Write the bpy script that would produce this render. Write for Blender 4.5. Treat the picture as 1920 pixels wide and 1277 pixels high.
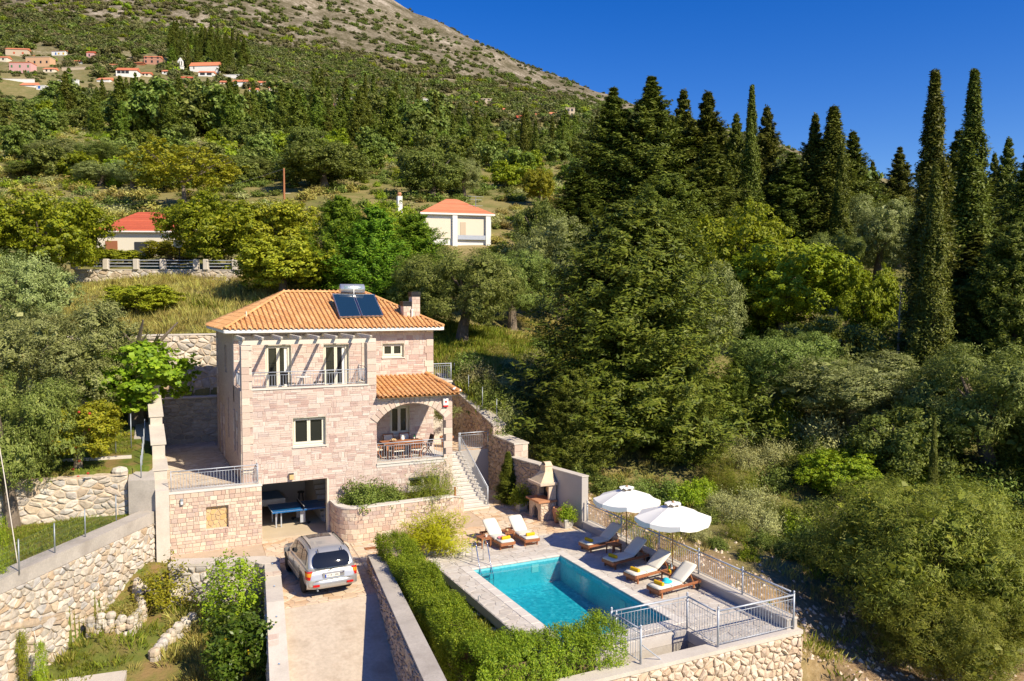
import bpy, math, random
import numpy as np
from mathutils import Vector, Matrix
R = math.radians
random.seed(7)
RNG = np.random.default_rng(7)
S = bpy.context.scene
COL = S.collection
for _o in list(bpy.data.objects):
    bpy.data.objects.remove(_o)

# ------------------------------------------------------------------ camera
CAM_H, FPX, YAW, PITCH = 10.0, 1493.0, R(25.87), math.atan((638.5 - 568.0) / 1493.0)
cam_d = bpy.data.cameras.new('camera')
cam = bpy.data.objects.new('camera', cam_d)
COL.objects.link(cam)
cam.location = (0, 0, CAM_H)
cam.rotation_euler = (R(90) - PITCH, 0, -YAW)
cam_d.sensor_fit = 'HORIZONTAL'
cam_d.sensor_width = 36.0
cam_d.lens = FPX / 1920.0 * 36.0
cam_d.clip_start, cam_d.clip_end = 0.5, 12000
S.camera = cam

# ------------------------------------------------------------------ sky and sun
SUN = Vector((-0.457, 1.0, -0.93)).normalized()          # the way the light travels
elev = math.asin(-SUN.z)
W = bpy.data.worlds.new('World')
S.world = W
W.use_nodes = True
_n = W.node_tree.nodes
_l = W.node_tree.links
_bg = _n['Background']
_sky = _n.new('ShaderNodeTexSky')
_sky.sky_type = 'NISHITA'
_sky.sun_disc = False
_sky.sun_elevation = elev
_sky.sun_rotation = math.atan2(-SUN.x, -SUN.y)
_sky.altitude = 400
_sky.air_density = 1.0
_sky.dust_density = 0.3
_sky.ozone_density = 4.0
_hs = _n.new('ShaderNodeHueSaturation')
_hs.inputs['Saturation'].default_value = 1.40
_hs.inputs['Hue'].default_value = 0.520
_hs.inputs['Value'].default_value = 1.0
_l.new(_sky.outputs[0], _hs.inputs['Color'])
_l.new(_hs.outputs[0], _bg.inputs['Color'])
_bg.inputs['Strength'].default_value = 0.105
sun_d = bpy.data.lights.new('sun', 'SUN')
sun_d.energy = 5.0
sun_d.angle = R(0.53)
sun_d.color = (1.0, 0.89, 0.71)
sun_o = bpy.data.objects.new('sun', sun_d)
COL.objects.link(sun_o)
sun_o.location = (60, -80, 90)
sun_o.rotation_euler = SUN.to_track_quat('-Z', 'Y').to_euler()
S.view_settings.view_transform = 'Standard'
S.view_settings.look = 'None'
S.view_settings.exposure = 0.50
S.view_settings.gamma = 1.0
S.view_settings.use_curve_mapping = False
S.render.engine = 'CYCLES'
S.cycles.max_bounces = 6
S.cycles.diffuse_bounces = 3
S.cycles.glossy_bounces = 3
S.cycles.transmission_bounces = 4
S.cycles.transparent_max_bounces = 6
S.cycles.caustics_reflective = False
S.cycles.caustics_refractive = False
S.cycles.sample_clamp_indirect = 4.0
S.cycles.use_denoising = True
try:
    S.cycles.denoiser = 'OPENIMAGEDENOISE'
    S.cycles.denoising_input_passes = 'RGB_ALBEDO_NORMAL'
    S.cycles.denoising_prefilter = 'ACCURATE'
except Exception:
    pass

# ------------------------------------------------------------------ places
SY, CY = math.sin(YAW), math.cos(YAW)
CP, SP = math.cos(PITCH), math.sin(PITCH)

def ray(px, py):
    a, b = (px - 960) / FPX, -(py - 638.5) / FPX
    fx = CP + b * SP                     # along the heading
    return (CY * a + SY * fx, -SY * a + CY * fx, -SP + b * CP)

def at_z(px, py, z=0.0):
    d = ray(px, py); t = (z - CAM_H) / d[2]
    return Vector((d[0] * t, d[1] * t, z))

def at_y(px, py, Y):
    d = ray(px, py); t = Y / d[1]
    return Vector((d[0] * t, Y, CAM_H + d[2] * t))

def at_d(px, py, dist):
    """the place seen at a pixel, dist metres ahead"""
    d = ray(px, py)
    t = dist / (d[0] * SY + d[1] * CY)
    return Vector((d[0] * t, d[1] * t, CAM_H + d[2] * t))

# ------------------------------------------------------------------ building blocks
def tag(o, label=None, cat=None, group=None, kind=None):
    if label: o['label'] = label
    if cat: o['category'] = cat
    if group: o['group'] = group
    if kind: o['kind'] = kind
    return o

def empty(name, loc=(0, 0, 0), rz=0.0):
    o = bpy.data.objects.new(name, None)
    COL.objects.link(o)
    o.location = loc
    o.rotation_euler = (0, 0, rz)
    o.empty_display_size = 0.3
    return o

def thing(name, label, cat, loc=(0, 0, 0), rz=0.0, group=None):
    return tag(empty(name, loc, rz), label, cat, group)

def mobj(name, me, parent=None, loc=None, rz=0.0):
    o = bpy.data.objects.new(name, me)
    COL.objects.link(o)
    if parent: o.parent = parent
    if loc is not None: o.location = loc
    if rz: o.rotation_euler = (0, 0, rz)
    return o

def copy_tree(o, parent=None):
    c = o.copy()
    COL.objects.link(c)
    c.parent = parent
    for ch in list(o.children):
        copy_tree(ch, c)
    return c

class MB:
    def __init__(s):
        s.v, s.f = [], []
    def add(s, vs, fs):
        b = len(s.v)
        s.v.extend(tuple(map(float, v)) for v in vs)
        s.f.extend([tuple(i + b for i in f) for f in fs])
        return s
    def box(s, x0, x1, y0, y1, z0, z1):
        return s.add([(x0, y0, z0), (x1, y0, z0), (x1, y1, z0), (x0, y1, z0), (x0, y0, z1), (x1, y0, z1), (x1, y1, z1), (x0, y1, z1)],
                     [(0, 3, 2, 1), (4, 5, 6, 7), (0, 1, 5, 4), (1, 2, 6, 5), (2, 3, 7, 6), (3, 0, 4, 7)])
    def rbox(s, x0, x1, y0, y1, z0, z1, b=0.02):
        """box with its upright and upper edges taken off"""
        def ring(i, z):
            return [(x0 + i, y0 + b * (b > i) , z)] 
        r = []
        for i, z in ((0, z0), (0, z1 - b), (b, z1)):
            a0, a1, c0, c1 = x0 + i, x1 - i, y0 + i, y1 - i
            r += [(a0 + b, c0, z), (a1 - b, c0, z), (a1, c0 + b, z), (a1, c1 - b, z), (a1 - b, c1, z), (a0 + b, c1, z), (a0, c1 - b, z), (a0, c0 + b, z)]
        f = []
        for k in range(2):
            for j in range(8):
                f.append((k * 8 + j, k * 8 + (j + 1) % 8, k * 8 + 8 + (j + 1) % 8, k * 8 + 8 + j))
        f.append(tuple(range(16, 24)))
        f.append(tuple(reversed(range(0, 8))))
        return s.add(r, f)
    def mbox(s, M, sx, sy, sz):
        """box of a size, set by a matrix"""
        c = [M @ Vector((x * sx / 2, y * sy / 2, z * sz / 2)) for z in (-1, 1) for y in (-1, 1) for x in (-1, 1)]
        return s.add(c, [(0, 2, 3, 1), (4, 5, 7, 6), (0, 1, 5, 4), (1, 3, 7, 5), (3, 2, 6, 7), (2, 0, 4, 6)])
    def bar(s, p, q, w, h, up=(0, 0, 1)):
        p, q = Vector(p), Vector(q)
        d = (q - p); L = d.length; d.normalize()
        u = Vector(up)
        if abs(d.dot(u)) > 0.98: u = Vector((0, 1, 0))
        sd = d.cross(u).normalized(); u = sd.cross(d)
        M = Matrix((sd, d, u)).transposed().to_4x4(); M.translation = (p + q) / 2
        return s.mbox(M, w, L, h)
    def cyl(s, p, q, r0, r1=None, n=8, caps=True):
        p, q = Vector(p), Vector(q)
        if r1 is None: r1 = r0
        d = (q - p).normalized()
        a = d.orthogonal().normalized(); b = d.cross(a)
        vs = [c + (a * math.cos(6.28318 * i / n) + b * math.sin(6.28318 * i / n)) * r for c, r in ((p, r0), (q, r1)) for i in range(n)]
        fs = [(i, (i + 1) % n, n + (i + 1) % n, n + i) for i in range(n)]
        if caps: fs += [tuple(reversed(range(n))), tuple(range(n, 2 * n))]
        return s.add(vs, fs)
    def tube(s, pts, r, n=6):
        pts = [Vector(p) for p in pts]
        rs = r if isinstance(r, (list, tuple)) else [r] * len(pts)
        vs, fs = [], []
        a = None
        for i, p in enumerate(pts):
            d = (pts[min(i + 1, len(pts) - 1)] - pts[max(i - 1, 0)]).normalized()
            if a is None: a = d.orthogonal().normalized()
            a = (a - d * a.dot(d)).normalized()
            b = d.cross(a)
            vs += [p + (a * math.cos(6.28318 * k / n) + b * math.sin(6.28318 * k / n)) * rs[i] for k in range(n)]
        for i in range(len(pts) - 1):
            fs += [(i * n + k, i * n + (k + 1) % n, i * n + n + (k + 1) % n, i * n + n + k) for k in range(n)]
        fs += [tuple(reversed(range(n))), tuple(range(len(pts) * n - n, len(pts) * n))]
        return s.add(vs, fs)
    def lathe(s, prof, n=12, c=(0, 0, 0)):
        vs = [(c[0] + r * math.cos(6.28318 * k / n), c[1] + r * math.sin(6.28318 * k / n), c[2] + z) for r, z in prof for k in range(n)]
        m = len(prof)
        fs = [(i * n + k, i * n + (k + 1) % n, i * n + n + (k + 1) % n, i * n + n + k) for i in range(m - 1) for k in range(n)]
        fs += [tuple(reversed(range(n))), tuple(range(m * n - n, m * n))]
        return s.add(vs, fs)
    def prism(s, poly, z0, z1):
        n = len(poly)
        z0f = z0 if callable(z0) else (lambda x, y: z0)
        z1f = z1 if callable(z1) else (lambda x, y: z1)
        vs = [(x, y, z0f(x, y)) for x, y in poly] + [(x, y, z1f(x, y)) for x, y in poly]
        fs = [(i, (i + 1) % n, n + (i + 1) % n, n + i) for i in range(n)] + [tuple(reversed(range(n))), tuple(range(n, 2 * n))]
        return s.add(vs, fs)
    def quad(s, a, b, c, d):
        return s.add([a, b, c, d], [(0, 1, 2, 3)])
    def mesh(s, name, mat, smooth=False):
        me = bpy.data.meshes.new(name)
        me.from_pydata(s.v, [], s.f)
        if mat: me.materials.append(mat)
        if smooth: me.polygons.foreach_set('use_smooth', [True] * len(me.polygons))
        me.update()
        return me
    def build(s, name, mat, parent=None, smooth=False, loc=None, rz=0.0):
        return mobj(name, s.mesh(name, mat, smooth), parent, loc, rz)

def np_mesh(name, V, F, mat, smooth=False):
    """mesh from numpy arrays, every face with the same number of corners"""
    me = bpy.data.meshes.new(name)
    V = np.ascontiguousarray(V, np.float32); F = np.ascontiguousarray(F, np.int32)
    nf, k = F.shape
    me.vertices.add(len(V)); me.vertices.foreach_set('co', V.ravel())
    me.loops.add(nf * k); me.loops.foreach_set('vertex_index', F.ravel())
    me.polygons.add(nf); me.polygons.foreach_set('loop_start', np.arange(0, nf * k, k, dtype=np.int32))
    if smooth: me.polygons.foreach_set('use_smooth', np.ones(nf, bool))
    if mat: me.materials.append(mat)
    me.update(calc_edges=True)
    me.validate()
    return me

# ------------------------------------------------------------------ materials
def _ramp(nt, cols, const=False):
    r = nt.nodes.new('ShaderNodeValToRGB')
    e = r.color_ramp.elements
    n = len(cols)
    while len(e) < n: e.new(0.5)
    for i, c in enumerate(cols):
        e[i].position = i / n if const else (i / (n - 1) if n > 1 else 0)
        e[i].color = (*c, 1)
    if const: r.color_ramp.interpolation = 'CONSTANT'
    return r

def _noise(nt, vec, scale, detail=4, rough=0.55, dim='3D'):
    t = nt.nodes.new('ShaderNodeTexNoise')
    t.inputs['Scale'].default_value = scale
    t.inputs['Detail'].default_value = detail
    t.inputs['Roughness'].default_value = rough
    nt.links.new(vec, t.inputs['Vector'])
    return t

def _math(nt, op, a, b=None, clamp=False):
    m = nt.nodes.new('ShaderNodeMath'); m.operation = op; m.use_clamp = clamp
    for i, x in enumerate((a, b)):
        if x is None: continue
        if isinstance(x, (int, float)): m.inputs[i].default_value = x
        else: nt.links.new(x, m.inputs[i])
    return m.outputs[0]

def _mix(nt, fac, a, b, mode='MIX'):
    m = nt.nodes.new('ShaderNodeMix'); m.data_type = 'RGBA'; m.blend_type = mode
    for s, x in ((m.inputs['Factor'], fac), (m.inputs[6], a), (m.inputs[7], b)):
        if isinstance(x, (int, float)): s.default_value = x
        elif isinstance(x, tuple): s.default_value = (*x, 1)
        else: nt.links.new(x, s)
    return m.outputs[2]

def _hash(nt):
    g = nt.nodes.new('ShaderNodeNewGeometry'); o = nt.nodes.new('ShaderNodeObjectInfo')
    w = nt.nodes.new('ShaderNodeTexWhiteNoise'); w.noise_dimensions = '2D'
    c = nt.nodes.new('ShaderNodeCombineXYZ')
    nt.links.new(_math(nt, 'MULTIPLY', g.outputs['Random Per Island'], 91.7), c.inputs[0])
    nt.links.new(_math(nt, 'MULTIPLY', o.outputs['Random'], 57.3), c.inputs[1])
    nt.links.new(c.outputs[0], w.inputs['Vector'])
    return w.outputs['Value'], g, o

def M(name, cols, rough=0.75, metal=0.0, spec=0.35, hashed=False, nscale=2.0, namt=0.22, fscale=40.0, bump=0.0, bscale=25.0, dirt=None, dscale=1.2, damt=0.5, coat=0.0, gcoord=False):
    m = bpy.data.materials.new(name); m.use_nodes = True
    nt = m.node_tree; bs = nt.nodes['Principled BSDF']
    if gcoord:
        vec = nt.nodes.new('ShaderNodeTexCoord').outputs['Object']
    else:
        vec = nt.nodes.new('ShaderNodeNewGeometry').outputs['Position']
    if isinstance(cols[0], (int, float)): cols = [cols]
    if len(cols) > 1:
        if hashed: fac = _hash(nt)[0]
        else: fac = _math(nt, 'MULTIPLY_ADD', _math(nt, 'SUBTRACT', _noise(nt, vec, nscale).outputs['Fac'], 0.5), 2.2); nt.nodes[-1].inputs[2].default_value = 0.5
        rp = _ramp(nt, cols); nt.links.new(fac, rp.inputs[0]); col = rp.outputs[0]
    else:
        col = None
    if namt > 0:
        f = _noise(nt, vec, fscale, 5, 0.65).outputs['Fac']
        v = _math(nt, 'MULTIPLY_ADD', _math(nt, 'SUBTRACT', f, 0.5), 4 * namt); nt.nodes[-1].inputs[2].default_value = 1.0
        cc = nt.nodes.new('ShaderNodeCombineColor')
        for i in range(3): nt.links.new(v, cc.inputs[i])
        col = _mix(nt, 1.0, col if col is not None else tuple(cols[0]), cc.outputs[0], 'MULTIPLY')
    if dirt:
        d = _noise(nt, vec, dscale, 6, 0.7).outputs['Fac']
        d = _math(nt, 'MULTIPLY', _math(nt, 'SUBTRACT', d, 0.5, True), 6 * damt, True)
        col = _mix(nt, d, col if col is not None else tuple(cols[0]), tuple(dirt))
    if col is None: bs.inputs['Base Color'].default_value = (*cols[0], 1)
    else: nt.links.new(col, bs.inputs['Base Color'])
    bs.inputs['Roughness'].default_value = rough
    bs.inputs['Metallic'].default_value = metal
    bs.inputs['Specular IOR Level'].default_value = spec
    bs.inputs['Coat Weight'].default_value = coat
    if bump > 0:
        b = nt.nodes.new('ShaderNodeBump'); b.inputs['Strength'].default_value = bump; b.inputs['Distance'].default_value = 0.02
        nt.links.new(_noise(nt, vec, bscale, 6, 0.65).outputs['Fac'], b.inputs['Height'])
        nt.links.new(b.outputs[0], bs.inputs['Normal'])
    return m

def leafmat(name, cols, trans=(0.30, 0.42, 0.04), tfac=0.3, rough=0.55, hue=0.02, val=0.25):
    """leaves: each its own shade, each tree its own tint, light coming through"""
    m = bpy.data.materials.new(name); m.use_nodes = True
    nt = m.node_tree
    nt.nodes.remove(nt.nodes['Principled BSDF'])
    out = nt.nodes['Material Output']
    h, g, o = _hash(nt)
    rp = _ramp(nt, cols); nt.links.new(h, rp.inputs[0])
    hs = nt.nodes.new('ShaderNodeHueSaturation')
    nt.links.new(rp.outputs[0], hs.inputs['Color'])
    a = _math(nt, 'MULTIPLY_ADD', _math(nt, 'SUBTRACT', o.outputs['Random'], 0.5), 2 * hue); nt.nodes[-1].inputs[2].default_value = 0.5
    nt.links.new(a, hs.inputs['Hue'])
    pn = _noise(nt, g.outputs['Position'], 0.9, 3).outputs['Fac']
    b = _math(nt, 'MULTIPLY_ADD', _math(nt, 'ADD', _math(nt, 'SUBTRACT', o.outputs['Random'], 0.5), _math(nt, 'MULTIPLY', _math(nt, 'SUBTRACT', pn, 0.5), 1.6)), 2 * val); nt.nodes[-1].inputs[2].default_value = 1.0
    nt.links.new(b, hs.inputs['Value'])
    p = nt.nodes.new('ShaderNodeBsdfPrincipled')
    p.inputs['Roughness'].default_value = rough
    p.inputs['Specular IOR Level'].default_value = 0.25
    nt.links.new(hs.outputs[0], p.inputs['Base Color'])
    t = nt.nodes.new('ShaderNodeBsdfTranslucent')
    nt.links.new(_mix(nt, 0.65, hs.outputs[0], tuple(trans)), t.inputs['Color'])
    mx = nt.nodes.new('ShaderNodeMixShader'); mx.inputs[0].default_value = tfac
    nt.links.new(p.outputs[0], mx.inputs[1]); nt.links.new(t.outputs[0], mx.inputs[2])
    nt.links.new(mx.outputs[0], out.inputs['Surface'])
    return m

# stone, plaster, ground
m_mortar = M('mortar', [(0.56, 0.475, 0.395), (0.63, 0.545, 0.455)], 0.9, namt=0.12)
m_ashlar = M('pink_ashlar', [(0.43, 0.295, 0.25), (0.57, 0.455, 0.38), (0.61, 0.51, 0.43), (0.50, 0.36, 0.30), (0.62, 0.525, 0.445), (0.46, 0.315, 0.265), (0.59, 0.485, 0.405), (0.54, 0.41, 0.34), (0.63, 0.545, 0.47), (0.45, 0.34, 0.30)], 0.85, hashed=True, namt=0.14, fscale=14, bump=0.35, bscale=18)
m_quoin = M('quoin_stone', [(0.49, 0.365, 0.295), (0.64, 0.53, 0.42), (0.47, 0.345, 0.28), (0.66, 0.56, 0.45), (0.55, 0.425, 0.34)], 0.85, hashed=True, namt=0.12, fscale=14, bump=0.3, bscale=18)
m_block = M('red_block', [(0.47, 0.325, 0.25), (0.60, 0.455, 0.34), (0.46, 0.325, 0.26), (0.69, 0.58, 0.43), (0.52, 0.38, 0.295), (0.66, 0.54, 0.40), (0.46, 0.345, 0.29), (0.70, 0.61, 0.47)], 0.85, hashed=True, namt=0.14, fscale=16, bump=0.4, bscale=18)
m_ochre = M('ochre_stone', [(0.55, 0.36, 0.14), (0.62, 0.46, 0.24), (0.50, 0.33, 0.16)], 0.85, hashed=True, namt=0.12)
m_rubble = M('white_rubble', [(0.58, 0.50, 0.39), (0.42, 0.37, 0.30), (0.66, 0.60, 0.50), (0.52, 0.41, 0.28), (0.40, 0.38, 0.35), (0.64, 0.56, 0.45), (0.50, 0.46, 0.39), (0.47, 0.34, 0.21), (0.45, 0.42, 0.38)], 0.9, hashed=True, namt=0.3, fscale=5, bump=1.0, bscale=7, dirt=(0.28, 0.23, 0.17), dscale=2.2, damt=0.5)
m_rubmort = M('rubble_mortar', [(0.46, 0.35, 0.23), (0.60, 0.50, 0.37), (0.38, 0.30, 0.22)], 0.95, namt=0.2, fscale=9, bump=0.5)
m_field = M('field_stone', [(0.62, 0.48, 0.33), (0.52, 0.38, 0.26), (0.70, 0.58, 0.44), (0.56, 0.42, 0.30), (0.66, 0.54, 0.42)], 0.88, hashed=True, namt=0.18, fscale=9, bump=0.5, bscale=12)
m_thin = M('stacked_stone', [(0.42, 0.30, 0.21), (0.52, 0.38, 0.27), (0.33, 0.24, 0.18), (0.58, 0.45, 0.33)], 0.88, hashed=True, namt=0.18, fscale=9, bump=0.5, bscale=12)
m_greystone = M('grey_rubble', [(0.42, 0.38, 0.32), (0.52, 0.47, 0.39), (0.34, 0.31, 0.27), (0.58, 0.53, 0.45)], 0.9, hashed=True, namt=0.2, fscale=6, bump=0.6, bscale=9)
m_concrete = M('concrete', [(0.38, 0.34, 0.29), (0.50, 0.45, 0.385)], 0.9, nscale=1.3, namt=0.14, fscale=18, bump=0.3, dirt=(0.24, 0.20, 0.165), dscale=0.8, damt=0.4)
m_concpale = M('pale_concrete', [(0.54, 0.48, 0.40), (0.62, 0.56, 0.47)], 0.9, nscale=1.1, namt=0.1, fscale=20, bump=0.25, dirt=(0.38, 0.33, 0.27), dscale=0.9, damt=0.35)
m_render = M('grey_render', [(0.42, 0.385, 0.345), (0.48, 0.44, 0.40)], 0.9, nscale=0.9, namt=0.07)
m_drive = M('driveway_concrete', [(0.42, 0.34, 0.25), (0.53, 0.44, 0.335), (0.47, 0.39, 0.295)], 0.9, nscale=0.9, namt=0.16, fscale=9, bump=0.25, dirt=(0.34, 0.25, 0.17), dscale=1.1, damt=0.45)
m_flag = M('flagstone', [(0.60, 0.42, 0.26), (0.66, 0.52, 0.36), (0.54, 0.35, 0.20), (0.68, 0.57, 0.43), (0.58, 0.44, 0.30)], 0.8, hashed=True, namt=0.14, fscale=8, bump=0.2, bscale=12)
m_flagj = M('flag_joint', [(0.46, 0.35, 0.24), (0.54, 0.42, 0.30)], 0.95, namt=0.15)
m_deck = M('deck_slab', [(0.52, 0.475, 0.41), (0.58, 0.535, 0.47), (0.49, 0.44, 0.375), (0.56, 0.50, 0.43)], 0.75, hashed=True, namt=0.12, fscale=7, bump=0.15, bscale=14)
m_deckj = M('deck_joint', [(0.50, 0.45, 0.40), (0.56, 0.51, 0.45)], 0.95, namt=0.12)
m_coping = M('pool_coping', [(0.60, 0.55, 0.48), (0.66, 0.61, 0.54)], 0.7, nscale=3, namt=0.08)
m_marble = M('pale_sill', [(0.62, 0.56, 0.48), (0.68, 0.63, 0.55)], 0.6, nscale=4, namt=0.06)
m_step = M('pale_step', [(0.56, 0.52, 0.46), (0.63, 0.59, 0.53)], 0.7, nscale=3, namt=0.08)
m_plaster = M('cream_plaster', [(0.70, 0.63, 0.49)], 0.9, namt=0.05)
m_white = M('white_paint', [(0.78, 0.75, 0.68)], 0.55, namt=0.04)
m_cream = M('cream_frame', [(0.70, 0.65, 0.52)], 0.5, namt=0.03)
m_whitewall = M('whitewash', [(0.74, 0.72, 0.66), (0.80, 0.78, 0.73)], 0.9, nscale=1, namt=0.05)
m_tile = M('clay_tile', [(0.62, 0.315, 0.115), (0.67, 0.37, 0.15), (0.58, 0.275, 0.10), (0.70, 0.41, 0.18), (0.64, 0.335, 0.125), (0.55, 0.28, 0.12)], 0.85, hashed=True, namt=0.11, fscale=7, dirt=(0.42, 0.24, 0.12), dscale=1.6, damt=.2)
m_tilered = M('red_tile', [(0.44, 0.09, 0.045), (0.52, 0.12, 0.055), (0.40, 0.08, 0.04)], 0.8, hashed=True, namt=0.1, fscale=3)
m_tileor = M('orange_tile', [(0.56, 0.19, 0.09), (0.64, 0.24, 0.12), (0.50, 0.15, 0.07)], 0.8, hashed=True, namt=0.1, fscale=2)
m_steel = M('painted_steel', [(0.42, 0.45, 0.50), (0.48, 0.51, 0.55)], 0.45, metal=0.25, spec=0.5, nscale=3, namt=0.04)
m_galv = M('galvanised_steel', [(0.30, 0.33, 0.35), (0.36, 0.39, 0.41)], 0.5, metal=0.5, nscale=5, namt=0.08)
m_chrome = M('polished_steel', [(0.75, 0.75, 0.75)], 0.15, metal=1.0, namt=0)
m_dark = M('dark_metal', [(0.03, 0.03, 0.033)], 0.5, namt=0.05)
m_wood = M('teak', [(0.32, 0.12, 0.05), (0.40, 0.165, 0.07), (0.27, 0.095, 0.04)], 0.5, hashed=True, namt=0.14, fscale=20)
m_pole = M('pole_wood', [(0.36, 0.20, 0.08)], 0.5, namt=0.1)
m_cushion = M('cream_canvas', [(0.74, 0.69, 0.57)], 0.9, namt=0.05, fscale=25)
m_canvas = M('white_canvas', [(0.80, 0.78, 0.72)], 0.9, namt=0.03)
m_yellow = M('yellow_towel', [(0.72, 0.42, 0.01)], 0.95, namt=0.12, fscale=60)
m_pink = M('pink_towel', [(0.72, 0.16, 0.20), (0.78, 0.35, 0.36)], 0.95, nscale=9, namt=0.1)
m_blue = M('blue_straw', [(0.03, 0.50, 0.62)], 0.85, namt=0.1)
m_terra = M('terracotta', [(0.42, 0.19, 0.09), (0.50, 0.25, 0.13)], 0.85, nscale=5, namt=0.1)
m_planter = M('planter_stone', [(0.40, 0.39, 0.36), (0.50, 0.48, 0.44)], 0.85, nscale=4, namt=0.12)
m_soil = M('soil', [(0.16, 0.10, 0.06), (0.24, 0.16, 0.10)], 0.95, nscale=6, namt=0.25)
m_bark = M('bark', [(0.14, 0.105, 0.075), (0.22, 0.175, 0.13)], 0.95, nscale=5, namt=0.3, fscale=15)
m_deadwood = M('dead_wood', [(0.36, 0.31, 0.26), (0.45, 0.40, 0.34)], 0.95, nscale=5, namt=0.2)
m_black = M('black_rubber', [(0.02, 0.02, 0.02)], 0.7, namt=0.05)
m_rust = M('rusty_iron', [(0.30, 0.12, 0.05), (0.36, 0.16, 0.07)], 0.8, nscale=8, namt=0.15)

def glass_mat(name, col, rough=0.03):
    m = bpy.data.materials.new(name); m.use_nodes = True
    b = m.node_tree.nodes['Principled BSDF']
    b.inputs['Base Color'].default_value = (*col, 1); b.inputs['Roughness'].default_value = rough
    b.inputs['Specular IOR Level'].default_value = 0.6
    return m
m_glass = glass_mat('window_glass', (0.018, 0.02, 0.019))
m_carglass = glass_mat('car_glass', (0.008, 0.010, 0.014), 0.02)
m_solar = glass_mat('solar_glass', (0.010, 0.030, 0.060), 0.08)
# ------------------------------------------------------------------ the lie of the land
# places on the ground: heading (as picture column), picture row, metres ahead
_CP = [(-900, 560, 60), (-900, 300, 300), (-900, 0, 900), (-400, 620, 40), (-300, 540, 62),
       (0, 622, 50), (200, 620, 51), (400, 614, 52), (640, 610, 54), (250, 572, 58), (450, 566, 60), (250, 536, 64), (450, 530, 66), (50, 540, 64),
       (300, 500, 72), (240, 486, 82), (480, 480, 80), (0, 470, 80), (650, 500, 75), (800, 452, 92), (900, 448, 95), (1000, 470, 92),
       (60, 400, 105), (300, 385, 112), (500, 378, 118), (700, 365, 125), (900, 372, 125), (1030, 380, 122),
       (40, 305, 150), (300, 315, 155), (600, 310, 160), (850, 318, 165), (1050, 335, 170),
       (100, 255, 210), (450, 262, 225), (800, 275, 235), (1050, 290, 240),
       (60, 185, 420), (300, 182, 440), (600, 205, 400), (800, 222, 400), (1000, 245, 400), (1150, 262, 420),
       (60, 130, 540), (250, 130, 560), (390, 140, 540), (500, 160, 520), (700, 195, 520), (950, 205, 540), (1060, 220, 560), (1180, 235, 600),
       (0, 60, 720), (300, 60, 760), (600, 105, 800), (900, 175, 760), (1120, 215, 800),
       (-300, 0, 900), (0, -30, 980), (300, -30, 1000), (600, 25, 1100), (800, 90, 1150), (1000, 165, 1150), (1150, 206, 1150),
       (300, -190, 1400), (500, -110, 1400), (720, -2, 1400), (850, 61, 1400), (950, 108, 1400), (1050, 154, 1400), (1150, 190, 1400), (1250, 222, 1400), (1350, 246, 1400), (1450, 275, 1400), (1510, 296, 1400), (1650, 345, 1400), (1920, 420, 1400), (2900, 520, 1400),
       (300, 60, 2000), (720, 160, 2000), (1050, 260, 2000), (1450, 340, 2000), (1920, 470, 2000), (-900, 200, 2000), (2900, 560, 2000),
       (720, 690, 50), (800, 640, 56), (900, 690, 51), (880, 705, 48), (960, 790, 45), (1000, 865, 41), (950, 625, 64), (1000, 560, 78), (1100, 470, 98),
       (1150, 945, 38), (1230, 1000, 35), (1350, 1060, 31), (1450, 1110, 28.5), (1300, 940, 38.5), (1400, 890, 42), (1330, 760, 54), (1400, 668, 66), (1250, 610, 74), (1560, 1110, 31), (1600, 1215, 27), (1540, 1240, 25.5), (1720, 1265, 26), (1900, 1200, 28), (1480, 1270, 22), (1520, 1330, 21),
       (1600, 860, 44), (1560, 720, 58), (1750, 690, 57), (1750, 980, 37), (1900, 860, 44), (1900, 640, 62), (1650, 560, 78), (1450, 520, 85), (1900, 520, 90),
       (1250, 420, 120), (1450, 430, 120), (1650, 450, 120), (1850, 450, 125), (1250, 330, 220), (1500, 365, 240), (1800, 405, 240), (1400, 300, 560), (1700, 380, 600), (2000, 430, 600),
       (2400, 900, 45), (2400, 560, 90), (2400, 470, 250), (2900, 1000, 40), (2900, 560, 300), (2300, 1300, 24),
       (900, 1600, 18), (300, 1700, 18), (1500, 1700, 16), (-400, 1600, 18), (2400, 1700, 16), (960, 2600, 11), (-900, 1200, 22), (2900, 1500, 16), (-900, 2400, 11), (2900, 2600, 11), (-600, 800, 34)]
_cp = np.array(_CP, float)
_U = np.stack([_cp[:, 0] / 420.0, np.log(_cp[:, 2]) * 1.9], 1)
_K = np.linalg.norm(_U[:, None] - _U[None], axis=2)
_N = len(_U)
_A = np.zeros((_N + 3, _N + 3)); _A[:_N, :_N] = _K; _A[:_N, _N] = 1; _A[:_N, _N + 1:] = _U; _A[_N, :_N] = 1; _A[_N + 1:, :_N] = _U.T
_w = np.linalg.solve(_A, np.concatenate([_cp[:, 1], [0, 0, 0]]))

def _row(px, d):
    q = np.stack([np.asarray(px, float).ravel() / 420.0, np.log(np.asarray(d, float).ravel()) * 1.9], 1)
    o = np.empty(len(q))
    for i in range(0, len(q), 4000):
        k = np.linalg.norm(q[i:i + 4000, None] - _U[None], axis=2)
        o[i:i + 4000] = k @ _w[:_N] + _w[_N] + q[i:i + 4000] @ _w[_N + 1:]
    return o

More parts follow.
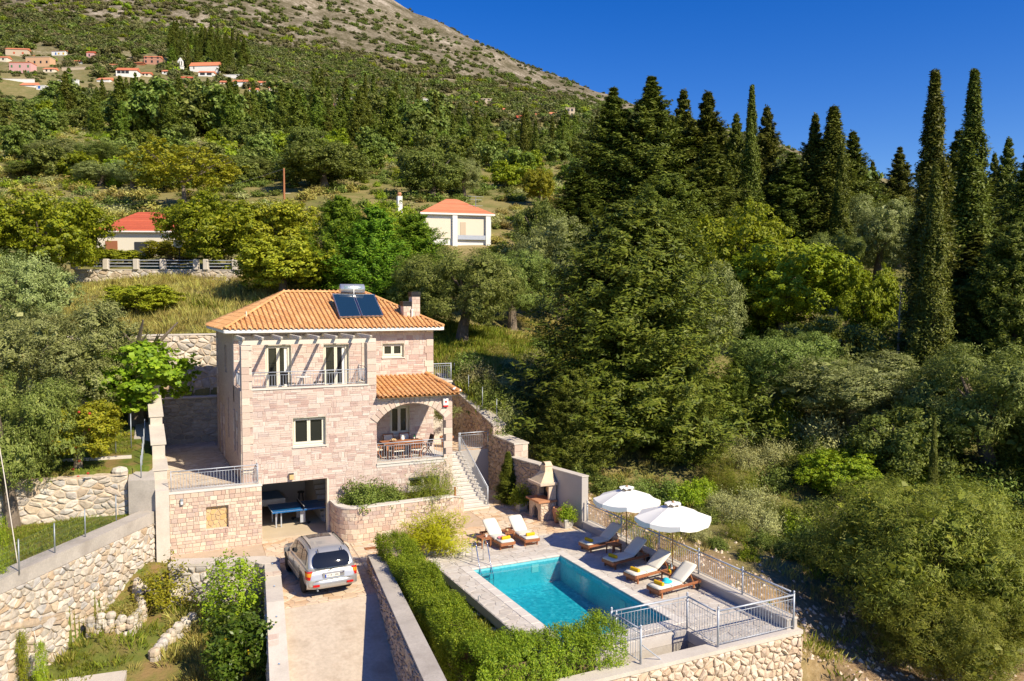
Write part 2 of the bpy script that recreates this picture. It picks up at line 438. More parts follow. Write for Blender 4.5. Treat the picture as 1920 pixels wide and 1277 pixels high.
def _vnoise(x, y, s, seed=0):
    """cheap smooth value noise"""
    x, y = x / s, y / s
    xi, yi = np.floor(x).astype(np.int64), np.floor(y).astype(np.int64)
    fx, fy = x - xi, y - yi
    fx, fy = fx * fx * (3 - 2 * fx), fy * fy * (3 - 2 * fy)
    def h(a, b):
        n = (a * 374761393 + b * 668265263 + seed * 974711) & 0x7fffffff
        n = ((n ^ (n >> 13)) * 1274126177) & 0x7fffffff
        return ((n ^ (n >> 16)) & 0xffff) / 65535.0
    return (h(xi, yi) * (1 - fx) + h(xi + 1, yi) * fx) * (1 - fy) + (h(xi, yi + 1) * (1 - fx) + h(xi + 1, yi + 1) * fx) * fy

# left-hand wall runs from the terrace corner towards the viewer
BW0, BW1 = (0.87, 34.1), (-3.53, 27.66)
def beam_x(y):
    return BW0[0] + (y - BW0[1]) * (BW0[0] - BW1[0]) / (BW0[1] - BW1[1])
_GP = np.array([(at_z(300, 1085, -.35).x, at_z(300, 1085, -.35).y, -.35), (0.4, 33.4, -.1), (1.5, 31.0, -1.0), (2.8, 30.8, -1.65), (4.0, 29.6, -1.9), (3.8, 25.0, -2.3), (2.4, 27.5, -2.0), (1.4, 28.4, -1.75), (0.2, 29.6, -1.3), (-0.6, 30.2, -0.9),
                (-2.3, 29.0, -1.7), (-1.2, 28.6, -1.75), (-0.2, 26.0, -2.1), (1.0, 24.0, -2.4), (-3.2, 26.5, -2.0), (-4.5, 24.0, -2.4), (3.0, 21.0, -2.9), (-1, 20, -3.0), (-6, 20, -3)])
def garden_z(x, y):
    d2 = (x[:, None] - _GP[None, :, 0]) ** 2 + (y[:, None] - _GP[None, :, 1]) ** 2 + 0.15
    w = 1 / d2 ** 1.4
    return (w @ _GP[:, 2]) / w.sum(1)

def left_drive_x(y):                      # outer (garden) face of the driveway's left wall
    return 4.9 - 0.52 - (29.6 - y) * 0.135

def terr(x, y, rough=True):
    x = np.atleast_1d(np.asarray(x, float)); y = np.atleast_1d(np.asarray(y, float))
    d = np.maximum(x * SY + y * CY, 10.0)
    lat = x * CY - y * SY
    px = np.clip(960 + FPX * lat / d, -900, 2900)
    z = CAM_H + (568 - _row(px, d)) / FPX * d
    if rough:
        a = np.clip((d - 60) / 400, 0.02, 1.0)
        z = z + a * ((_vnoise(x, y, 60, 1) - .5) * 9 + (_vnoise(x, y, 22, 2) - .5) * 3.5) + (_vnoise(x, y, 5, 3) - .5) * 0.35 + (_vnoise(x, y, 1.7, 4) - .5) * 0.14
    bx = beam_x(y)
    # plot of the villa: dug out flat below its floors
    plot = (x > 1.0) & (x < 17.75) & (y < 46.6) & (y > 17.9)
    plot |= (x > 1.0) & (x < 18.15) & (y < 35.6) & (y > 17.9)
    z = np.where(plot, np.minimum(z, -0.7), z)
    z = np.where((x > 3.6) & (x < 18.1) & (y < 28), np.minimum(z, -4.0), z)
    # upper garden behind the stone wall
    up = (x <= 1.0) & (y >= 35.2) & (y < 46.7)
    z = np.where(up, 3.35 + (y - 35.2) * 0.10 + np.clip(-x - 4, 0, 9) * 0.05, z)
    # strip above the long wall
    st = (y < 35.2) & (x < bx - 0.15) & (y > 15)
    z = np.where(st, 1.62 + (_vnoise(x, y, 1.5, 5) - .5) * 0.1, z)
    ga = (y < 34.4) & (x >= bx - 0.15) & (x < left_drive_x(y) + 0.15) & ~((x > 1.3) & (y > 31.6))
    if ga.any():
        z[ga] = garden_z(x[ga], y[ga]) + (_vnoise(x[ga], y[ga], 0.8, 6) - .5) * 0.16
    k = np.clip((x - 18.3) / 2.2, 0, 1); k = k * k * (3 - 2 * k)
    z = np.where((y < 17.9) & (x > 3.3), np.minimum(z, -3.9 + (z + 3.9) * k), z)
    return z

def gz(x, y):
    return float(terr(x, y)[0])

def ground_mat():
    m = bpy.data.materials.new('hillside'); m.use_nodes = True
    nt = m.node_tree; bs = nt.nodes['Principled BSDF']
    pos = nt.nodes.new('ShaderNodeNewGeometry').outputs['Position']
    n1 = _noise(nt, pos, 0.035, 6, 0.6).outputs['Fac']
    n2 = _noise(nt, pos, 0.35, 6, 0.65).outputs['Fac']
    n3 = _noise(nt, pos, 2.5, 5, 0.7).outputs['Fac']
    r1 = _ramp(nt, [(0.10, 0.125, 0.030), (0.17, 0.165, 0.050), (0.25, 0.205, 0.08), (0.33, 0.255, 0.125)])
    f = _math(nt, 'ADD', _math(nt, 'MULTIPLY', n1, 0.9), _math(nt, 'MULTIPLY', n2, 0.9))
    f = _math(nt, 'ADD', f, _math(nt, 'MULTIPLY', n3, 0.4))
    f = _math(nt, 'SUBTRACT', _math(nt, 'MULTIPLY', f, 1.5), 1.15, True)
    nt.links.new(f, r1.inputs[0])
    # high ground: bare limestone and low scrub
    sx = nt.nodes.new('ShaderNodeSeparateXYZ'); nt.links.new(pos, sx.inputs[0])
    hi = _math(nt, 'DIVIDE', _math(nt, 'SUBTRACT', sx.outputs['Z'], 95.0), 170.0, True)
    r2 = _ramp(nt, [(0.078, 0.070, 0.034), (0.13, 0.11, 0.066), (0.20, 0.168, 0.115), (0.36, 0.31, 0.24)])
    m1 = _noise(nt, pos, 0.02, 8, 0.65).outputs['Fac']
    m2 = _noise(nt, pos, 0.12, 6, 0.7).outputs['Fac']
    m3 = _noise(nt, pos, 0.55, 4, 0.7).outputs['Fac']
    g = _math(nt, 'ADD', _math(nt, 'MULTIPLY', m1, 1.0), _math(nt, 'ADD', _math(nt, 'MULTIPLY', m2, .8), _math(nt, 'MULTIPLY', m3, .8)))
    g = _math(nt, 'SUBTRACT', _math(nt, 'MULTIPLY', g, 2.4), 2.62, True)
    nt.links.new(g, r2.inputs[0])
    col = _mix(nt, _math(nt, 'MULTIPLY', hi, 1.0, True), r1.outputs[0], r2.outputs[0])
    # stones and earth beside the pool slope
    at = nt.nodes.new('ShaderNodeAttribute'); at.attribute_name = 'earth'
    r3 = _ramp(nt, [(0.22, 0.135, 0.07), (0.34, 0.23, 0.125), (0.50, 0.38, 0.245)])
    nt.links.new(_math(nt, 'SUBTRACT', _math(nt, 'MULTIPLY', _noise(nt, pos, 5, 6, 0.75).outputs['Fac'], 2.4), 0.75, True), r3.inputs[0])
    col = _mix(nt, at.outputs['Fac'], col, r3.outputs[0])
    ag = nt.nodes.new('ShaderNodeAttribute'); ag.attribute_name = 'grass'
    r4 = _ramp(nt, [(0.24, 0.155, 0.065), (0.17, 0.15, 0.04), (0.10, 0.135, 0.02), (0.14, 0.17, 0.03)])
    nt.links.new(_math(nt, 'SUBTRACT', _math(nt, 'MULTIPLY', _math(nt, 'ADD', _noise(nt, pos, 0.8, 5, 0.6).outputs['Fac'], _math(nt, 'MULTIPLY', n3, 0.4)), 2.6), 1.35, True), r4.inputs[0])
    col = _mix(nt, ag.outputs['Fac'], col, r4.outputs[0])
    nt.links.new(col, bs.inputs['Base Color'])
    bs.inputs['Roughness'].default_value = 0.95
    bs.inputs['Specular IOR Level'].default_value = 0.1
    b = nt.nodes.new('ShaderNodeBump'); b.inputs['Strength'].default_value = 0.7; b.inputs['Distance'].default_value = 0.15
    nt.links.new(n3, b.inputs['Height']); nt.links.new(b.outputs[0], bs.inputs['Normal'])
    return m
m_ground = ground_mat()

_pxs = np.concatenate([np.arange(-1500, -160, 45), np.arange(-160, 2080, 8), np.arange(2080, 3500, 45)]).astype(float)
_ds = np.concatenate([np.geomspace(8, 15, 8)[:-1], np.geomspace(15, 22, 44)[:-1], np.geomspace(22, 66, 118)[:-1], np.geomspace(66, 2400, 150)])
_P, _D = np.meshgrid(_pxs, _ds)
_P, _D = _P.ravel(), _D.ravel()
_lat = (_P - 960) / FPX * _D
_X, _Y = _D * SY + _lat * CY, _D * CY - _lat * SY
_Z = terr(_X, _Y)
_nr, _nc = len(_ds), len(_pxs)
_I = np.arange(_nr * _nc).reshape(_nr, _nc)
_F = np.stack([_I[:-1, :-1], _I[:-1, 1:], _I[1:, 1:], _I[1:, :-1]], -1).reshape(-1, 4)
_me = np_mesh('hillside', np.stack([_X, _Y, _Z], 1), _F, m_ground, True)
def _box(x, y, cx, cy, rx, ry):
    return np.clip(1.6 - np.hypot((x - cx) / rx, (y - cy) / ry) * 1.3 + (_vnoise(x, y, 1.3, 11) - .5) * 0.9, 0, 1)
_earth = np.maximum.reduce([_box(_X, _Y, 20.0, 25, 1.5, 7.5), _box(_X, _Y, 22.5, 17.5, 6.5, 5.6), _box(_X, _Y, 20.5, 31, 2.6, 3.5)])
_earth = np.where((_X > 18) & (_D < 60), _earth, 0)
_earth = np.maximum(_earth, 0.55 * np.clip(_vnoise(_X, _Y, 2.2, 12) * 3 - 1.8, 0, 1) * ((_X < 4.5) & (_Y < 35)))
_grass = np.where((_X < 1.2) & (_Y < 46.7) & (_D < 60) & (_Y > 30), 1.0, 0.0)
_grass = np.maximum(_grass, np.where((_X > 18) & (_X < 30) & (_Y > 40) & (_Y < 56), 0.7 * np.clip(_vnoise(_X, _Y, 6, 14) * 2, 0, 1), 0))
_grass = np.maximum(_grass, np.where((_X < 4.5) & (_Y < 34.4) & (_D < 40) & (_X > -6), 0.8, 0.0))
for _nm, _a in (('earth', _earth), ('grass', _grass)):
    _at = _me.attributes.new(_nm, 'FLOAT', 'POINT'); _at.data.foreach_set('value', _a.astype(np.float32))
tag(mobj('hillside', _me), 'rocky green hillside rising behind the villa to the mountain', None, None, 'structure')
# ------------------------------------------------------------------ foliage
def leaves(P, Nrm, Ax, L, Wd, rng, fold=0.0):
    """diamond leaves: centres, facing, pointing, length, width"""
    n = len(P)
    Ax = Ax - Nrm * (Ax * Nrm).sum(1, keepdims=True)
    Ax /= np.linalg.norm(Ax, axis=1, keepdims=True) + 1e-9
    Sd = np.cross(Nrm, Ax)
    L = np.broadcast_to(L, n)[:, None] * rng.uniform(.7, 1.3, (n, 1)); Wd = np.broadcast_to(Wd, n)[:, None] * rng.uniform(.7, 1.3, (n, 1))
    a = P - Ax * L * .5; c = P + Ax * L * .5
    b = P + Sd * Wd * .5 - Ax * L * .08 + Nrm * Wd * .18; d = P - Sd * Wd * .5 - Ax * L * .08 + Nrm * Wd * .18
    V = np.stack([a, b, c, d], 1).reshape(-1, 3)
    F = np.arange(4 * n).reshape(n, 4)
    return V, F

def unit(v):
    return v / (np.linalg.norm(v, axis=-1, keepdims=True) + 1e-9)

def clumps(C, O, rad, per, L, Wd, rng, flat=0.8, out=1.15, jit=0.55, axis_out=0.6, stretch=None):
    """leaf clusters: centres C, outward ways O"""
    n = len(C)
    rad = np.broadcast_to(rad, n)
    off = rng.normal(0, 1, (n, per, 3)); off = unit(off) * (rng.uniform(0, 1, (n, per, 1)) ** 0.45)
    off[..., 2] *= flat
    if stretch is not None:
        off = off + O[:, None] * rng.uniform(-1, 1, (n, per, 1)) * stretch
    P = (C[:, None] + off * rad[:, None, None]).reshape(-1, 3)
    out_dir = (O[:, None] * out + off * 0.55).reshape(-1, 3)
    Nrm = unit(unit(out_dir) + rng.normal(0, jit, P.shape) + np.array([0, 0, .25]))
    Ax = unit(out_dir * axis_out + rng.normal(0, .6, P.shape))
    return leaves(P, Nrm, Ax, L, Wd, rng)

def join(parts):
    V, F, b = [], [], 0
    for v, f in parts:
        V.append(v); F.append(f + b); b += len(v)
    return np.concatenate(V), np.concatenate(F)

def round_crown(seed, h0, h1, r, lobes=11, ncl=420, per=60, L=.12, Wd=.05, crad=.42, flat=.75, top=1.0, low=0.0, drop=0.0, jit=.55, gap=0.0):
    """spreading crown between heights h0 and h1, radius r, built of uneven lobes"""
    rng = np.random.default_rng(seed)
    hc, hh = (h0 + h1) / 2, (h1 - h0) / 2
    LC, LR = [], []
    lobes = int(lobes * 1.5)
    for k in range(lobes):
        a = k * 2.39996 + rng.uniform(-.5, .5)
        t = (k + .5) / lobes
        z = -1 + 2 * t + rng.uniform(-.15, .15)
        rr = math.sqrt(max(0, 1 - (z * .9) ** 2)) * rng.uniform(.50, .84)
        LC.append((rr * r * math.cos(a), rr * r * math.sin(a), hc + z * hh * .62)); LR.append(rng.uniform(.22, .38))
    LC.append((0, 0, hc)); LR.append(.5)
    LC, LR = np.array(LC), np.array(LR)
    k = rng.choice(len(LC), ncl, p=LR ** 2 / (LR ** 2).sum())
    d = unit(rng.normal(0, 1, (ncl, 3)) + np.array([0, 0, .25]))
    sc = np.stack([LR * r, LR * r, LR * hh * 1.1], 1)[k]
    C = LC[k] + d * sc * (rng.uniform(.66, 1.0, (ncl, 1)))
    # drop clusters buried inside other lobes
    q = (C[:, None] - LC[None]) / np.stack([LR * r, LR * r, LR * hh * 1.1], 1)[None]
    inside = (np.linalg.norm(q, axis=2) < .55).sum(1)
    C, d = C[inside == 0], d[inside == 0]
    C[:, 2] = np.maximum(C[:, 2], h0 * (1 - drop))
    O = unit(d + unit(C - np.array([0, 0, hc - hh * .3])) * .35)
    cr = crad * rng.uniform(.5, 1.15, len(C))
    a = clumps(C, O, cr, per, L, Wd, rng, flat=flat, jit=jit)
    # oversized hidden leaves added inside every lobe to block light and darken it
    n_in = 44
    q = unit(rng.normal(0, 1, (len(LC), n_in, 3))) * rng.uniform(.1, .62, (len(LC), n_in, 1)) * np.stack([LR * r, LR * r, LR * hh * 1.1], 1)[:, None]
    P = (LC[:, None] + q).reshape(-1, 3)
    s = np.repeat(LR * r * .30, n_in)
    b = leaves(P, unit(rng.normal(0, 1, P.shape)), rng.normal(0, 1, P.shape), s, s * .8, rng)
    return join([a, b])

def spire_crown(seed, h0, h1, r, ncl=500, per=50, L=.13, Wd=.05, crad=.35, prof=None, up=1.4, jag=.22, jit=.5, tips=1):
    """upright crown (cypress): sprays hugging the axis"""
    rng = np.random.default_rng(seed)
    t = rng.uniform(0, 1, ncl) ** .85
    if prof is None: prof = lambda t: np.minimum(1, .6 + t * 2.2) * np.clip(1 - t, 0, 1) ** .9 * 1.15
    a = rng.uniform(0, 6.2832, ncl)
    lump = 1 + jag * np.sin(a * 3 + t * 17 + seed) + jag * np.sin(a * 2 - t * 29)
    rr = r * prof(t) * lump * rng.uniform(.62, 1.0, ncl)
    C = np.stack([rr * np.cos(a), rr * np.sin(a), h0 + t * (h1 - h0)], 1)
    O = unit(np.stack([np.cos(a), np.sin(a), np.full(ncl, up)], 1) + rng.normal(0, .2, (ncl, 3)))
    cr = crad * (0.45 + .75 * prof(t)) * rng.uniform(.7, 1.3, ncl)
    return clumps(C, O, cr, per, L, Wd, rng, flat=1.3, jit=jit, axis_out=1.6, stretch=.7)

def conifer_crown(seed, h0, h1, r, whorls=26, per_w=9, ncl_b=5, per=46, L=.14, Wd=.05, crad=.34, rise=.35, shape=1.0, irr=.3, jit=.5):
    """broad conifer: tiers of limbs carrying feathery sprays, ragged outline"""
    rng = np.random.default_rng(seed)
    C, O, Cr = [], [], []
    for i in range(whorls):
        t = (i + rng.uniform(0, 1)) / whorls
        z = h0 + (h1 - h0) * t
        R0 = r * ((1 - t) ** shape) * (.9 + .16 * math.sin(t * 9 + seed) * (1 - t)) + .02
        for j in range(per_w):
            a = rng.uniform(0, 6.2832)
            ln = R0 * rng.uniform(1 - irr, 1 + irr * .7)
            rs = rise * rng.uniform(.3, 1.5)
            for k in range(ncl_b):
                s = (k + .7 + rng.uniform(-.2, .3)) / ncl_b
                s = .30 + .70 * s
                wob = rng.normal(0, .10, 3) * ln * .5
                C.append((math.cos(a) * ln * s + wob[0], math.sin(a) * ln * s + wob[1], z + rs * ln * s * s - .06 * ln + wob[2]))
                O.append((math.cos(a), math.sin(a), rs * 1.4 + .25))
                Cr.append(crad * (1.25 - .55 * s) * (.30 + .8 * min(1, R0 / (r * .6))))
    C.append((0, 0, h1)); O.append((0, 0, 1)); Cr.append(crad * .5)
    return clumps(np.array(C), unit(np.array(O)), np.array(Cr), per, L, Wd, rng, flat=.75, jit=jit, axis_out=1.3, stretch=.8)

def bush_crown(seed, h, r, ncl=120, per=40, L=.10, Wd=.05, crad=.25, spiky=0.0, jit=.8):
    rng = np.random.default_rng(seed)
    d = unit(rng.normal(0, 1, (ncl, 3)) * np.array([1, 1, .8]) + np.array([0, 0, .35]))
    d[:, 2] = np.abs(d[:, 2])
    a = np.arctan2(d[:, 1], d[:, 0])
    lump = 1 + .22 * np.sin(a * 3 + seed) + .16 * np.sin(a * 5 + 2 * seed + d[:, 2] * 4)
    s = rng.uniform(.5, 1.0, (ncl, 1)) * lump[:, None]
    C = d * s * np.array([r, r, h]) * .9
    O = unit(d + np.array([0, 0, spiky]))
    return clumps(C, O, crad * rng.uniform(.6, 1.3, ncl), per, L, Wd, rng, flat=.85 + spiky * .4, jit=jit, axis_out=.6 + spiky * 2, stretch=.4 + spiky)

def trunk_mb(h, r, seed, forks=4, spread=.35, lean=.06, top=None):
    rng = random.Random(seed)
    mb = MB()
    fx, fy = rng.uniform(-lean, lean) * h, rng.uniform(-lean, lean) * h
    hf = h * .42
    mb.tube([(0, 0, -.6), (0, 0, 0.05), (fx * .3, fy * .3, hf * .5), (fx, fy, hf)], [r * 1.5, r * 1.2, r * .9, r * .75], 8)
    for k in range(forks):
        a = 6.283 * k / forks + rng.uniform(-.5, .5)
        s = spread * h * rng.uniform(.6, 1.1)
        ht = h * rng.uniform(.72, .95)
        p1 = (fx + math.cos(a) * s * .45, fy + math.sin(a) * s * .45, hf + (ht - hf) * .5)
        p2 = (fx + math.cos(a) * s, fy + math.sin(a) * s, ht)
        mb.tube([(fx, fy, hf - .1), p1, p2], [r * .6, r * .38, r * .1], 6)
        for q in range(2):
            b = a + rng.uniform(-1.1, 1.1)
            mb.tube([p1, (p1[0] + math.cos(b) * s * .4, p1[1] + math.sin(b) * s * .4, p1[2] + h * .13)], [r * .28, r * .05], 5)
    return mb

# leaf colours
_lm0 = leafmat
def leafmat(name, cols, trans, tfac=.3, g=2.2, **k):
    return _lm0(name, [(min(.5, q[0] * g), min(.55, q[1] * g * 1.04), q[2] * g * .66) for q in cols], tuple(min(.8, c * 1.3) for c in trans), tfac, **k)
lm_olive = leafmat('olive_leaf', [(0.090, 0.102, 0.040), (0.15, 0.158, 0.080), (0.066, 0.076, 0.028), (0.19, 0.192, 0.118)], (0.26, 0.32, 0.06), .16)
lm_olived = leafmat('dark_olive_leaf', [(0.062, 0.080, 0.018), (0.108, 0.124, 0.036), (0.044, 0.058, 0.014), (0.145, 0.152, 0.06)], (0.22, 0.28, 0.04), .16)
lm_cyp = leafmat('cypress_leaf', [(0.046, 0.055, 0.010), (0.078, 0.085, 0.015), (0.034, 0.043, 0.008), (0.108, 0.105, 0.022)], (0.12, 0.15, 0.02), .16, val=.18)
lm_con = leafmat('conifer_leaf', [(0.048, 0.068, 0.010), (0.084, 0.104, 0.015), (0.034, 0.050, 0.008), (0.115, 0.125, 0.022)], (0.18, 0.22, 0.02), .18, g=2.1)
lm_ley = leafmat('bright_conifer_leaf', [(0.052, 0.086, 0.008), (0.092, 0.135, 0.012), (0.036, 0.064, 0.007), (0.13, 0.16, 0.016)], (0.20, 0.34, 0.02), .26)
lm_carob = leafmat('yellowgreen_leaf', [(0.086, 0.118, 0.009), (0.138, 0.162, 0.011), (0.060, 0.088, 0.007), (0.18, 0.188, 0.014)], (0.36, 0.42, 0.02), .28, g=2.3)
lm_autumn = leafmat('autumn_leaf', [(0.118, 0.122, 0.011), (0.168, 0.155, 0.013), (0.082, 0.095, 0.009), (0.195, 0.165, 0.02)], (0.40, 0.38, 0.02), .28, g=2.2)
lm_bright = leafmat('fresh_leaf', [(0.10, 0.145, 0.014), (0.165, 0.215, 0.02), (0.07, 0.11, 0.012), (0.24, 0.27, 0.03)], (0.40, 0.50, 0.03), .33, g=1.9)
lm_oak = leafmat('scrub_leaf', [(0.055, 0.072, 0.018), (0.092, 0.11, 0.028), (0.038, 0.053, 0.014), (0.13, 0.14, 0.042)], (0.20, 0.25, 0.03), .22)
lm_glossy = leafmat('citrus_leaf', [(0.028, 0.052, 0.009), (0.050, 0.080, 0.012), (0.02, 0.038, 0.007), (0.075, 0.092, 0.02)], (0.24, 0.34, 0.02), .25, rough=.35)
lm_hedge = leafmat('hedge_leaf', [(0.070, 0.112, 0.010), (0.120, 0.165, 0.013), (0.045, 0.078, 0.008), (0.175, 0.20, 0.02)], (0.34, 0.46, 0.02), .3, g=2.25)
lm_broom = leafmat('yellow_broom', [(0.24, 0.24, 0.012), (0.36, 0.31, 0.012), (0.17, 0.19, 0.012)], (0.55, 0.50, 0.02), .35)
lm_sage = leafmat('grey_sage', [(0.16, 0.155, 0.09), (0.22, 0.21, 0.13), (0.12, 0.115, 0.06)], (0.30, 0.30, 0.12), .2)
lm_maq = leafmat('maquis_leaf', [(0.040, 0.048, 0.018), (0.068, 0.072, 0.028), (0.030, 0.038, 0.014), (0.095, 0.088, 0.042)], (0.14, 0.15, 0.04), .15)
lm_maqb = leafmat('brown_maquis_leaf', [(0.062, 0.056, 0.030), (0.095, 0.082, 0.048), (0.045, 0.044, 0.022)], (0.14, 0.13, 0.05), .12)
lm_dry = leafmat('dry_grass', [(0.30, 0.22, 0.085), (0.40, 0.31, 0.14), (0.22, 0.17, 0.06), (0.18, 0.18, 0.05)], (0.40, 0.31, 0.10), .25, g=1.45)
lm_grass = leafmat('green_grass', [(0.10, 0.125, 0.018), (0.165, 0.175, 0.025), (0.075, 0.098, 0.014), (0.22, 0.19, 0.045)], (0.30, 0.36, 0.03), .28, g=1.5)
lm_feather = leafmat('feathery_leaf', [(0.065, 0.078, 0.014), (0.11, 0.118, 0.022), (0.046, 0.058, 0.012), (0.15, 0.145, 0.035)], (0.28, 0.32, 0.03), .28, g=2.6)

def crown_mesh(name, vf, mat):
    return np_mesh(name, vf[0], vf[1], mat)

_T = {}
def plantdef(key, trunk, crown, h):
    """trunk mesh, crown mesh, nominal height"""
    _T[key] = (trunk, crown, h)

def _mk(key, name, vf, mat, h, th, tr, seed, forks=4, spread=.3, tmat=None, straight=False):
    if straight:
        t = MB(); t.tube([(0, 0, -.8), (0, 0, 0), (.03, .02, th * .5), (0, 0, th)], [tr * 1.3, tr, tr * .6, tr * .08], 7)
    else:
        t = trunk_mb(th, tr, seed, forks, spread)
    plantdef(key, t.mesh(name + '_trunk', tmat or m_bark), crown_mesh(name + '_crown', vf, mat), h)

# near trees
_mk('olive1', 'olive', round_crown(1, .7, 6.0, 3.0, 18, 1000, 56, .125, .036, .34, jit=.42), lm_olive, 6.0, 5.0, .28, 1)
_mk('olive2', 'olive', round_crown(2, .5, 5.6, 3.1, 17, 1000, 56, .125, .036, .34, jit=.42), lm_olived, 5.6, 4.6, .30, 2)
_mk('broad1', 'broadleaf', round_crown(3, .6, 6.5, 3.4, 19, 760, 42, .17, .105, .36, jit=.42), lm_carob, 6.5, 5.4, .26, 3)
_mk('broad2', 'broadleaf', round_crown(4, .6, 6.0, 3.0, 16, 600, 38, .18, .115, .36, jit=.42), lm_autumn, 6.0, 5.0, .24, 4)
_mk('scrub1', 'scrub_oak', round_crown(5, .2, 5.0, 2.9, 15, 560, 44, .17, .09, .42), lm_oak, 5.0, 4.2, .24, 5)
_mk('spire1', 'cypress', spire_crown(6, .3, 18.0, 1.15, 1300, 34, .26, .08, .34), lm_cyp, 18.0, 17.0, .24, 6, straight=True)
_mk('spire2', 'cypress', spire_crown(7, .3, 16.0, 1.7, 900, 44, .26, .085, .50, prof=lambda t: np.minimum(1, .6 + t * 2) * (1 - t) ** .9, jag=.2), lm_cyp, 16.0, 15.5, .26, 7, straight=True)
_mk('conif1', 'conifer', conifer_crown(8, .1, 15.0, 5.2, 60, 16, 5, 25, .27, .085, .46, rise=.36, shape=.5, irr=.34), lm_con, 15.0, 14.6, .32, 8, straight=True)
_mk('conif2', 'conifer', conifer_crown(9, .4, 18.0, 3.9, 46, 12, 4, 26, .30, .085, .46, rise=.75, shape=1.0, irr=.5), lm_cyp, 18.0, 17.6, .34, 9, straight=True)
_mk('conif3', 'conifer', conifer_crown(10, .4, 16.0, 3.1, 46, 10, 4, 26, .30, .085, .42, rise=.9, shape=1.0, irr=.55), lm_cyp, 16.0, 15.6, .30, 10, straight=True)
_mk('leyland', 'bright_conifer', conifer_crown(11, .2, 9.0, 3.0, 34, 12, 4, 34, .22, .065, .38, rise=.7, shape=.6, irr=.4), lm_ley, 9.0, 8.7, .24, 11, straight=True)
_mk('feather', 'feathery_shrub', round_crown(12, .05, 5.0, 3.3, 30, 1700, 56, .12, .022, .32, flat=1.0, jit=.45), lm_feather, 5.0, 4.4, .14, 12, 7, .45)
# bushes
_mk('bush_green', 'green_bush', bush_crown(21, 1.5, 1.3, 150, 42, .13, .06, .30), lm_oak, 1.5, 1.0, .05, 21)
_mk('bush_sage', 'grey_bush', bush_crown(22, 1.2, 1.1, 120, 42, .10, .03, .26, spiky=.5), lm_sage, 1.2, .8, .04, 22)
_mk('bush_broom', 'broom_bush', bush_crown(23, 1.3, 1.2, 110, 46, .20, .018, .30, spiky=1.2, jit=.5), lm_grass, 1.3, .8, .04, 23)
_mk('bush_olive', 'olive_bush', bush_crown(24, 1.6, 1.4, 150, 42, .12, .04, .30, spiky=.2), lm_olived, 1.6, 1.0, .05, 24)
_mk('bush_yellow', 'yellow_bush', bush_crown(25, 1.4, 1.2, 130, 42, .12, .06, .28), lm_carob, 1.4, .9, .05, 25)
_mk('bush_dry', 'dry_bush', bush_crown(26, 1.0, 1.1, 80, 40, .16, .02, .26, spiky=.8), lm_dry, 1.0, .6, .03, 26)
# middle distance, fewer and larger leaves, trunk in the same mesh is too small to see
def far_mesh(name, vf, mat):
    return np_mesh(name, vf[0], vf[1], mat)
_mk('sparse', 'half_bare', round_crown(13, 1.2, 7.0, 3.2, 14, 210, 30, .20, .12, .40), lm_autumn, 7.0, 6.6, .13, 13, 8, .42)
FAR = {
    'olive': far_mesh('far_olive', round_crown(31, .3, 5.5, 3.0, 10, 210, 26, .42, .20, .55), lm_olived),
    'oak': far_mesh('far_oak', round_crown(32, .2, 5.5, 3.0, 9, 200, 26, .44, .24, .55), lm_oak),
    'oak2': far_mesh('far_oak', round_crown(33, .2, 5.0, 3.2, 8, 200, 26, .44, .24, .55), lm_con),
    'green': far_mesh('far_green', round_crown(34, .2, 5.0, 3.0, 9, 190, 26, .42, .24, .5), lm_carob),
    'conif': far_mesh('far_conifer', conifer_crown(35, .2, 14.0, 3.3, 22, 8, 3, 16, .55, .2, .7, rise=.6, shape=.8, irr=.5), lm_con),
    'conif2': far_mesh('far_conifer', conifer_crown(36, .2, 14.0, 2.6, 22, 7, 3, 16, .55, .2, .6, rise=.9, shape=.8, irr=.5), lm_cyp),
    'spire': far_mesh('far_cypress', spire_crown(37, .2, 14.0, 1.3, 260, 18, .6, .2, .5), lm_cyp),
    'autumn': far_mesh('far_autumn', round_crown(38, .4, 5.5, 3.0, 9, 180, 26, .4, .22, .5), lm_autumn),
}
BUSHF = [far_mesh('hill_bush', bush_crown(41 + i, 2.0, 2.2, 34, 12, .75, .42, .75), m) for i, m in enumerate((lm_maq, lm_maqb, lm_oak, lm_carob, lm_maq))]

_tn = [0]
_WID = {}
def tree(kind, name, label, px, d, top=None, h=None, wpx=None, rz=None, cat='tree', group=None, ground=None, at=None):
    """a tree standing on the ground d metres ahead at a heading; its height from the row its tip reaches"""
    tm, cm, nh = _T[kind]
    if at is None:
        lat = (px - 960) / FPX * d
        x, y = d * SY + lat * CY, d * CY - lat * SY
    else:
        x, y = at
        d = x * SY + y * CY
    z = gz(x, y) if ground is None else ground
    if h is None: h = CAM_H + (568 - top) / FPX * d - z
    s = h / nh
    _tn[0] += 1
    o = thing(name, label, cat, (x, y, z - .05), (rz if rz is not None else _tn[0] * 2.399) % 6.283, group)
    sx = s
    if wpx:
        if cm.name not in _WID:
            a = np.empty(len(cm.vertices) * 3, np.float32); cm.vertices.foreach_get('co', a)
            q = a.reshape(-1, 3); _WID[cm.name] = float(np.percentile(q[:, 0], 98.5) - np.percentile(q[:, 0], 1.5))
        w0 = _WID[cm.name]
        sx = (wpx / FPX * d) / w0
    o.scale = (sx, sx, s)
    mobj('trunk', tm, o); mobj('crown', cm, o)
    return o

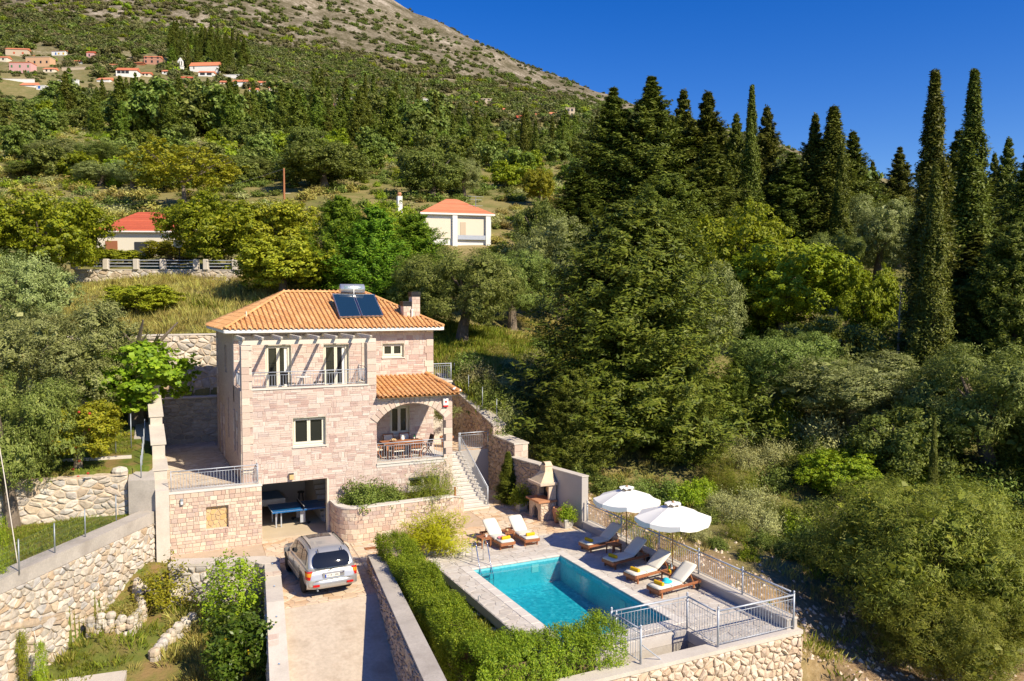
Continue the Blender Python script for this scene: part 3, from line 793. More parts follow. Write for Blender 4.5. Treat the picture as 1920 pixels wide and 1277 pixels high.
def scatter(name, label, pts, scl, proto_mesh, cat=None):
    """uncountable growth: one object, the clumps set out on its points"""
    me = bpy.data.meshes.new(name)
    me.vertices.add(len(pts)); me.vertices.foreach_set('co', np.asarray(pts, np.float32).ravel())
    a = me.attributes.new('scl', 'FLOAT_VECTOR', 'POINT'); a.data.foreach_set('vector', np.asarray(scl, np.float32).ravel())
    r = me.attributes.new('rot', 'FLOAT_VECTOR', 'POINT')
    rr = np.zeros((len(pts), 3), np.float32); rr[:, 2] = RNG.uniform(0, 6.28, len(pts)); r.data.foreach_set('vector', rr.ravel())
    o = mobj(name, me)
    pr = bpy.data.objects.new(name + '_clump', proto_mesh)
    ng = bpy.data.node_groups.new(name, 'GeometryNodeTree')
    ng.interface.new_socket('Geometry', in_out='INPUT', socket_type='NodeSocketGeometry')
    ng.interface.new_socket('Geometry', in_out='OUTPUT', socket_type='NodeSocketGeometry')
    N, K = ng.nodes, ng.links
    gi, go = N.new('NodeGroupInput'), N.new('NodeGroupOutput')
    io = N.new('GeometryNodeInstanceOnPoints'); oi = N.new('GeometryNodeObjectInfo')
    oi.inputs['Object'].default_value = pr; oi.inputs['As Instance'].default_value = True
    na = N.new('GeometryNodeInputNamedAttribute'); na.data_type = 'FLOAT_VECTOR'; na.inputs[0].default_value = 'scl'
    nb = N.new('GeometryNodeInputNamedAttribute'); nb.data_type = 'FLOAT_VECTOR'; nb.inputs[0].default_value = 'rot'
    K.new(gi.outputs[0], io.inputs['Points']); K.new(oi.outputs['Geometry'], io.inputs['Instance'])
    K.new(na.outputs[0], io.inputs['Scale']); K.new(nb.outputs[0], io.inputs['Rotation'])
    K.new(io.outputs[0], go.inputs[0])
    md = o.modifiers.new('clumps', 'NODES'); md.node_group = ng
    return tag(o, label, cat, None, 'stuff')
# ------------------------------------------------------------------ stonework
def clip_half(poly, nx, ny, c):
    """keep the side where nx*x + ny*y <= c"""
    out = []
    n = len(poly)
    for i in range(n):
        p, q = poly[i], poly[(i + 1) % n]
        a, b = nx * p[0] + ny * p[1] - c, nx * q[0] + ny * q[1] - c
        if a <= 0: out.append(p)
        if (a < 0 < b) or (b < 0 < a):
            t = a / (a - b)
            out.append((p[0] + (q[0] - p[0]) * t, p[1] + (q[1] - p[1]) * t))
    return out

def inside(poly, x, y):
    s = False
    n = len(poly)
    for i in range(n):
        (x0, y0), (x1, y1) = poly[i], poly[(i + 1) % n]
        if (y0 > y) != (y1 > y) and x < (x1 - x0) * (y - y0) / (y1 - y0) + x0: s = not s
    return s

def area(p):
    return abs(sum(p[i][0] * p[(i + 1) % len(p)][1] - p[(i + 1) % len(p)][0] * p[i][1] for i in range(len(p)))) / 2

def cells(region, sx, sy, gap, rng, jit=.42, stagger=True, convex=True, drop=0.0):
    """irregular stones filling a region: cells about sx by sy with joints of width gap"""
    xs = [p[0] for p in region]; ys = [p[1] for p in region]
    x0, x1, y0, y1 = min(xs), max(xs), min(ys), max(ys)
    pts = []
    r = 0
    y = y0 - sy
    while y < y1 + sy:
        x = x0 - sx + (sx * .5 if (r % 2 and stagger) else 0)
        while x < x1 + sx:
            if rng.random() >= drop: pts.append((x + rng.uniform(-jit, jit) * sx, y + rng.uniform(-jit, jit) * sy))
            x += sx
        y += sy; r += 1
    grid = {}
    for i, p in enumerate(pts):
        grid.setdefault((int(math.floor(p[0] / sx)), int(math.floor(p[1] / sy))), []).append(i)
    out = []
    k = sx / sy
    for i, p in enumerate(pts):
        if not (x0 - sx * .6 < p[0] < x1 + sx * .6 and y0 - sy * .6 < p[1] < y1 + sy * .6): continue
        if convex: poly = list(region)
        else:
            if not inside(region, p[0], p[1]): continue
            poly = [(p[0] - 2 * sx, p[1] - 2 * sy), (p[0] + 2 * sx, p[1] - 2 * sy), (p[0] + 2 * sx, p[1] + 2 * sy), (p[0] - 2 * sx, p[1] + 2 * sy)]
        gx, gy = int(math.floor(p[0] / sx)), int(math.floor(p[1] / sy))
        nb = [j for a in range(gx - 2, gx + 3) for b in range(gy - 2, gy + 3) for j in grid.get((a, b), ()) if j != i]
        nb.sort(key=lambda j: (pts[j][0] - p[0]) ** 2 + ((pts[j][1] - p[1]) * k) ** 2)
        for j in nb[:14]:
            q = pts[j]
            # halfway line in a space where cells are as wide as high
            nx, ny = q[0] - p[0], (q[1] - p[1]) * k * k
            L = math.hypot(nx, ny)
            mx, my = (p[0] + q[0]) / 2, (p[1] + q[1]) / 2
            poly = clip_half(poly, nx / L, ny / L, (nx * mx + ny * my) / L - gap / 2)
            if len(poly) < 3: break
        if len(poly) >= 3 and area(poly) > .12 * sx * sy: out.append(poly)
    return out

def chaikin(poly, t=.15):
    o = []
    n = len(poly)
    for i in range(n):
        p, q = poly[i], poly[(i + 1) % n]
        o.append((p[0] + (q[0] - p[0]) * t, p[1] + (q[1] - p[1]) * t)); o.append((p[0] + (q[0] - p[0]) * (1 - t), p[1] + (q[1] - p[1]) * (1 - t)))
    return o

_SR = random.Random(77)
def stone_geo(poly, to3, depth, ch, rough=0.0):
    """one stone: outline pushed out from the wall, face inset by ch"""
    n = len(poly)
    cx, cy = sum(p[0] for p in poly) / n, sum(p[1] for p in poly) / n
    r = math.sqrt(area(poly)) / 2 + 1e-6
    k = max(.3, 1 - ch / r)
    ins = [(cx + (p[0] - cx) * k, cy + (p[1] - cy) * k) for p in poly]
    if area(poly) and sum(poly[i][0] * poly[(i + 1) % n][1] - poly[(i + 1) % n][0] * poly[i][1] for i in range(n)) < 0:
        poly, ins = poly[::-1], ins[::-1]
    if rough:
        a_, b_ = _SR.uniform(-1, 1) * rough * depth / r, _SR.uniform(-1, 1) * rough * depth / r
        W_ = [depth + a_ * (x - cx) + b_ * (y - cy) + _SR.uniform(-.5, .5) * rough * depth for x, y in ins]
    else: W_ = [depth] * n
    v = [to3(x, y, -.01) for x, y in poly] + [to3(x, y, min(depth, W_[i]) - ch * .6) for i, (x, y) in enumerate(poly)] + [to3(x, y, W_[i]) for i, (x, y) in enumerate(ins)]
    if rough:
        v.append(to3(cx + _SR.uniform(-.3, .3) * r, cy + _SR.uniform(-.3, .3) * r, depth * (1 + _SR.uniform(0, 1) * rough)))
        f = [(i, (i + 1) % n, n + (i + 1) % n, n + i) for i in range(n)] + [(n + i, n + (i + 1) % n, 2 * n + (i + 1) % n, 2 * n + i) for i in range(n)] + [(2 * n + i, 2 * n + (i + 1) % n, 3 * n) for i in range(n)]
        return v, f
    f = [(i, (i + 1) % n, n + (i + 1) % n, n + i) for i in range(n)] + [(n + i, n + (i + 1) % n, 2 * n + (i + 1) % n, 2 * n + i) for i in range(n)] + [tuple(range(2 * n, 3 * n))]
    return v, f

def lay(parent, name, geos, mat, limit=300, smooth=False, key=None):
    """the largest pieces become objects of their own, the rest one object"""
    def size(g):
        v = Vector(g[0][-1]) - Vector(g[0][len(g[0]) // 2 - 1]) if key else None
        xs = [p[0] for p in g[0]]; ys = [p[1] for p in g[0]]; zs = [p[2] for p in g[0]]
        c = (sum(xs) / len(xs), sum(ys) / len(ys), sum(zs) / len(zs) - CAM_H)
        e = sorted((max(xs) - min(xs), max(ys) - min(ys), max(zs) - min(zs)))
        return e[1] * e[2] / (c[0] ** 2 + c[1] ** 2 + c[2] ** 2)
    order = sorted(range(len(geos)), key=lambda i: -size(geos[i]))
    for i in order[:limit]:
        v, f = geos[i]
        c = v[-1]
        mb = MB(); mb.add([(a[0] - c[0], a[1] - c[1], a[2] - c[2]) for a in v], f)
        mb.build(name, mat, parent, smooth, c)
    if len(order) > limit:
        mb = MB()
        for i in order[limit:]: mb.add(*geos[i])
        tag(mb.build(name + 's', mat, parent, smooth), None, None, None, 'stuff')

def plane_y(Y):           # a face that looks towards the viewer (-Y)
    return lambda u, v, w: (u, Y - w, v)
def plane_line(A, B, out):  # an upright face from A to B (plan), stones standing out on the side 'out' (+1 right of A>B)
    ax, ay = A; L = math.hypot(B[0] - ax, B[1] - ay)
    tx, ty = (B[0] - ax) / L, (B[1] - ay) / L
    nx, ny = ty * out, -tx * out
    return (lambda u, v, w: (ax + tx * u + nx * w, ay + ty * u + ny * w, v)), L

def rubble_wall(name, label, A, B, zb, zt, thick, mat, out=1, sx=.42, sy=.28, gap=.035, depth=.05, ch=.03, cap=None, core=None, limit=300, seed=1, rnd=True, capmat=None, capw=.06, group=None, jit=.42, both=False, coreoff=0):
    """upright stone wall from A to B; zb, zt: heights at both ends; its stones face the side 'out'"""
    t = thing(name, label, 'wall', (0, 0, 0), 0, group)
    to3, L = plane_line(A, B, out)
    rng = random.Random(seed)
    c = MB()
    def P(u, w, v): return to3(u, v, w)
    c.add([P(0, 0, zb[0]), P(L, 0, zb[1]), P(L, -thick, zb[1]), P(0, -thick, zb[0]), P(0, 0, zt[0]), P(L, 0, zt[1]), P(L, -thick, zt[1]), P(0, -thick, zt[0])],
          [(0, 1, 2, 3), (4, 5, 6, 7), (0, 1, 5, 4), (1, 2, 6, 5), (2, 3, 7, 6), (3, 0, 4, 7)])
    co = c.build('wall_core', core or m_rubmort, t)
    reg = [(0, zb[0]), (L, zb[1]), (L, zt[1] - .01), (0, zt[0] - .01)]
    polys = cells(reg, sx, sy, gap, rng, jit, drop=.22 if rnd else 0)
    geos = []
    for p in polys:
        if rnd: p = chaikin(p)
        geos.append(stone_geo(p, to3, depth * rng.uniform(.6, 1.4), ch, .45))
    lay(t, 'stone', geos, mat, limit)
    if cap:
        m = MB(); e = capw
        m.add([P(-e, e, zt[0] + .004), P(L + e, e, zt[1] + .004), P(L + e, -thick - e, zt[1] + .004), P(-e, -thick - e, zt[0] + .004), P(-e, e, zt[0] + cap), P(L + e, e, zt[1] + cap), P(L + e, -thick - e, zt[1] + cap), P(-e, -thick - e, zt[0] + cap)],
              [(3, 2, 1, 0), (4, 5, 6, 7), (0, 1, 5, 4), (1, 2, 6, 5), (2, 3, 7, 6), (3, 0, 4, 7)])
        m.build('coping', capmat or m_concpale, t)
    return t

def wall_rects(x0, x1, z0, z1, holes):
    """what is left of a rectangle once the holes are cut"""
    xs = sorted({x0, x1, *[h[0] for h in holes], *[h[1] for h in holes]})
    out = []
    for a, b in zip(xs, xs[1:]):
        if b <= x0 or a >= x1: continue
        zs = [(h[2], h[3]) for h in holes if h[0] < (a + b) / 2 < h[1]]
        zs.sort()
        z = z0
        for p, q in zs:
            if p > z: out.append((a, b, z, min(p, z1)))
            z = max(z, q)
        if z < z1: out.append((a, b, z, z1))
    return out

def ashlar(x0, x1, z0, z1, holes, rng, ch=(.17, .28), cw=(.26, .52), plain=.14, thin=True):
    """coursed squared stone with thin slips grouped in blocks: rectangles clear of the holes"""
    out = []
    z = z0
    while z < z1 - .02:
        h = min(rng.uniform(*ch), z1 - z)
        if z1 - z - h < .12: h = z1 - z
        x = x0 + (rng.uniform(-.5, 0))
        while x < x1:
            w = rng.uniform(*cw)
            a, b = max(x, x0), min(x + w, x1)
            if x1 - b < .12: b = x1
            x = max(x + w, b)
            if b - a < .03: continue
            r = rng.random()
            if not thin or r < plain: sub = [(a, b, z, z + h)]
            elif r < .70:
                n = 3 if h > .23 else 2
                hs = [rng.uniform(.8, 1.2) for _ in range(n)]; s = sum(hs); zz = z; sub = []
                for q in hs:
                    if rng.random() < .35 and b - a > .5:
                        m_ = a + (b - a) * rng.uniform(.35, .65); sub += [(a, m_, zz, zz + h * q / s), (m_, b, zz, zz + h * q / s)]
                    else: sub.append((a, b, zz, zz + h * q / s))
                    zz += h * q / s
            elif r < .90:
                m_ = a + (b - a) * rng.uniform(.35, .65); k = rng.uniform(.4, .6)
                sub = [(a, m_, z, z + h), (m_, b, z, z + h * k), (m_, b, z + h * k, z + h)]
            else:
                n = 3; sub = [(a + (b - a) * i / n, a + (b - a) * (i + 1) / n, z, z + h) for i in range(n)]
            out += sub
        z += h
    res = []
    for s in out:
        rs = [s]
        for hh in holes:
            nr = []
            for (a, b, c, d) in rs:
                if b <= hh[0] or a >= hh[1] or d <= hh[2] or c >= hh[3]: nr.append((a, b, c, d)); continue
                if a < hh[0]: nr.append((a, hh[0], c, d))
                if b > hh[1]: nr.append((hh[1], b, c, d))
                e, f_ = max(a, hh[0]), min(b, hh[1])
                if c < hh[2]: nr.append((e, f_, c, hh[2]))
                if d > hh[3]: nr.append((e, f_, hh[3], d))
            rs = nr
        res += [q for q in rs if q[1] - q[0] > .035 and q[3] - q[2] > .03]
    return res

def rect_geo(q, to3, depth, gap=.009, ch=.009):
    a, b, c, d = q
    g = gap / 2
    return stone_geo([(a + g, c + g), (b - g, c + g), (b - g, d - g), (a + g, d - g)], to3, depth, ch)
# ------------------------------------------------------------------ the villa
XL, XR, YF, YU, YB = 4.24, 13.58, 34.4, 36.9, 43.9
XC = 9.97                                  # right edge of the front block
villa = thing('villa', 'pink stone villa with orange tiled hip roof, pergola balcony and arched veranda', 'house', (0, 0, 0))
rng = random.Random(3)

def reveal(mb, x0, x1, z0, z1, Y, dep, th=.02):
    pass

# ---- walls: cores with openings, then the stones
gar = (4.96, 7.80, -1, 2.38)
win = (6.30, 7.72, 3.86, 5.10)
bwin = (11.42, 12.95, 1.42, 2.04)
AX0, AX1, AZF, AZS, ARISE = 9.97, 13.24, 2.78, 4.66, 0.80
acx = (AX0 + AX1) / 2; half = (AX1 - AX0) / 2
ARAD = (half ** 2 + ARISE ** 2) / (2 * ARISE); acz = AZS + ARISE - ARAD
def arch_z(x):
    return acz + math.sqrt(max(0, ARAD ** 2 - (x - acx) ** 2))
fw = MB()
ZS = 6.36
for (a, b, c, d) in wall_rects(XL, XC, -.6, ZS, [gar, win]):
    fw.box(a, b, YF, YF + .30, c, d)
for (a, b, c, d) in wall_rects(XC, XR, -.6, AZF - .06, [bwin]):
    fw.box(a, b, YF, YF + .30, c, d)
fw.box(AX1, XR, YF, YF + .34, AZF - .06, 5.78)               # right-hand pier
n = 18
for i in range(n):                                            # spandrel over the arch
    xa, xb = AX0 + (AX1 - AX0) * i / n, AX0 + (AX1 - AX0) * (i + 1) / n
    za, zb = arch_z(xa), arch_z(xb)
    fw.add([(xa, YF, za), (xb, YF, zb), (xb, YF, 5.78), (xa, YF, 5.78), (xa, YF + .34, za), (xb, YF + .34, zb), (xb, YF + .34, 5.78), (xa, YF + .34, 5.78)],
           [(0, 1, 2, 3), (7, 6, 5, 4), (0, 4, 5, 1), (3, 2, 6, 7)])
fw.box(XL, XL + .42, YF, YF + .42, ZS, 8.22); fw.box(XC - .42, XC, YF, YF + .42, ZS, 8.22)   # balcony columns
front = fw.build('front_wall', m_mortar, villa)

holes = [gar, win, bwin]
geos = []
toF = plane_y(YF)
for q in ashlar(XL, XC, -.3, ZS, holes + [(4.2, 4.98, -1, 2.46)], rng):
    geos.append(rect_geo(q, toF, rng.uniform(.008, .02)))
for q in ashlar(XC, XR, -.3, 5.78, holes + [(XC, AX1, AZF - .06, AZS)], rng):
    cx, cz = (q[0] + q[1]) / 2, (q[2] + q[3]) / 2
    if cz > AZS - .3 and math.hypot(cx - acx, cz - acz) < ARAD + .27 and AX0 - .1 < cx < AX1 + .3: continue
    if q[1] > AX0 and q[0] < AX1 and any(AX0 < x_ < AX1 and AZF < z_ < arch_z(x_) - .001 for x_ in (q[0] + .01, q[1] - .01, cx) for z_ in (q[2] + .01, q[3] - .01)): continue
    geos.append(rect_geo(q, toF, rng.uniform(.008, .02)))
lay(front, 'stone', geos, m_ashlar, 300)
# quoins on the corners and piers
def quoins(parent, to3, x0, x1, z0, z1, alt=.12, h=(.28, .36), dep=.045, flip=False, nm='quoin'):
    z = z0; k = 0
    while z < z1 - .05:
        hh = min(rng.uniform(*h), z1 - z)
        if z1 - z - hh < .12: hh = z1 - z
        e = alt if k % 2 else 0
        q = (x0, x1 + e, z, z + hh) if not flip else (x0 - e, x1, z, z + hh)
        v, f = rect_geo(q, to3, dep)
        c = v[-1]
        MB().add([(a[0] - c[0], a[1] - c[1], a[2] - c[2]) for a in v], f).build(nm, m_quoin, parent, False, c)
        z += hh; k += 1
quoins(front, toF, XL, XL + .32, 2.5, 8.2); quoins(front, toF, XC - .42, XC, ZS, 8.2, 0)
quoins(front, toF, XR - .33, XR, -.2, 5.4, .1, flip=True)
# voussoirs of the arch
nv = 17
a0 = math.atan2(AZS - acz, AX0 - acx); a1 = math.atan2(AZS - acz, AX1 - acx)
for i in range(nv):
    p, q = a0 + (a1 - a0) * i / nv, a0 + (a1 - a0) * (i + 1) / nv
    r0, r1 = ARAD - .005, ARAD + (.36 if i % 2 == 0 else .30)
    poly = [(acx + r * math.cos(a), acz + r * math.sin(a)) for r, a in ((r0, p - .004), (r1, p - .004), (r1, q + .004), (r0, q + .004))]
    v, f = stone_geo(poly, toF, .05, .015); c = v[-1]
    MB().add([(a[0] - c[0], a[1] - c[1], a[2] - c[2]) for a in v], f).build('voussoir', m_quoin, front, False, c)

# left flank, back and right flank
sw = MB()
for (a, b, c, d) in wall_rects(YF + .30, YB, -.4, ZS, [(36.1, 36.75, 3.5, 5.2), (39.0, 39.35, 3.7, 5.6), (41.2, 42.1, 2.45, 4.9)]):
    sw.box(XL, XL + .3, a, b, c, d)
for (a, b, c, d) in wall_rects(YU + .30, YB, ZS, 8.82, [(39.6, 40.5, 6.7, 8.0)]):
    sw.box(XL, XL + .3, a, b, c, d)
m_flank = M('flank_stone', [(0.40, 0.28, 0.22), (0.55, 0.43, 0.33), (0.46, 0.33, 0.26), (0.60, 0.50, 0.40)], .88, nscale=5, namt=.22, fscale=9, bump=.5, bscale=9)
left = sw.build('left_wall', m_flank, villa)
toL = lambda u, v, w: (XL - w, u, v)
quoins(left, toL, YF + .002, YF + .34, 2.46, ZS, .12); quoins(left, toL, YB - .34, YB, 2.46, 8.8, .12, flip=True)
quoins(left, toL, 42.12, 42.4, 2.46, 5.0, .1); quoins(left, toL, 40.9, 41.18, 2.46, 5.0, .1, flip=True)
quoins(left, toL, 36.77, 37.0, 3.4, 5.3, .08); quoins(left, toL, 35.85, 36.08, 3.4, 5.3, .08, flip=True)
for (y0, y1, z0, z1, nm) in ((36.1, 36.75, 3.5, 5.2, 'side_window'), (39.0, 39.35, 3.7, 5.6, 'side_window'), (41.2, 42.1, 2.45, 4.9, 'side_door'), (39.6, 40.5, 6.7, 8.0, 'side_window')):
    d = MB().box(XL + .16, XL + .2, y0, y1, z0, z1).build(nm, m_glass if nm[5] == 'w' else m_wood, villa)
    f = MB(); f.box(XL + .12, XL + .17, y0, y0 + .07, z0, z1); f.box(XL + .12, XL + .17, y1 - .07, y1, z0, z1); f.box(XL + .12, XL + .17, y0 + .07, y1 - .07, z1 - .08, z1); f.box(XL + .12, XL + .17, y0 + .07, y1 - .07, z0, z0 + .08)
    f.build('frame', m_cream, d)
bk = MB(); bk.box(XL + .3, XR, YB - .3, YB, -.4, 8.82); bk.box(XR - .3, XR, YU + .3, YB - .3, -.4, 8.82)
bk.build('back_wall', m_flank, villa)

# upper front wall, set back behind the balcony
d1, d2, sw_ = (5.60, 6.74, 6.04, 8.10), (8.19, 9.39, 6.04, 8.08), (11.0, 12.1, 7.39, 8.06)
uw = MB()
for (a, b, c, d) in wall_rects(XL, XR, 5.6, 8.82, [d1, d2, sw_]):
    uw.box(a, b, YU, YU + .30, c, d)
for (a, b, c, d) in wall_rects(XC, XR, 2.6, 5.6, [(11.35, 12.35, 3.62, 5.02)]):
    uw.box(a, b, YU, YU + .30, c, d)
upper = uw.build('upper_wall', m_mortar, villa)
geos = []
toU = plane_y(YU)
for q in ashlar(XL, XR, 6.04, 8.80, [d1, d2, sw_], rng): geos.append(rect_geo(q, toU, rng.uniform(.008, .02)))
lay(upper, 'stone', geos, m_ashlar, 220)
quoins(upper, toU, XR - .36, XR, 6.6, 8.8, .1, flip=True); quoins(upper, toU, XC + .01, XC + .3, 6.6, 8.8, .1)
geos = [rect_geo(q, toU, rng.uniform(.008, .02)) for q in ashlar(XC + .3, XR, 2.78, 5.6, [(11.35, 12.35, 3.62, 5.02)], rng)]
lay(upper, 'stone', geos, m_ashlar, 90)
# inside walls of the balcony recess, veranda and garage
iw = MB()
iw.box(XC - .3, XC, YF + .42, YU, AZF, 5.6)                      # veranda left wall
iw.box(XC, XR, YF + .34, YU, 5.62, 5.74)                          # veranda ceiling
iw.box(XL + .31, XC - .001, YF + .31, YU, 5.86, 6.02)             # balcony floor
iw.box(XC - .22, XC, YF + .42, YU, 5.7, ZS - .02)
iw.build('inner_wall', m_plaster, villa)
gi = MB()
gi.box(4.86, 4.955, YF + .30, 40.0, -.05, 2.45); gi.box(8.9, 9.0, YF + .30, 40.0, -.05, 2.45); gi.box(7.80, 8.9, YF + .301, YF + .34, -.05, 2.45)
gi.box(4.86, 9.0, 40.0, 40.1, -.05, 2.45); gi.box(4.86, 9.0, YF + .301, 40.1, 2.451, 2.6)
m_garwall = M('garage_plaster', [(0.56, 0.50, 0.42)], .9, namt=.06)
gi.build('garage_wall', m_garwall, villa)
m_garfloor = M('garage_floor', [(0.52, 0.42, 0.29), (0.58, 0.48, 0.34)], .7, nscale=1, namt=.06)
MB().box(4.955, 8.9, YF - .02, 40.0, -.2, .03).build('garage_floor', m_garfloor, villa)
MB().box(7.74, 7.815, YF - .005, YF + .3, .03, 2.38).build('garage_door_frame', m_cream, villa)
MB().box(4.955, 4.99, YF + .1, YF + .3, .03, 2.38).build('garage_door_frame', m_cream, villa)
m_stairs = M('indoor_step', [(0.52, 0.47, 0.40)], .8, namt=.05)
st = MB()
for i in range(9): st.box(7.9, 8.85, 36.2 + i * .26, 40.0, .03 + i * .19 if i else .031, .22 + i * .19)
st.build('indoor_stairs', m_stairs, villa)
MB().box(XC - .02, XR + .01, YF - .03, YU, AZF - .14, AZF).build('veranda_floor', m_step, villa)
MB().box(XC - .02, AX1 + .06, YF - .07, YF + .32, AZF, AZF + .05).build('veranda_sill', m_marble, villa)
MB().box(XL + .38, XC - .36, YF - .06, YF + .34, ZS, ZS + .06).build('balcony_sill', m_marble, villa)

# ---- windows and doors
def casement(name, x0, x1, z0, z1, Y, dep=.2, leaves_=2, sill=True, fw_=.075, curtain=None, blind=False):
    w = MB().box(x0 + .02, x1 - .02, Y + dep + .05, Y + dep + .065, z0 + .02, z1 - .02).build(name, m_glass, villa)
    f = MB()
    f.box(x0, x0 + fw_, Y + dep, Y + dep + .08, z0, z1); f.box(x1 - fw_, x1, Y + dep, Y + dep + .08, z0, z1)
    f.box(x0 + fw_, x1 - fw_, Y + dep, Y + dep + .08, z1 - fw_, z1); f.box(x0 + fw_, x1 - fw_, Y + dep, Y + dep + .08, z0, z0 + fw_)
    f.build('frame', m_cream, w)
    n = leaves_
    for i in range(n):
        a, b = x0 + fw_ + (x1 - x0 - 2 * fw_) * i / n, x0 + fw_ + (x1 - x0 - 2 * fw_) * (i + 1) / n
        c, d, s = z0 + fw_, z1 - fw_, .07
        g = MB(); y0, y1 = Y + dep - .025, Y + dep + .048
        g.box(a + .004, a + s, y0, y1, c + .004, d - .004); g.box(b - s, b - .004, y0, y1, c + .004, d - .004); g.box(a + s, b - s, y0, y1, d - s, d - .004); g.box(a + s, b - s, y0, y1, c + .004, c + s + .02)
        g.build('sash', m_cream, w)
    if curtain:
        cu = MB(); a, b = curtain
        k = 14
        for i in range(k):
            xa, xb = a + (b - a) * i / k, a + (b - a) * (i + 1) / k
            ya, yb = Y + dep + .045 - .006 * (i % 2), Y + dep + .045 - .006 * ((i + 1) % 2)
            cu.quad((xa, ya, z0 + .12), (xb, yb, z0 + .12), (xb, yb, z1 - .1), (xa, ya, z1 - .1))
        cu.build('curtain', m_canvas, w)
    if sill: MB().box(x0 - .03, x1 + .03, Y - .06, Y + dep, z0 - .05, z0 + .001).build('sill', m_marble, w)
    # plastered reveal
    r = MB(); r.box(x0 - .001, x0 + .012, Y - .004, Y + dep, z0 + .002, z1); r.box(x1 - .012, x1 + .001, Y - .004, Y + dep, z0 + .002, z1); r.box(x0 + .012, x1 - .012, Y - .004, Y + dep, z1 - .012, z1 + .001)
    r.build('reveal', m_cream, w)
    return w
casement('front_window', *win, YF)
casement('bathroom_window', *sw_, YU, .16)
casement('balcony_door', *d1, YU, .16, sill=False, curtain=(6.45, 6.62))
casement('balcony_door', *d2, YU, .16, sill=False, curtain=(9.1, 9.26))
casement('veranda_window', 11.35, 12.35, 3.62, 5.02, YU, .14)
casement('cellar_window', *bwin, YF, .2)
vd = MB().box(XC + .001, XC + .03, 35.3, 36.3, AZF, 4.9).build('veranda_door', m_glass, villa)
g = MB(); g.box(XC + .001, XC + .06, 35.2, 35.3, AZF, 5.0); g.box(XC + .001, XC + .06, 36.3, 36.4, AZF, 5.0); g.box(XC + .001, XC + .06, 35.3, 36.3, 4.9, 5.0); g.build('frame', m_cream, vd)

# ---- main roof
EX0, EX1, EY0, EY1, EZ = 3.84, 13.92, 36.4, 44.4, 8.86
RX0, RX1, RY, RZ = 7.03, 11.15, 40.4, 10.50
rf = MB()
A_, B_, C_, D_, P_, Q_ = (EX0, EY0, EZ), (EX1, EY0, EZ), (EX1, EY1, EZ), (EX0, EY1, EZ), (RX0, RY, RZ), (RX1, RY, RZ)
rf.add([A_, B_, C_, D_, P_, Q_, (EX0, EY0, EZ - .05), (EX1, EY0, EZ - .05), (EX1, EY1, EZ - .05), (EX0, EY1, EZ - .05)],
       [(0, 1, 5, 4), (1, 2, 5), (2, 3, 4, 5), (3, 0, 4), (9, 8, 7, 6), (0, 6, 7, 1), (1, 7, 8, 2), (2, 8, 9, 3), (3, 9, 6, 0)])
m_underlay = M('roof_underlay', [(0.36, 0.15, 0.05)], .9, namt=.1)
roof = rf.build('roof', m_underlay, villa)
so = MB(); so.box(EX0 + .03, EX1 - .03, EY0 + .03, EY1 - .03, EZ - .20, EZ - .052)
so.build('soffit', m_white, roof)
gu = MB()
gu.box(EX0 - .02, EX1 + .02, EY0 - .05, EY0 + .028, EZ - .17, EZ - .02); gu.box(EX0 - .05, EX0 - .021, EY0, EY1, EZ - .17, EZ - .02)
gu.build('fascia', m_white, roof)

def tile_mesh(w, ln, t=.014):
    """barrel-and-pan roof tile, running down from y=0 to y=-ln"""
    prof = []
    for i in range(9):
        a = math.pi * i / 8
        prof.append((-w * .29 * math.cos(a) - w * .17, w * .30 * math.sin(a)))
    prof += [(w * .20, -.004), (w * .34, -.012), (w * .5, .0)]
    vs, fs = [], []
    for (y, dz, k) in ((.02, -.006, .92), (-ln, .016, 1.0)):
        for x, z in prof: vs.append((x * k, y, z * k + dz))
    n = len(prof)
    fs = [(i + 1, i, n + i, n + i + 1) for i in range(n - 1)]
    b = len(vs)
    for x, z in prof: vs.append((x * .97, -ln + .002, z - t + .012))
    fs += [(n + i + 1, n + i, b + i, b + i + 1) for i in range(n - 1)]
    return vs, fs

def tile_slope(parent, name, O, U, Dn, wid, length, left, right, w, ln, mat, limit, zlift=.012):
    """tiles on a slope: O ridge-side corner, U along the ridge, Dn down the slope; left/right bounds as functions of the way down"""
    U, Dn = Vector(U).normalized(), Vector(Dn).normalized()
    N_ = U.cross(Dn) * -1
    if N_.z < 0: N_ = -N_
    tv, tf = tile_mesh(w, ln * 1.12)
    me = MB().add(tv, tf).mesh(name, mat, False)
    rows = int(math.ceil(length / ln))
    spots = []
    for r in range(rows):
        s = length - (r + 1) * ln + ln          # top edge of this row measured down
        top = length - r * ln - ln
        k0 = int(math.floor(left(top + ln * .5) / w)); k1 = int(math.ceil(right(top + ln * .5) / w))
        for k in range(k0, k1):
            u = (k + .5) * w
            if u < left(top + ln * .55) + w * .05 or u > right(top + ln * .55) - w * .05: continue
            spots.append((u, top))
    Mr = Matrix((U, -Dn, N_)).transposed().to_4x4()
    objs = []
    for (u, top) in spots:
        p = Vector(O) + U * u + Dn * top + N_ * zlift
        p += N_ * rng.uniform(-.004, .004)
        objs.append(p)
    order = sorted(range(len(objs)), key=lambda i: (objs[i] - Vector((0, 0, CAM_H))).length)
    for i in order[:limit]:
        o = mobj(name, me, parent)
        m4 = Mr @ Matrix.Rotation(rng.uniform(-.012, .012), 4, 'Z'); m4.translation = objs[i]
        o.matrix_local = m4
    if len(order) > limit:
        b = MB()
        for i in order[limit:]:
            m4 = Mr.copy(); m4.translation = objs[i]
            b.add([m4 @ Vector(v) for v in tv], tf)
        tag(b.build(name + 's', mat, parent), None, None, None, 'stuff')

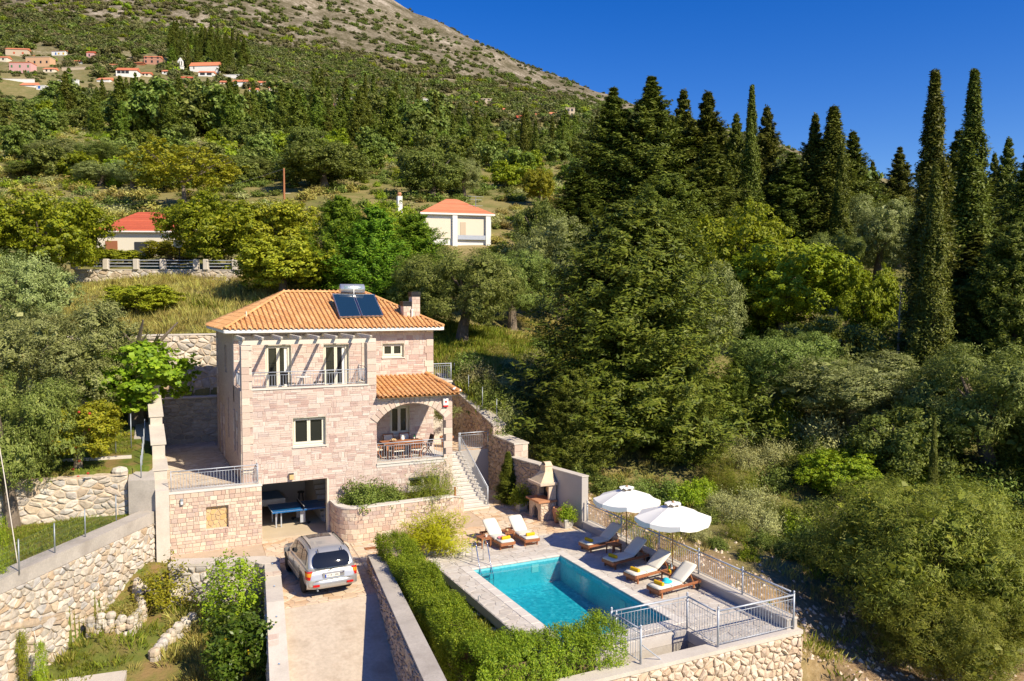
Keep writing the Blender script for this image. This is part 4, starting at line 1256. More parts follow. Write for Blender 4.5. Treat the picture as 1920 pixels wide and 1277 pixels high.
ln_f = math.hypot(RY - EY0, RZ - EZ)
fr_l = lambda s: -(RX0 - EX0) * s / ln_f
fr_r = lambda s: (RX1 - RX0) + (EX1 - RX1) * s / ln_f
tile_slope(roof, 'roof_tile', P_, (1, 0, 0), Vector((0, EY0, EZ)) - Vector((0, RY, RZ)), 0, ln_f + .06, fr_l, fr_r, .225, .36, m_tile, 300)
ln_s = math.hypot(RX0 - EX0, RZ - EZ)
tile_slope(roof, 'side_tile', P_, (0, -1, 0), Vector((EX0, 0, EZ)) - Vector((RX0, 0, RZ)), 0, ln_s + .06, lambda s: -(EY1 - RY) * s / ln_s, lambda s: (RY - EY0) * s / ln_s, .24, .36, m_tile, 0)
ln_r = math.hypot(EX1 - RX1, RZ - EZ)
tile_slope(roof, 'right_tile', Q_, (0, 1, 0), Vector((EX1, 0, EZ)) - Vector((RX1, 0, RZ)), 0, ln_r + .06, lambda s: -(RY - EY0) * s / ln_r, lambda s: (EY1 - RY) * s / ln_r, .24, .36, m_tile, 0)

def ridge_tiles(parent, a, b, r=.085, ln=.36, mat=m_tile, name='ridge_tile'):
    a, b = Vector(a), Vector(b); L = (b - a).length; d = (b - a).normalized()
    n = max(1, int(L / ln))
    side = d.cross(Vector((0, 0, 1))).normalized(); up = side.cross(d)
    v, f = [], []
    for (y, k) in ((-.03, 1.06), (L / n, .92)):
        for i in range(7):
            t = math.pi * i / 6
            v.append((math.cos(t) * r * k, y, math.sin(t) * r * k * .9))
    f = [(i, i + 1, 8 + i, 7 + i) for i in range(6)] + [tuple(range(6, -1, -1))]
    me = MB().add(v, f).mesh(name, mat)
    Mr = Matrix((side, d, up)).transposed().to_4x4()
    for i in range(n):
        o = mobj(name, me, parent); m4 = Mr.copy(); m4.translation = a + d * (L * i / n) + Vector((0, 0, .05)); o.matrix_local = m4
for a, b in ((A_, P_), (B_, Q_), (C_, Q_), (D_, P_), (P_, Q_)): ridge_tiles(roof, a, b)

# ---- veranda roof
VE, VT = (34.06, 5.84), (36.88, 6.50)
ln_v = math.hypot(VT[0] - VE[0], VT[1] - VE[1])
vr = MB(); vx0, vx1, vt1 = XC + .01, 13.78, 13.22
vr.add([(vx0, VE[0], VE[1]), (vx1, VE[0], VE[1]), (vt1, VT[0], VT[1]), (vx0, VT[0], VT[1]), (vx0, VE[0], VE[1] - .07), (vx1, VE[0], VE[1] - .07), (vt1, VT[0], VT[1] - .07), (vx0, VT[0], VT[1] - .07), (vx1 + .02, VT[0], VE[1]), (vx1 + .02, VT[0], VE[1] - .07)],
       [(0, 1, 2, 3), (7, 6, 5, 4), (0, 4, 5, 1), (1, 8, 2), (1, 5, 9, 8), (0, 3, 7, 4)])
vroof = vr.build('veranda_roof', m_underlay, villa)
tile_slope(vroof, 'roof_tile', (vx0, VT[0], VT[1]), (1, 0, 0), Vector((0, VE[0] - VT[0], VE[1] - VT[1])), 0, ln_v + .05, lambda s: 0.0, lambda s: (vt1 - vx0) + (vx1 - vt1) * s / ln_v, .225, .34, m_tile, 300)
ridge_tiles(vroof, (vx1 + .02, VE[0] - .03, VE[1] + .02), (vt1, VT[0], VT[1]), .13, .40)
mm = MB()
for (x, y, z) in ((13.60, 34.22, 5.98), (13.70, 34.3, 6.0), (13.82, 34.02, 5.93)): mm.lathe([(.04, 0), (.075, .03), (.05, .08), (.01, .1)], 7, (x, y, z))
mm.build('mortar_dab', m_white, vroof)
MB().box(XC, vx1 - .02, VE[0] + .14, VE[0] + .30, VE[1] - .12, VE[1] - .075).build('eaves_board', m_plaster, vroof)

# ---- chimneys
def chimney(x0, x1, y0, y1, z0, z1):
    c = MB().box(x0, x1, y0, y1, z0, z1).build('chimney', m_mortar, villa)
    z = z0; k = 0
    while z < z1 - .04:
        h = min(.2, z1 - z)
        mid = x0 + (x1 - x0) * (.6 if k % 2 else .38)
        for a, b in ((x0, mid), (mid, x1)):
            v, f = rect_geo((a, b, z, z + h), plane_y(y0), .02); c0 = v[-1]
            MB().add([(p[0] - c0[0], p[1] - c0[1], p[2] - c0[2]) for p in v], f).build('stone', m_quoin, c, False, c0)
        z += h; k += 1
    cp = MB()
    for i in range(4): cp.box(x0 - .03, x1 + .03, y0 - .03, y1 + .03, z1 + .015 + i * .065, z1 + .05 + i * .065)
    cp.box(x0 + .05, x1 - .05, y0 + .05, y1 - .05, z1, z1 + .24)
    cp.build('cowl', m_dark, c)
chimney(12.26, 12.66, 37.5, 37.95, 8.95, 9.83); chimney(12.70, 13.12, 37.5, 37.95, 8.95, 10.30)
MB().lathe([(.05, 0), (.05, .5), (.07, .52), (.07, .6)], 8, (12.68, 37.42, 9.1)).build('vent_pipe', m_white, roof)
MB().cyl((4.9, 37.6, 9.2), (4.9, 37.6, 9.62), .03, n=6).build('vent_pipe', m_cream, roof)

# ---- pergola over the balcony
m_perg = M('cream_timber', [(0.64, 0.58, 0.47)], .6, namt=.06)
pg = thing('pergola', 'white wooden pergola of eight rafters over the villa balcony', 'pergola')
MB().rbox(XL - .06, XC + .02, YF + .06, YF + .17, 8.25, 8.43, .012).build('front_beam', m_perg, pg)
MB().rbox(XL + .02, XC + .02, YU - .09, YU - .035, 8.34, 8.52, .01).build('wall_plate', m_perg, pg)
for i in range(8):
    x = 4.32 + .765 * i
    r_ = MB()
    prof = [(YU - .035, 8.46), (YU - .035, 8.60), (YF - .22, 8.58), (YF - .32, 8.55), (YF - .27, 8.47), (YF - .15, 8.445)]
    r_.add([(x - .045, y, z) for y, z in prof] + [(x + .045, y, z) for y, z in prof], [tuple(range(6)), tuple(range(11, 5, -1))] + [(k, 6 + k, 6 + (k + 1) % 6, (k + 1) % 6) for k in range(6)])
    r_.build('rafter', m_perg, pg)

# ---- railings
_balm = {}
def railing(name, label, pts, posts, h=.92, z=None, base=.08, sp=.115, knob=True, mat=None, cat='railing', pr=.032, top=.028, last=True, fancy=False):
    """steel railing along points (x,y,z): posts at the given indices, top rail, under rail, foot rail, balusters"""
    mat = mat or m_steel
    t = thing(name, label, cat, pts[0])
    o0 = Vector(pts[0])
    for i in posts:
        p = Vector(pts[i]) - o0
        mb = MB().cyl(p, p + Vector((0, 0, h + .04)), pr, n=10)
        if knob: mb.lathe([(.01, -.02), (pr * 1.15, 0), (pr * 1.2, .015), (pr * .7, .03), (pr * 1.15, .055), (pr * .9, .085), (.006, .1)], 10, (p.x, p.y, p.z + h + .04))
        mb.build('post', mat, t, True)
    for a, b in zip(pts, pts[1:]):
        a, b = Vector(a) - o0, Vector(b) - o0
        Z = Vector((0, 0, 1))
        MB().cyl(a + Z * h, b + Z * h, top, n=8).build('top_rail', mat, t, True)
        MB().cyl(a + Z * (h - .12), b + Z * (h - .12), .011, n=6).build('under_rail', mat, t, True)
        MB().cyl(a + Z * base, b + Z * base, .012, n=6).build('foot_rail', mat, t, True)
        L = Vector((b.x - a.x, b.y - a.y, 0)).length
        n = max(2, int(round(L / sp)))
        key = (round(h, 3), round(base, 3), mat.name)
        if key not in _balm:
            _balm[key] = MB().cyl((0, 0, base), (0, 0, h - .12), .0085, n=6).mesh('baluster', mat)
            _balm[key + ('b',)] = MB().lathe([(.0085, base), (.0085, h * .45), (.018, h * .48), (.018, h * .52), (.0085, h * .55), (.0085, h - .12)], 6).mesh('baluster', mat)
            _balm[key + ('s',)] = MB().cyl((0, 0, h - .12), (0, 0, h), .0085, n=6).mesh('stub', mat)
        for k in range(1, n):
            p = a.lerp(b, k / n)
            mobj('baluster', _balm[key + ('b',)] if fancy and k % 4 == 2 else _balm[key], t, p)
            if k % 6 == 3: mobj('stub', _balm[key + ('s',)], t, p)
    return t
railing('balcony_railing', 'grey steel railing along the front of the upper balcony', [(XL + .44, YF + .1, ZS + .06), (XC - .44, YF + .1, ZS + .06)], [0, 1], .66, knob=False, pr=.016, top=.018)
railing('balcony_side_railing', 'short railing closing the right end of the upper balcony', [(XC - .12, YF + .46, ZS), (XC - .12, YU - .05, ZS)], [0, 1], .72, knob=False, pr=.016, top=.018)
railing('balcony_side_railing', 'short railing closing the left end of the upper balcony', [(XL + .12, YF + .46, ZS), (XL + .12, YU - .05, ZS)], [0, 1], .72, knob=False, pr=.016, top=.018)
railing('veranda_railing', 'steel railing across the arched veranda opening', [(AX0 + .03, YF + .12, AZF + .05), (AX1 - .04, YF + .12, AZF + .05)], [0, 1], .86, knob=False, pr=.018, top=.02)
# ------------------------------------------------------------------ drive, patio, deck and pool
def ramp(y):
    return min(0.0, -(26.3 - y) * 0.25)
def poly_sheet(name, poly, z, mat, kind='structure', thick=.3, label=None):
    zf = z if callable(z) else (lambda x, y: z)
    mb = MB().prism(poly, lambda x, y: zf(x, y) - thick, zf)
    return tag(mb.build(name, mat), label, None, None, kind)

def paving(parent, name, regions, sx, sy, gap, z, mat, limit, seed, jit=.46, cuts=()):
    rg = random.Random(seed)
    geos = []
    for reg in regions:
        for p in cells(reg, sx, sy, gap, rg, jit):
            cx = sum(a[0] for a in p) / len(p); cy = sum(a[1] for a in p) / len(p)
            geos.append(stone_geo(p, lambda u, v, w: (u, v, z + w), .018 + rg.uniform(-.004, .004), .008))
    lay(parent, name, geos, mat, limit)

F1 = [(4.45, 26.35), (7.72, 26.35), (8.15, 32.4), (7.78, 34.34), (4.93, 34.34)]
F2 = [(7.97, 29.0), (10.38, 29.0), (13.95, 30.0), (14.6, 32.42), (8.22, 32.42)]
F3 = [(14.0, 30.02), (17.92, 30.02), (17.28, 35.0), (14.7, 35.0), (14.6, 32.45)]
F4 = [(15.86, 35.02), (17.36, 35.02), (17.46, 38.84), (15.86, 38.84)]
pat = poly_sheet('patio', [(4.4, 26.3), (7.7, 26.3), (8.0, 28.95), (10.4, 28.95), (10.4, 29.98), (18.1, 29.98), (17.3, 35.6), (17.5, 38.9), (13.7, 38.9), (13.7, 34.36), (4.9, 34.36), (4.9, 33.94), (1.4, 33.94), (1.4, 32.3), (4.7, 31.05), (4.5, 30.6)], -.016, m_flagj, label='ochre flagstone patio between garage and pool')
paving(pat, 'flagstone', [F1, F2, F3, F4], .36, .32, .025, -.016, m_flag, 300, 5)
drv = MB()
for i in range(12):
    y0, y1 = 26.29 - i * .9, 26.29 - (i + 1) * .9
    def xl(y): return 4.9 - (29.6 - y) * .135
    def xr(y): return 7.72 - (26.8 - y) * .118
    drv.quad((xl(y1) - .05, y1, ramp(y1)), (xr(y1) + .05, y1, ramp(y1)), (xr(y0) + .05, y0, ramp(y0)), (xl(y0) - .05, y0, ramp(y0)))
tag(drv.build('driveway', m_drive), 'sandy concrete driveway ramp between stone walls', None, None, 'structure')

# deck with the pool cut out
PX0, PX1, PY0, PY1 = 11.52, 15.32, 20.05, 27.22
dk = MB()
for (a, b, c, d) in wall_rects(10.42, 18.2, 19.18, 29.99, [(PX0 - .02, PX1 + .02, PY0 - .02, PY1 + .02)]): dk.box(a, b, c, d, -.32, -.016)
dk.box(15.26, 18.2, 17.75, 19.179, -.32, -.016)
deck = tag(dk.build('pool_deck', m_deckj), 'pale stone deck around the swimming pool', None, None, 'structure')
cw = .36
D_ = [[(10.44, 19.2), (PX0 - cw, 19.2), (PX0 - cw, 28.9), (10.44, 28.9)], [(10.44, 28.95), (18.03, 28.95), (18.03, 29.97), (10.44, 29.97)], [(PX0 - cw + .01, PY1 + cw), (18.03, PY1 + cw), (18.03, 28.93), (PX0 - cw + .01, 28.93)],
      [(PX1 + cw, 19.2), (18.03, 19.2), (18.03, PY1 + cw - .01), (PX1 + cw, PY1 + cw - .01)], [(15.3, 17.95), (18.03, 17.95), (18.03, 19.18), (15.3, 19.18)], [(PX0 - cw + .01, 19.22), (PX1 + cw - .01, 19.22), (PX1 + cw - .01, PY0 - cw), (PX0 - cw + .01, PY0 - cw)]]
paving(deck, 'deck_stone', D_, .36, .28, .013, -.016, m_deck, 300, 6)
k = 0
for (x0, x1, y0, y1) in ((PX0 - cw, PX0, PY0 - cw, PY1 + cw), (PX1, PX1 + cw, PY0 - cw, PY1 + cw), (PX0, PX1, PY0 - cw, PY0), (PX0, PX1, PY1, PY1 + cw)):
    lng = max(x1 - x0, y1 - y0); n = int(lng / .62)
    for i in range(n):
        if x1 - x0 > y1 - y0: q = (x0 + lng * i / n + .004, x0 + lng * (i + 1) / n - .004, y0, y1)
        else: q = (x0, x1, y0 + lng * i / n + .004, y0 + lng * (i + 1) / n - .004)
        MB().rbox(*q, -.06, .012, .012).build('coping_stone', m_coping, deck)

def cell_mat(name, cols, sc, rough=.3):
    m = bpy.data.materials.new(name); m.use_nodes = True
    nt = m.node_tree; bs = nt.nodes['Principled BSDF']
    pos = nt.nodes.new('ShaderNodeNewGeometry').outputs['Position']
    v = nt.nodes.new('ShaderNodeTexVoronoi'); v.inputs['Scale'].default_value = sc; v.inputs['Randomness'].default_value = .85
    nt.links.new(pos, v.inputs['Vector'])
    sp = nt.nodes.new('ShaderNodeSeparateColor'); nt.links.new(v.outputs['Color'], sp.inputs[0])
    rp = _ramp(nt, cols); nt.links.new(sp.outputs[0], rp.inputs[0])
    nt.links.new(rp.outputs[0], bs.inputs['Base Color'])
    bs.inputs['Roughness'].default_value = rough
    return m
m_caustics = cell_mat('painted_caustics', [(0.06, 0.50, 0.58), (0.10, 0.60, 0.66), (0.04, 0.42, 0.52), (0.26, 0.76, 0.80), (0.07, 0.54, 0.61)], 9.0)  # bright cells paint the rippled sunlight into the pool floor colour
m_mosband = cell_mat('pool_wall_mosaic', [(0.16, 0.56, 0.60), (0.22, 0.62, 0.66), (0.12, 0.50, 0.55)], 12.0)
pl = thing('swimming_pool', 'rectangular turquoise swimming pool with pale stone edge', 'pool', (0, 0, 0))
pf = MB(); pf.quad((PX0, PY0, -1.3), (PX1, PY0, -1.3), (PX1, PY1, -1.0), (PX0, PY1, -1.0)); pf.build('pool_floor', m_caustics, pl)
pw = MB()
pw.quad((PX0, PY0, -1.8), (PX0, PY1, -1.8), (PX0, PY1, -.05), (PX0, PY0, -.05)); pw.quad((PX1, PY1, -1.8), (PX1, PY0, -1.8), (PX1, PY0, -.05), (PX1, PY1, -.05))
pw.quad((PX0, PY1, -1.8), (PX1, PY1, -1.8), (PX1, PY1, -.05), (PX0, PY1, -.05)); pw.quad((PX1, PY0, -1.8), (PX0, PY0, -1.8), (PX0, PY0, -.05), (PX1, PY0, -.05))
pw.build('pool_wall', m_mosband, pl)
MB().box(14.05, 14.35, PY1 - .02, PY1 - .004, -.52, -.2).build('wall_inlet', m_white, pl)
for y in (25.6, 22.6): MB().box(PX1 - .02, PX1 - .004, y, y + .32, -.62, -.32).build('wall_lamp', m_white, pl)
for y in (26.2, 23.6): MB().box(PX1 - .014, PX1 - .003, y, y + .5, -.22, -.10).build('skimmer', m_white, pl)
def water_mat():
    m = bpy.data.materials.new('pool_water'); m.use_nodes = True
    nt = m.node_tree; nt.nodes.remove(nt.nodes['Principled BSDF']); out = nt.nodes['Material Output']
    tr = nt.nodes.new('ShaderNodeBsdfTransparent'); tr.inputs[0].default_value = (0.34, 0.74, 0.80, 1)
    gl = nt.nodes.new('ShaderNodeBsdfGlossy'); gl.inputs['Roughness'].default_value = .02
    pos = nt.nodes.new('ShaderNodeNewGeometry').outputs['Position']
    b = nt.nodes.new('ShaderNodeBump'); b.inputs['Strength'].default_value = .22; b.inputs['Distance'].default_value = .03
    h = _math(nt, 'ADD', _noise(nt, pos, 5.5, 3).outputs['Fac'], _math(nt, 'MULTIPLY', _noise(nt, pos, 16, 2).outputs['Fac'], .35))
    nt.links.new(h, b.inputs['Height'])
    nt.links.new(b.outputs[0], gl.inputs['Normal'])
    dp = nt.nodes.new('ShaderNodeVectorMath'); dp.operation = 'DOT_PRODUCT'
    nt.links.new(b.outputs[0], dp.inputs[0]); nt.links.new(nt.nodes.new('ShaderNodeNewGeometry').outputs['Incoming'], dp.inputs[1])
    ca = _math(nt, 'SUBTRACT', 1.0, _math(nt, 'ABSOLUTE', dp.outputs['Value']), True)   # the same seen from above and below
    fr = _math(nt, 'ADD', _math(nt, 'MULTIPLY', _math(nt, 'POWER', ca, 5.0), .98), .02)
    mx = nt.nodes.new('ShaderNodeMixShader'); nt.links.new(fr, mx.inputs[0])
    nt.links.new(tr.outputs[0], mx.inputs[1]); nt.links.new(gl.outputs[0], mx.inputs[2])
    nt.links.new(mx.outputs[0], out.inputs['Surface'])
    return m
ws = MB(); NX, NY = 1, 1
ws.quad((PX0, PY0, -.15), (PX1, PY0, -.15), (PX1, PY1, -.15), (PX0, PY1, -.15))
tag(ws.build('water', water_mat()), 'clear turquoise water filling the swimming pool', None, None, 'structure')

# pump pit in front of the pool
pt = MB()
pt.box(10.62, 15.25, 18.12, 19.17, -1.25, -1.15); pt.box(10.5, 15.25, 19.17, 19.30, -1.25, -.33); pt.box(15.25, 15.38, 18.12, 19.17, -1.25, -.33); pt.box(10.42, 10.6, 18.12, 19.17, -1.25, -.1)
tag(pt.build('pump_pit', m_concrete), 'open concrete pump pit below the pool railing', 'pit')
# kerb under the long railing
kb = thing('deck_kerb', 'low concrete kerb wall carrying the long poolside railing', 'wall')
MB().box(18.05, 18.47, 17.9, 30.05, -.4, .26).build('kerb_core', m_render, kb)
MB().rbox(18.03, 18.49, 17.88, 30.07, .262, .32, .012).build('kerb_top', m_concpale, kb)
# front retaining wall of deck and hedge bed
rubble_wall('pool_retaining_wall', 'front wall of rounded cream stones below the pool railing', (6.3, 17.72), (18.47, 17.72), (-4.4, -4.4), (-.14, -.14), .42, m_field, 1, .21, .18, .028, .06, .035, .12, m_rubmort, 300, 11, capmat=m_concpale, capw=.035)
rubble_wall('pool_side_wall', 'side wall of rounded stones below the kerb facing the slope', (18.47, 17.72), (18.47, 30.1), (-4, -1.0), (-.14, -.14), .3, m_field, 1, .4, .32, .04, .06, .04, None, m_rubmort, 60, 12)
tag(MB().prism([(6.7, 18.14), (10.41, 18.14), (10.41, 28.94), (7.98, 28.94)], -1.2, -.46).build('hedge_bed', m_soil), 'planting bed under the hedge beside the pool deck', None, None, 'structure')
# wall between driveway and hedge
rubble_wall('drive_right_wall', 'long stacked-stone wall with concrete top between driveway and hedge', (8.0, 28.85), (6.32, 17.3), (-.25, -2.9), (.5, .62), .5, m_thin, 1, .30, .115, .02, .05, .02, .07, m_rubmort, 300, 13, capmat=m_concrete, capw=.02)
# driveway's left wall, stepping down with the ramp
def lw(y, k=0): return (left_drive_x(y) + k, y)
rubble_wall('drive_left_wall', 'upper length of low wall with pale concrete top left of the parked car', lw(30.35), lw(26.3), (-2.6, -2.9), (.22, .22), .50, m_greystone, 1, .30, .22, .03, .05, .03, .10, m_rubmort, 200, 14, capmat=m_concpale, capw=.02)
rubble_wall('drive_left_wall', 'lower length of pale-topped wall sloping down along the driveway', lw(26.24), lw(17.5), (-3.0, -4.4), (.22, -1.95), .50, m_greystone, 1, .30, .22, .03, .05, .03, .10, m_rubmort, 200, 15, capmat=m_concpale, capw=.02)
for o in bpy.data.objects:
    if o.name.startswith('drive_left_wall'):
        y0 = 30.1 if 'upper' in o['label'] else 25.6
        # bands of pink stone let into the top
        for y in ((29.2, 28.95) if 'upper' in o['label'] else (24.6, 24.3, 22.2, 21.95)):
            x = left_drive_x(y); z = .225 if y > 26.3 else .22 - (26.24 - y) * (2.17 / 8.74)
            for q in range(2):
                v = [(x - .022 + q * .27, y, z + .107), (x + .24 + q * .27, y, z + .107), (x + .24 + q * .27, y - .24, z + .107 - (.06 if y < 26.3 else 0)), (x - .022 + q * .27, y - .24, z + .107 - (.06 if y < 26.3 else 0))]
                MB().add(v + [(a, b, c - .02) for a, b, c in v], [(3, 2, 1, 0), (0, 1, 5, 4), (1, 2, 6, 5), (2, 3, 7, 6), (3, 0, 4, 7)]).build('band_stone', m_quoin, o)
for i, y in enumerate((30.0, 27.6, 25.4, 23.2, 21.0)):
    x = left_drive_x(y) + .26; z = .325 if y > 26.3 else .325 - (26.24 - y) * (2.17 / 8.74)
    m_bl = bpy.data.materials.get('blue_lamp') or M('blue_lamp', [(0.28, 0.42, 0.60)], .3, namt=0)
    wl = thing('marker_light', 'small blue-capped marker light on the wall left of the driveway', 'light', (x, y, z), 0, 'marker lights on the driveway wall')
    MB().lathe([(.035, 0), (.035, .02), (.02, .025)], 8).build('base', m_chrome, wl)
    MB().lathe([(.02, .025), (.024, .035), (.016, .048), (.004, .054)], 8).build('cap', m_bl, wl)
rubble_wall('garden_cross_wall', 'low wall with wide pale top across the end of the lower garden', (1.25, 31.75), (4.42, 30.55), (-2.2, -2.7), (.20, .22), .62, m_greystone, 1, .30, .22, .03, .06, .03, .11, m_rubmort, 200, 16, capmat=m_concpale, capw=.03)
MB().lathe([(.44, 0), (.44, .13), (.42, .14)], 20, (4.62, 30.62, .19)).build('rounded_end', m_concpale, bpy.data.objects['drive_left_wall'])
MB().lathe([(.40, 0), (.40, .95)], 20, (4.62, 30.62, -.76)).build('wall_end', m_rubmort, bpy.data.objects['drive_left_wall'])

# ---- raised terrace left of the villa
tw = thing('terrace_wall', 'terrace front wall of small reddish blocks with a square ochre niche', 'wall')
TY = 33.95
nich = (2.75, 3.60, .86, 1.76)
c = MB()
for (a, b, z0, z1) in wall_rects(1.40, 4.92, -.5, 2.42, [nich]): c.box(a, b, TY, TY + .44, z0, z1)
c.box(nich[0], nich[1], TY + .16, TY + .40, nich[2], nich[3])
core = c.build('wall_core', m_mortar, tw)
geos = [rect_geo(q, plane_y(TY), rng.uniform(.018, .035), .014, .012) for q in ashlar(1.40, 4.92, -.3, 2.42, [nich], rng, (.12, .21), (.13, .32), .85, True)]
lay(core, 'block', geos, m_block, 300)
geos = [stone_geo(p, plane_y(TY + .16), .03, .012) for p in cells([(nich[0], nich[2]), (nich[1], nich[2]), (nich[1], nich[3]), (nich[0], nich[3])], .2, .2, .02, rng)]
lay(core, 'niche_stone', geos, m_ochre, 60)
MB().rbox(1.36, 4.95, TY - .05, TY + .45, 2.424, 2.50, .012).build('coping', m_marble, tw)
tl = thing('bulkhead_lamp', 'small grey wall lamp high on the terrace wall left of the niche', 'lamp', (1.85, TY - .03, 2.1))
MB().rbox(-.06, .06, -.09, 0, -.12, .12, .02).build('body', m_galv, tl); MB().box(-.045, .045, -.1, -.088, -.09, .02).build('lens', m_white, tl)
ter = tag(MB().prism([(1.40, TY + .40), (4.23, TY + .40), (4.23, YB + .3), (4.6, 46.0), (1.40, 46.0)], 1.9, 2.43).build('terrace', m_flagj), 'flagstone terrace along the shaded left side of the villa', None, None, 'structure')
m_flagt = M('terrace_flag', [(0.52, 0.42, 0.31), (0.58, 0.49, 0.38), (0.46, 0.37, 0.28), (0.60, 0.53, 0.43)], .85, hashed=True, namt=.14, fscale=8, bump=.2)
paving(ter, 'flagstone', [[(1.44, TY + .46), (4.2, TY + .46), (4.2, 45.95), (1.44, 45.95)]], .34, .30, .03, 2.43, m_flagt, 300, 8)
rubble_wall('terrace_back_wall', 'shaded wall of small squared stones closing the terrace behind', (1.2, 46.0), (14.0, 46.0), (2.2, 2.2), (4.85, 4.85), .96, m_greystone, 1, .34, .19, .03, .04, .02, .06, m_rubmort, 300, 17, jit=.3)
rubble_wall('rear_retaining_wall', 'tall wall of big white stones holding the field behind the villa', (-4.5, 46.95), (14.0, 46.95), (3.4, 4.6), (8.22, 8.22), .7, m_rubble, 1, .36, .25, .04, .06, .04, .07, m_rubmort, 300, 18, jit=.55, capmat=m_concpale)
railing('terrace_railing', 'steel railing along the front edge of the left terrace', [(1.48, TY + .12, 2.5), (4.80, TY + .12, 2.5), (4.80, TY + .42, 2.5)], [0, 1, 2], .80, knob=False, pr=.018, top=.02)
# stepped boundary wall with its pale concrete end
bw_ = thing('boundary_wall', 'pale concrete boundary wall rising in steps left of the terrace', 'wall')
prof = [(33.86, -1.2), (33.86, 2.62), (35.3, 2.80), (35.3, 3.15), (36.9, 3.32), (36.9, 3.95), (39.2, 4.45), (39.2, 4.85), (42.0, 5.55), (42.0, 5.95), (46.0, 6.95), (46.0, -1.2)]
b_ = MB(); n = len(prof)
b_.add([(.90, y, z) for y, z in prof] + [(1.395, y, z) for y, z in prof], [tuple(range(n)), tuple(range(2 * n - 1, n - 1, -1))] + [(i, n + i, n + (i + 1) % n, (i + 1) % n) for i in range(n)])
b_.build('wall_core', m_concpale, bw_)
cp_ = MB()
for (ya, za, yb, zb) in ((35.26, 3.15, 36.95, 3.32), (36.86, 3.95, 39.25, 4.45), (39.16, 4.85, 42.05, 5.55), (41.96, 5.95, 46.0, 6.95)):
    cp_ = MB(); v = [(.84, ya, za + .004), (1.45, ya, za + .004), (1.45, yb, zb + .004), (.84, yb, zb + .004)]
    cp_.add(v + [(a, b, c_ + .06) for a, b, c_ in v], [(4, 5, 6, 7), (0, 1, 5, 4), (1, 2, 6, 5), (2, 3, 7, 6), (3, 0, 4, 7)]); cp_.build('coping', m_concpale, bw_)
lg = MB()
lg.prism([(-.05, 34.5), (.895, 34.1), (.895, 44.5), (.45, 44.5)], lambda x, y: 1.2, lambda x, y: 3.02 + max(0, y - 35.2) * .16)
tag(lg.build('concrete_ledge', m_concrete), 'sloping concrete ledge with fence posts beside the boundary wall', 'ledge')
def fence_post(p, h, label, group=None, name='fence_post'):
    t = thing(name, label, 'post', p, 0, group)
    MB().cyl((0, 0, -.1), (0, 0, h), .022, n=8).build('pipe', m_galv, t, True)
    MB().lathe([(.03, 0), (.03, .012), (.012, .02)], 8, (0, 0, h)).build('cap', m_galv, t)
    return t
for i, y in enumerate((34.6, 35.6, 36.4, 37.3, 38.4, 39.8)):
    fence_post((.42 + (y - 34.6) * .05, y, 3.0 + max(0, y - 35.2) * .16), .95, 'grey pipe fence post on the sloping ledge by the boundary wall', 'fence posts on the sloping ledge')
fence_post((.28, 34.42, 1.8), 1.2, 'grey pipe post against the end face of the concrete ledge')
# long wall on the left with its concrete beam
BE = (-8.2, 20.8)
rubble_wall('long_garden_wall', 'tall wall of big white rubble below a concrete beam beside the lower garden', BE, BW0, (-3.4, -.9), (1.34, 1.34), .55, m_rubble, 1, .27, .185, .028, .05, .028, None, m_rubmort, 300, 19, jit=.55)
lgw = bpy.data.objects['long_garden_wall']
to3, L_ = plane_line(BE, BW0, 1)
bm_ = MB(); e = .03
bm_.add([to3(0, 1.345, e), to3(L_, 1.345, e), to3(L_, 1.345, -.6), to3(0, 1.345, -.6), to3(0, 1.80, e), to3(L_, 1.80, e), to3(L_, 1.80, -.6), to3(0, 1.80, -.6)], [(3, 2, 1, 0), (4, 5, 6, 7), (0, 1, 5, 4), (1, 2, 6, 5), (2, 3, 7, 6), (3, 0, 4, 7)])
bm_.build('concrete_beam', m_concrete, lgw)
names_ = ['nearest the concrete ledge', 'second from the concrete ledge', 'third from the concrete ledge', 'nearest the left edge of the picture']
for i, (px, py) in enumerate(((218, 977), (160, 1007), (103, 1037), (36, 1071))):
    p = at_z(px, py, 1.8)
    fence_post(p, .98, 'grey fence post on the long concrete beam, ' + names_[i])
wm = MB()
P_f = [at_z(px, py, 1.8) for px, py in ((218, 977), (160, 1007), (103, 1037), (36, 1071), (-40, 1112))]
for a, b in zip(P_f, P_f[1:]):
    for k in range(6): wm.tube([a + Vector((0, 0, .1 + k * .165)), b + Vector((0, 0, .1 + k * .165))], .0022, 3)
    nn = 26
    for k in range(nn): q = a.lerp(b, k / nn); wm.tube([q + Vector((0, 0, .08)), q + Vector((0, 0, .94))], .0018, 3)
m_wire = M('green_wire', [(0.16, 0.20, 0.14)], .6, namt=0)
tag(wm.build('wire_mesh', m_wire), 'thin green wire mesh stretched between posts on the concrete beam', 'fence', None, 'stuff')
rubble_wall('upper_garden_wall', 'lit white stone wall below the olive trees in the upper garden', (-8.0, 35.1), (-.06, 34.85), (1.4, 1.4), (3.30, 3.22), .5, m_rubble, 1, .34, .21, .035, .05, .035, None, m_rubmort, 300, 20, jit=.5)
tag(MB().prism([(-3.2, 37.0), (.1, 36.7), (.1, 36.86), (-3.2, 37.16)], 3.2, 3.62).build('garden_kerb', m_concpale), 'pale kerb across the grass of the upper garden', 'kerb')
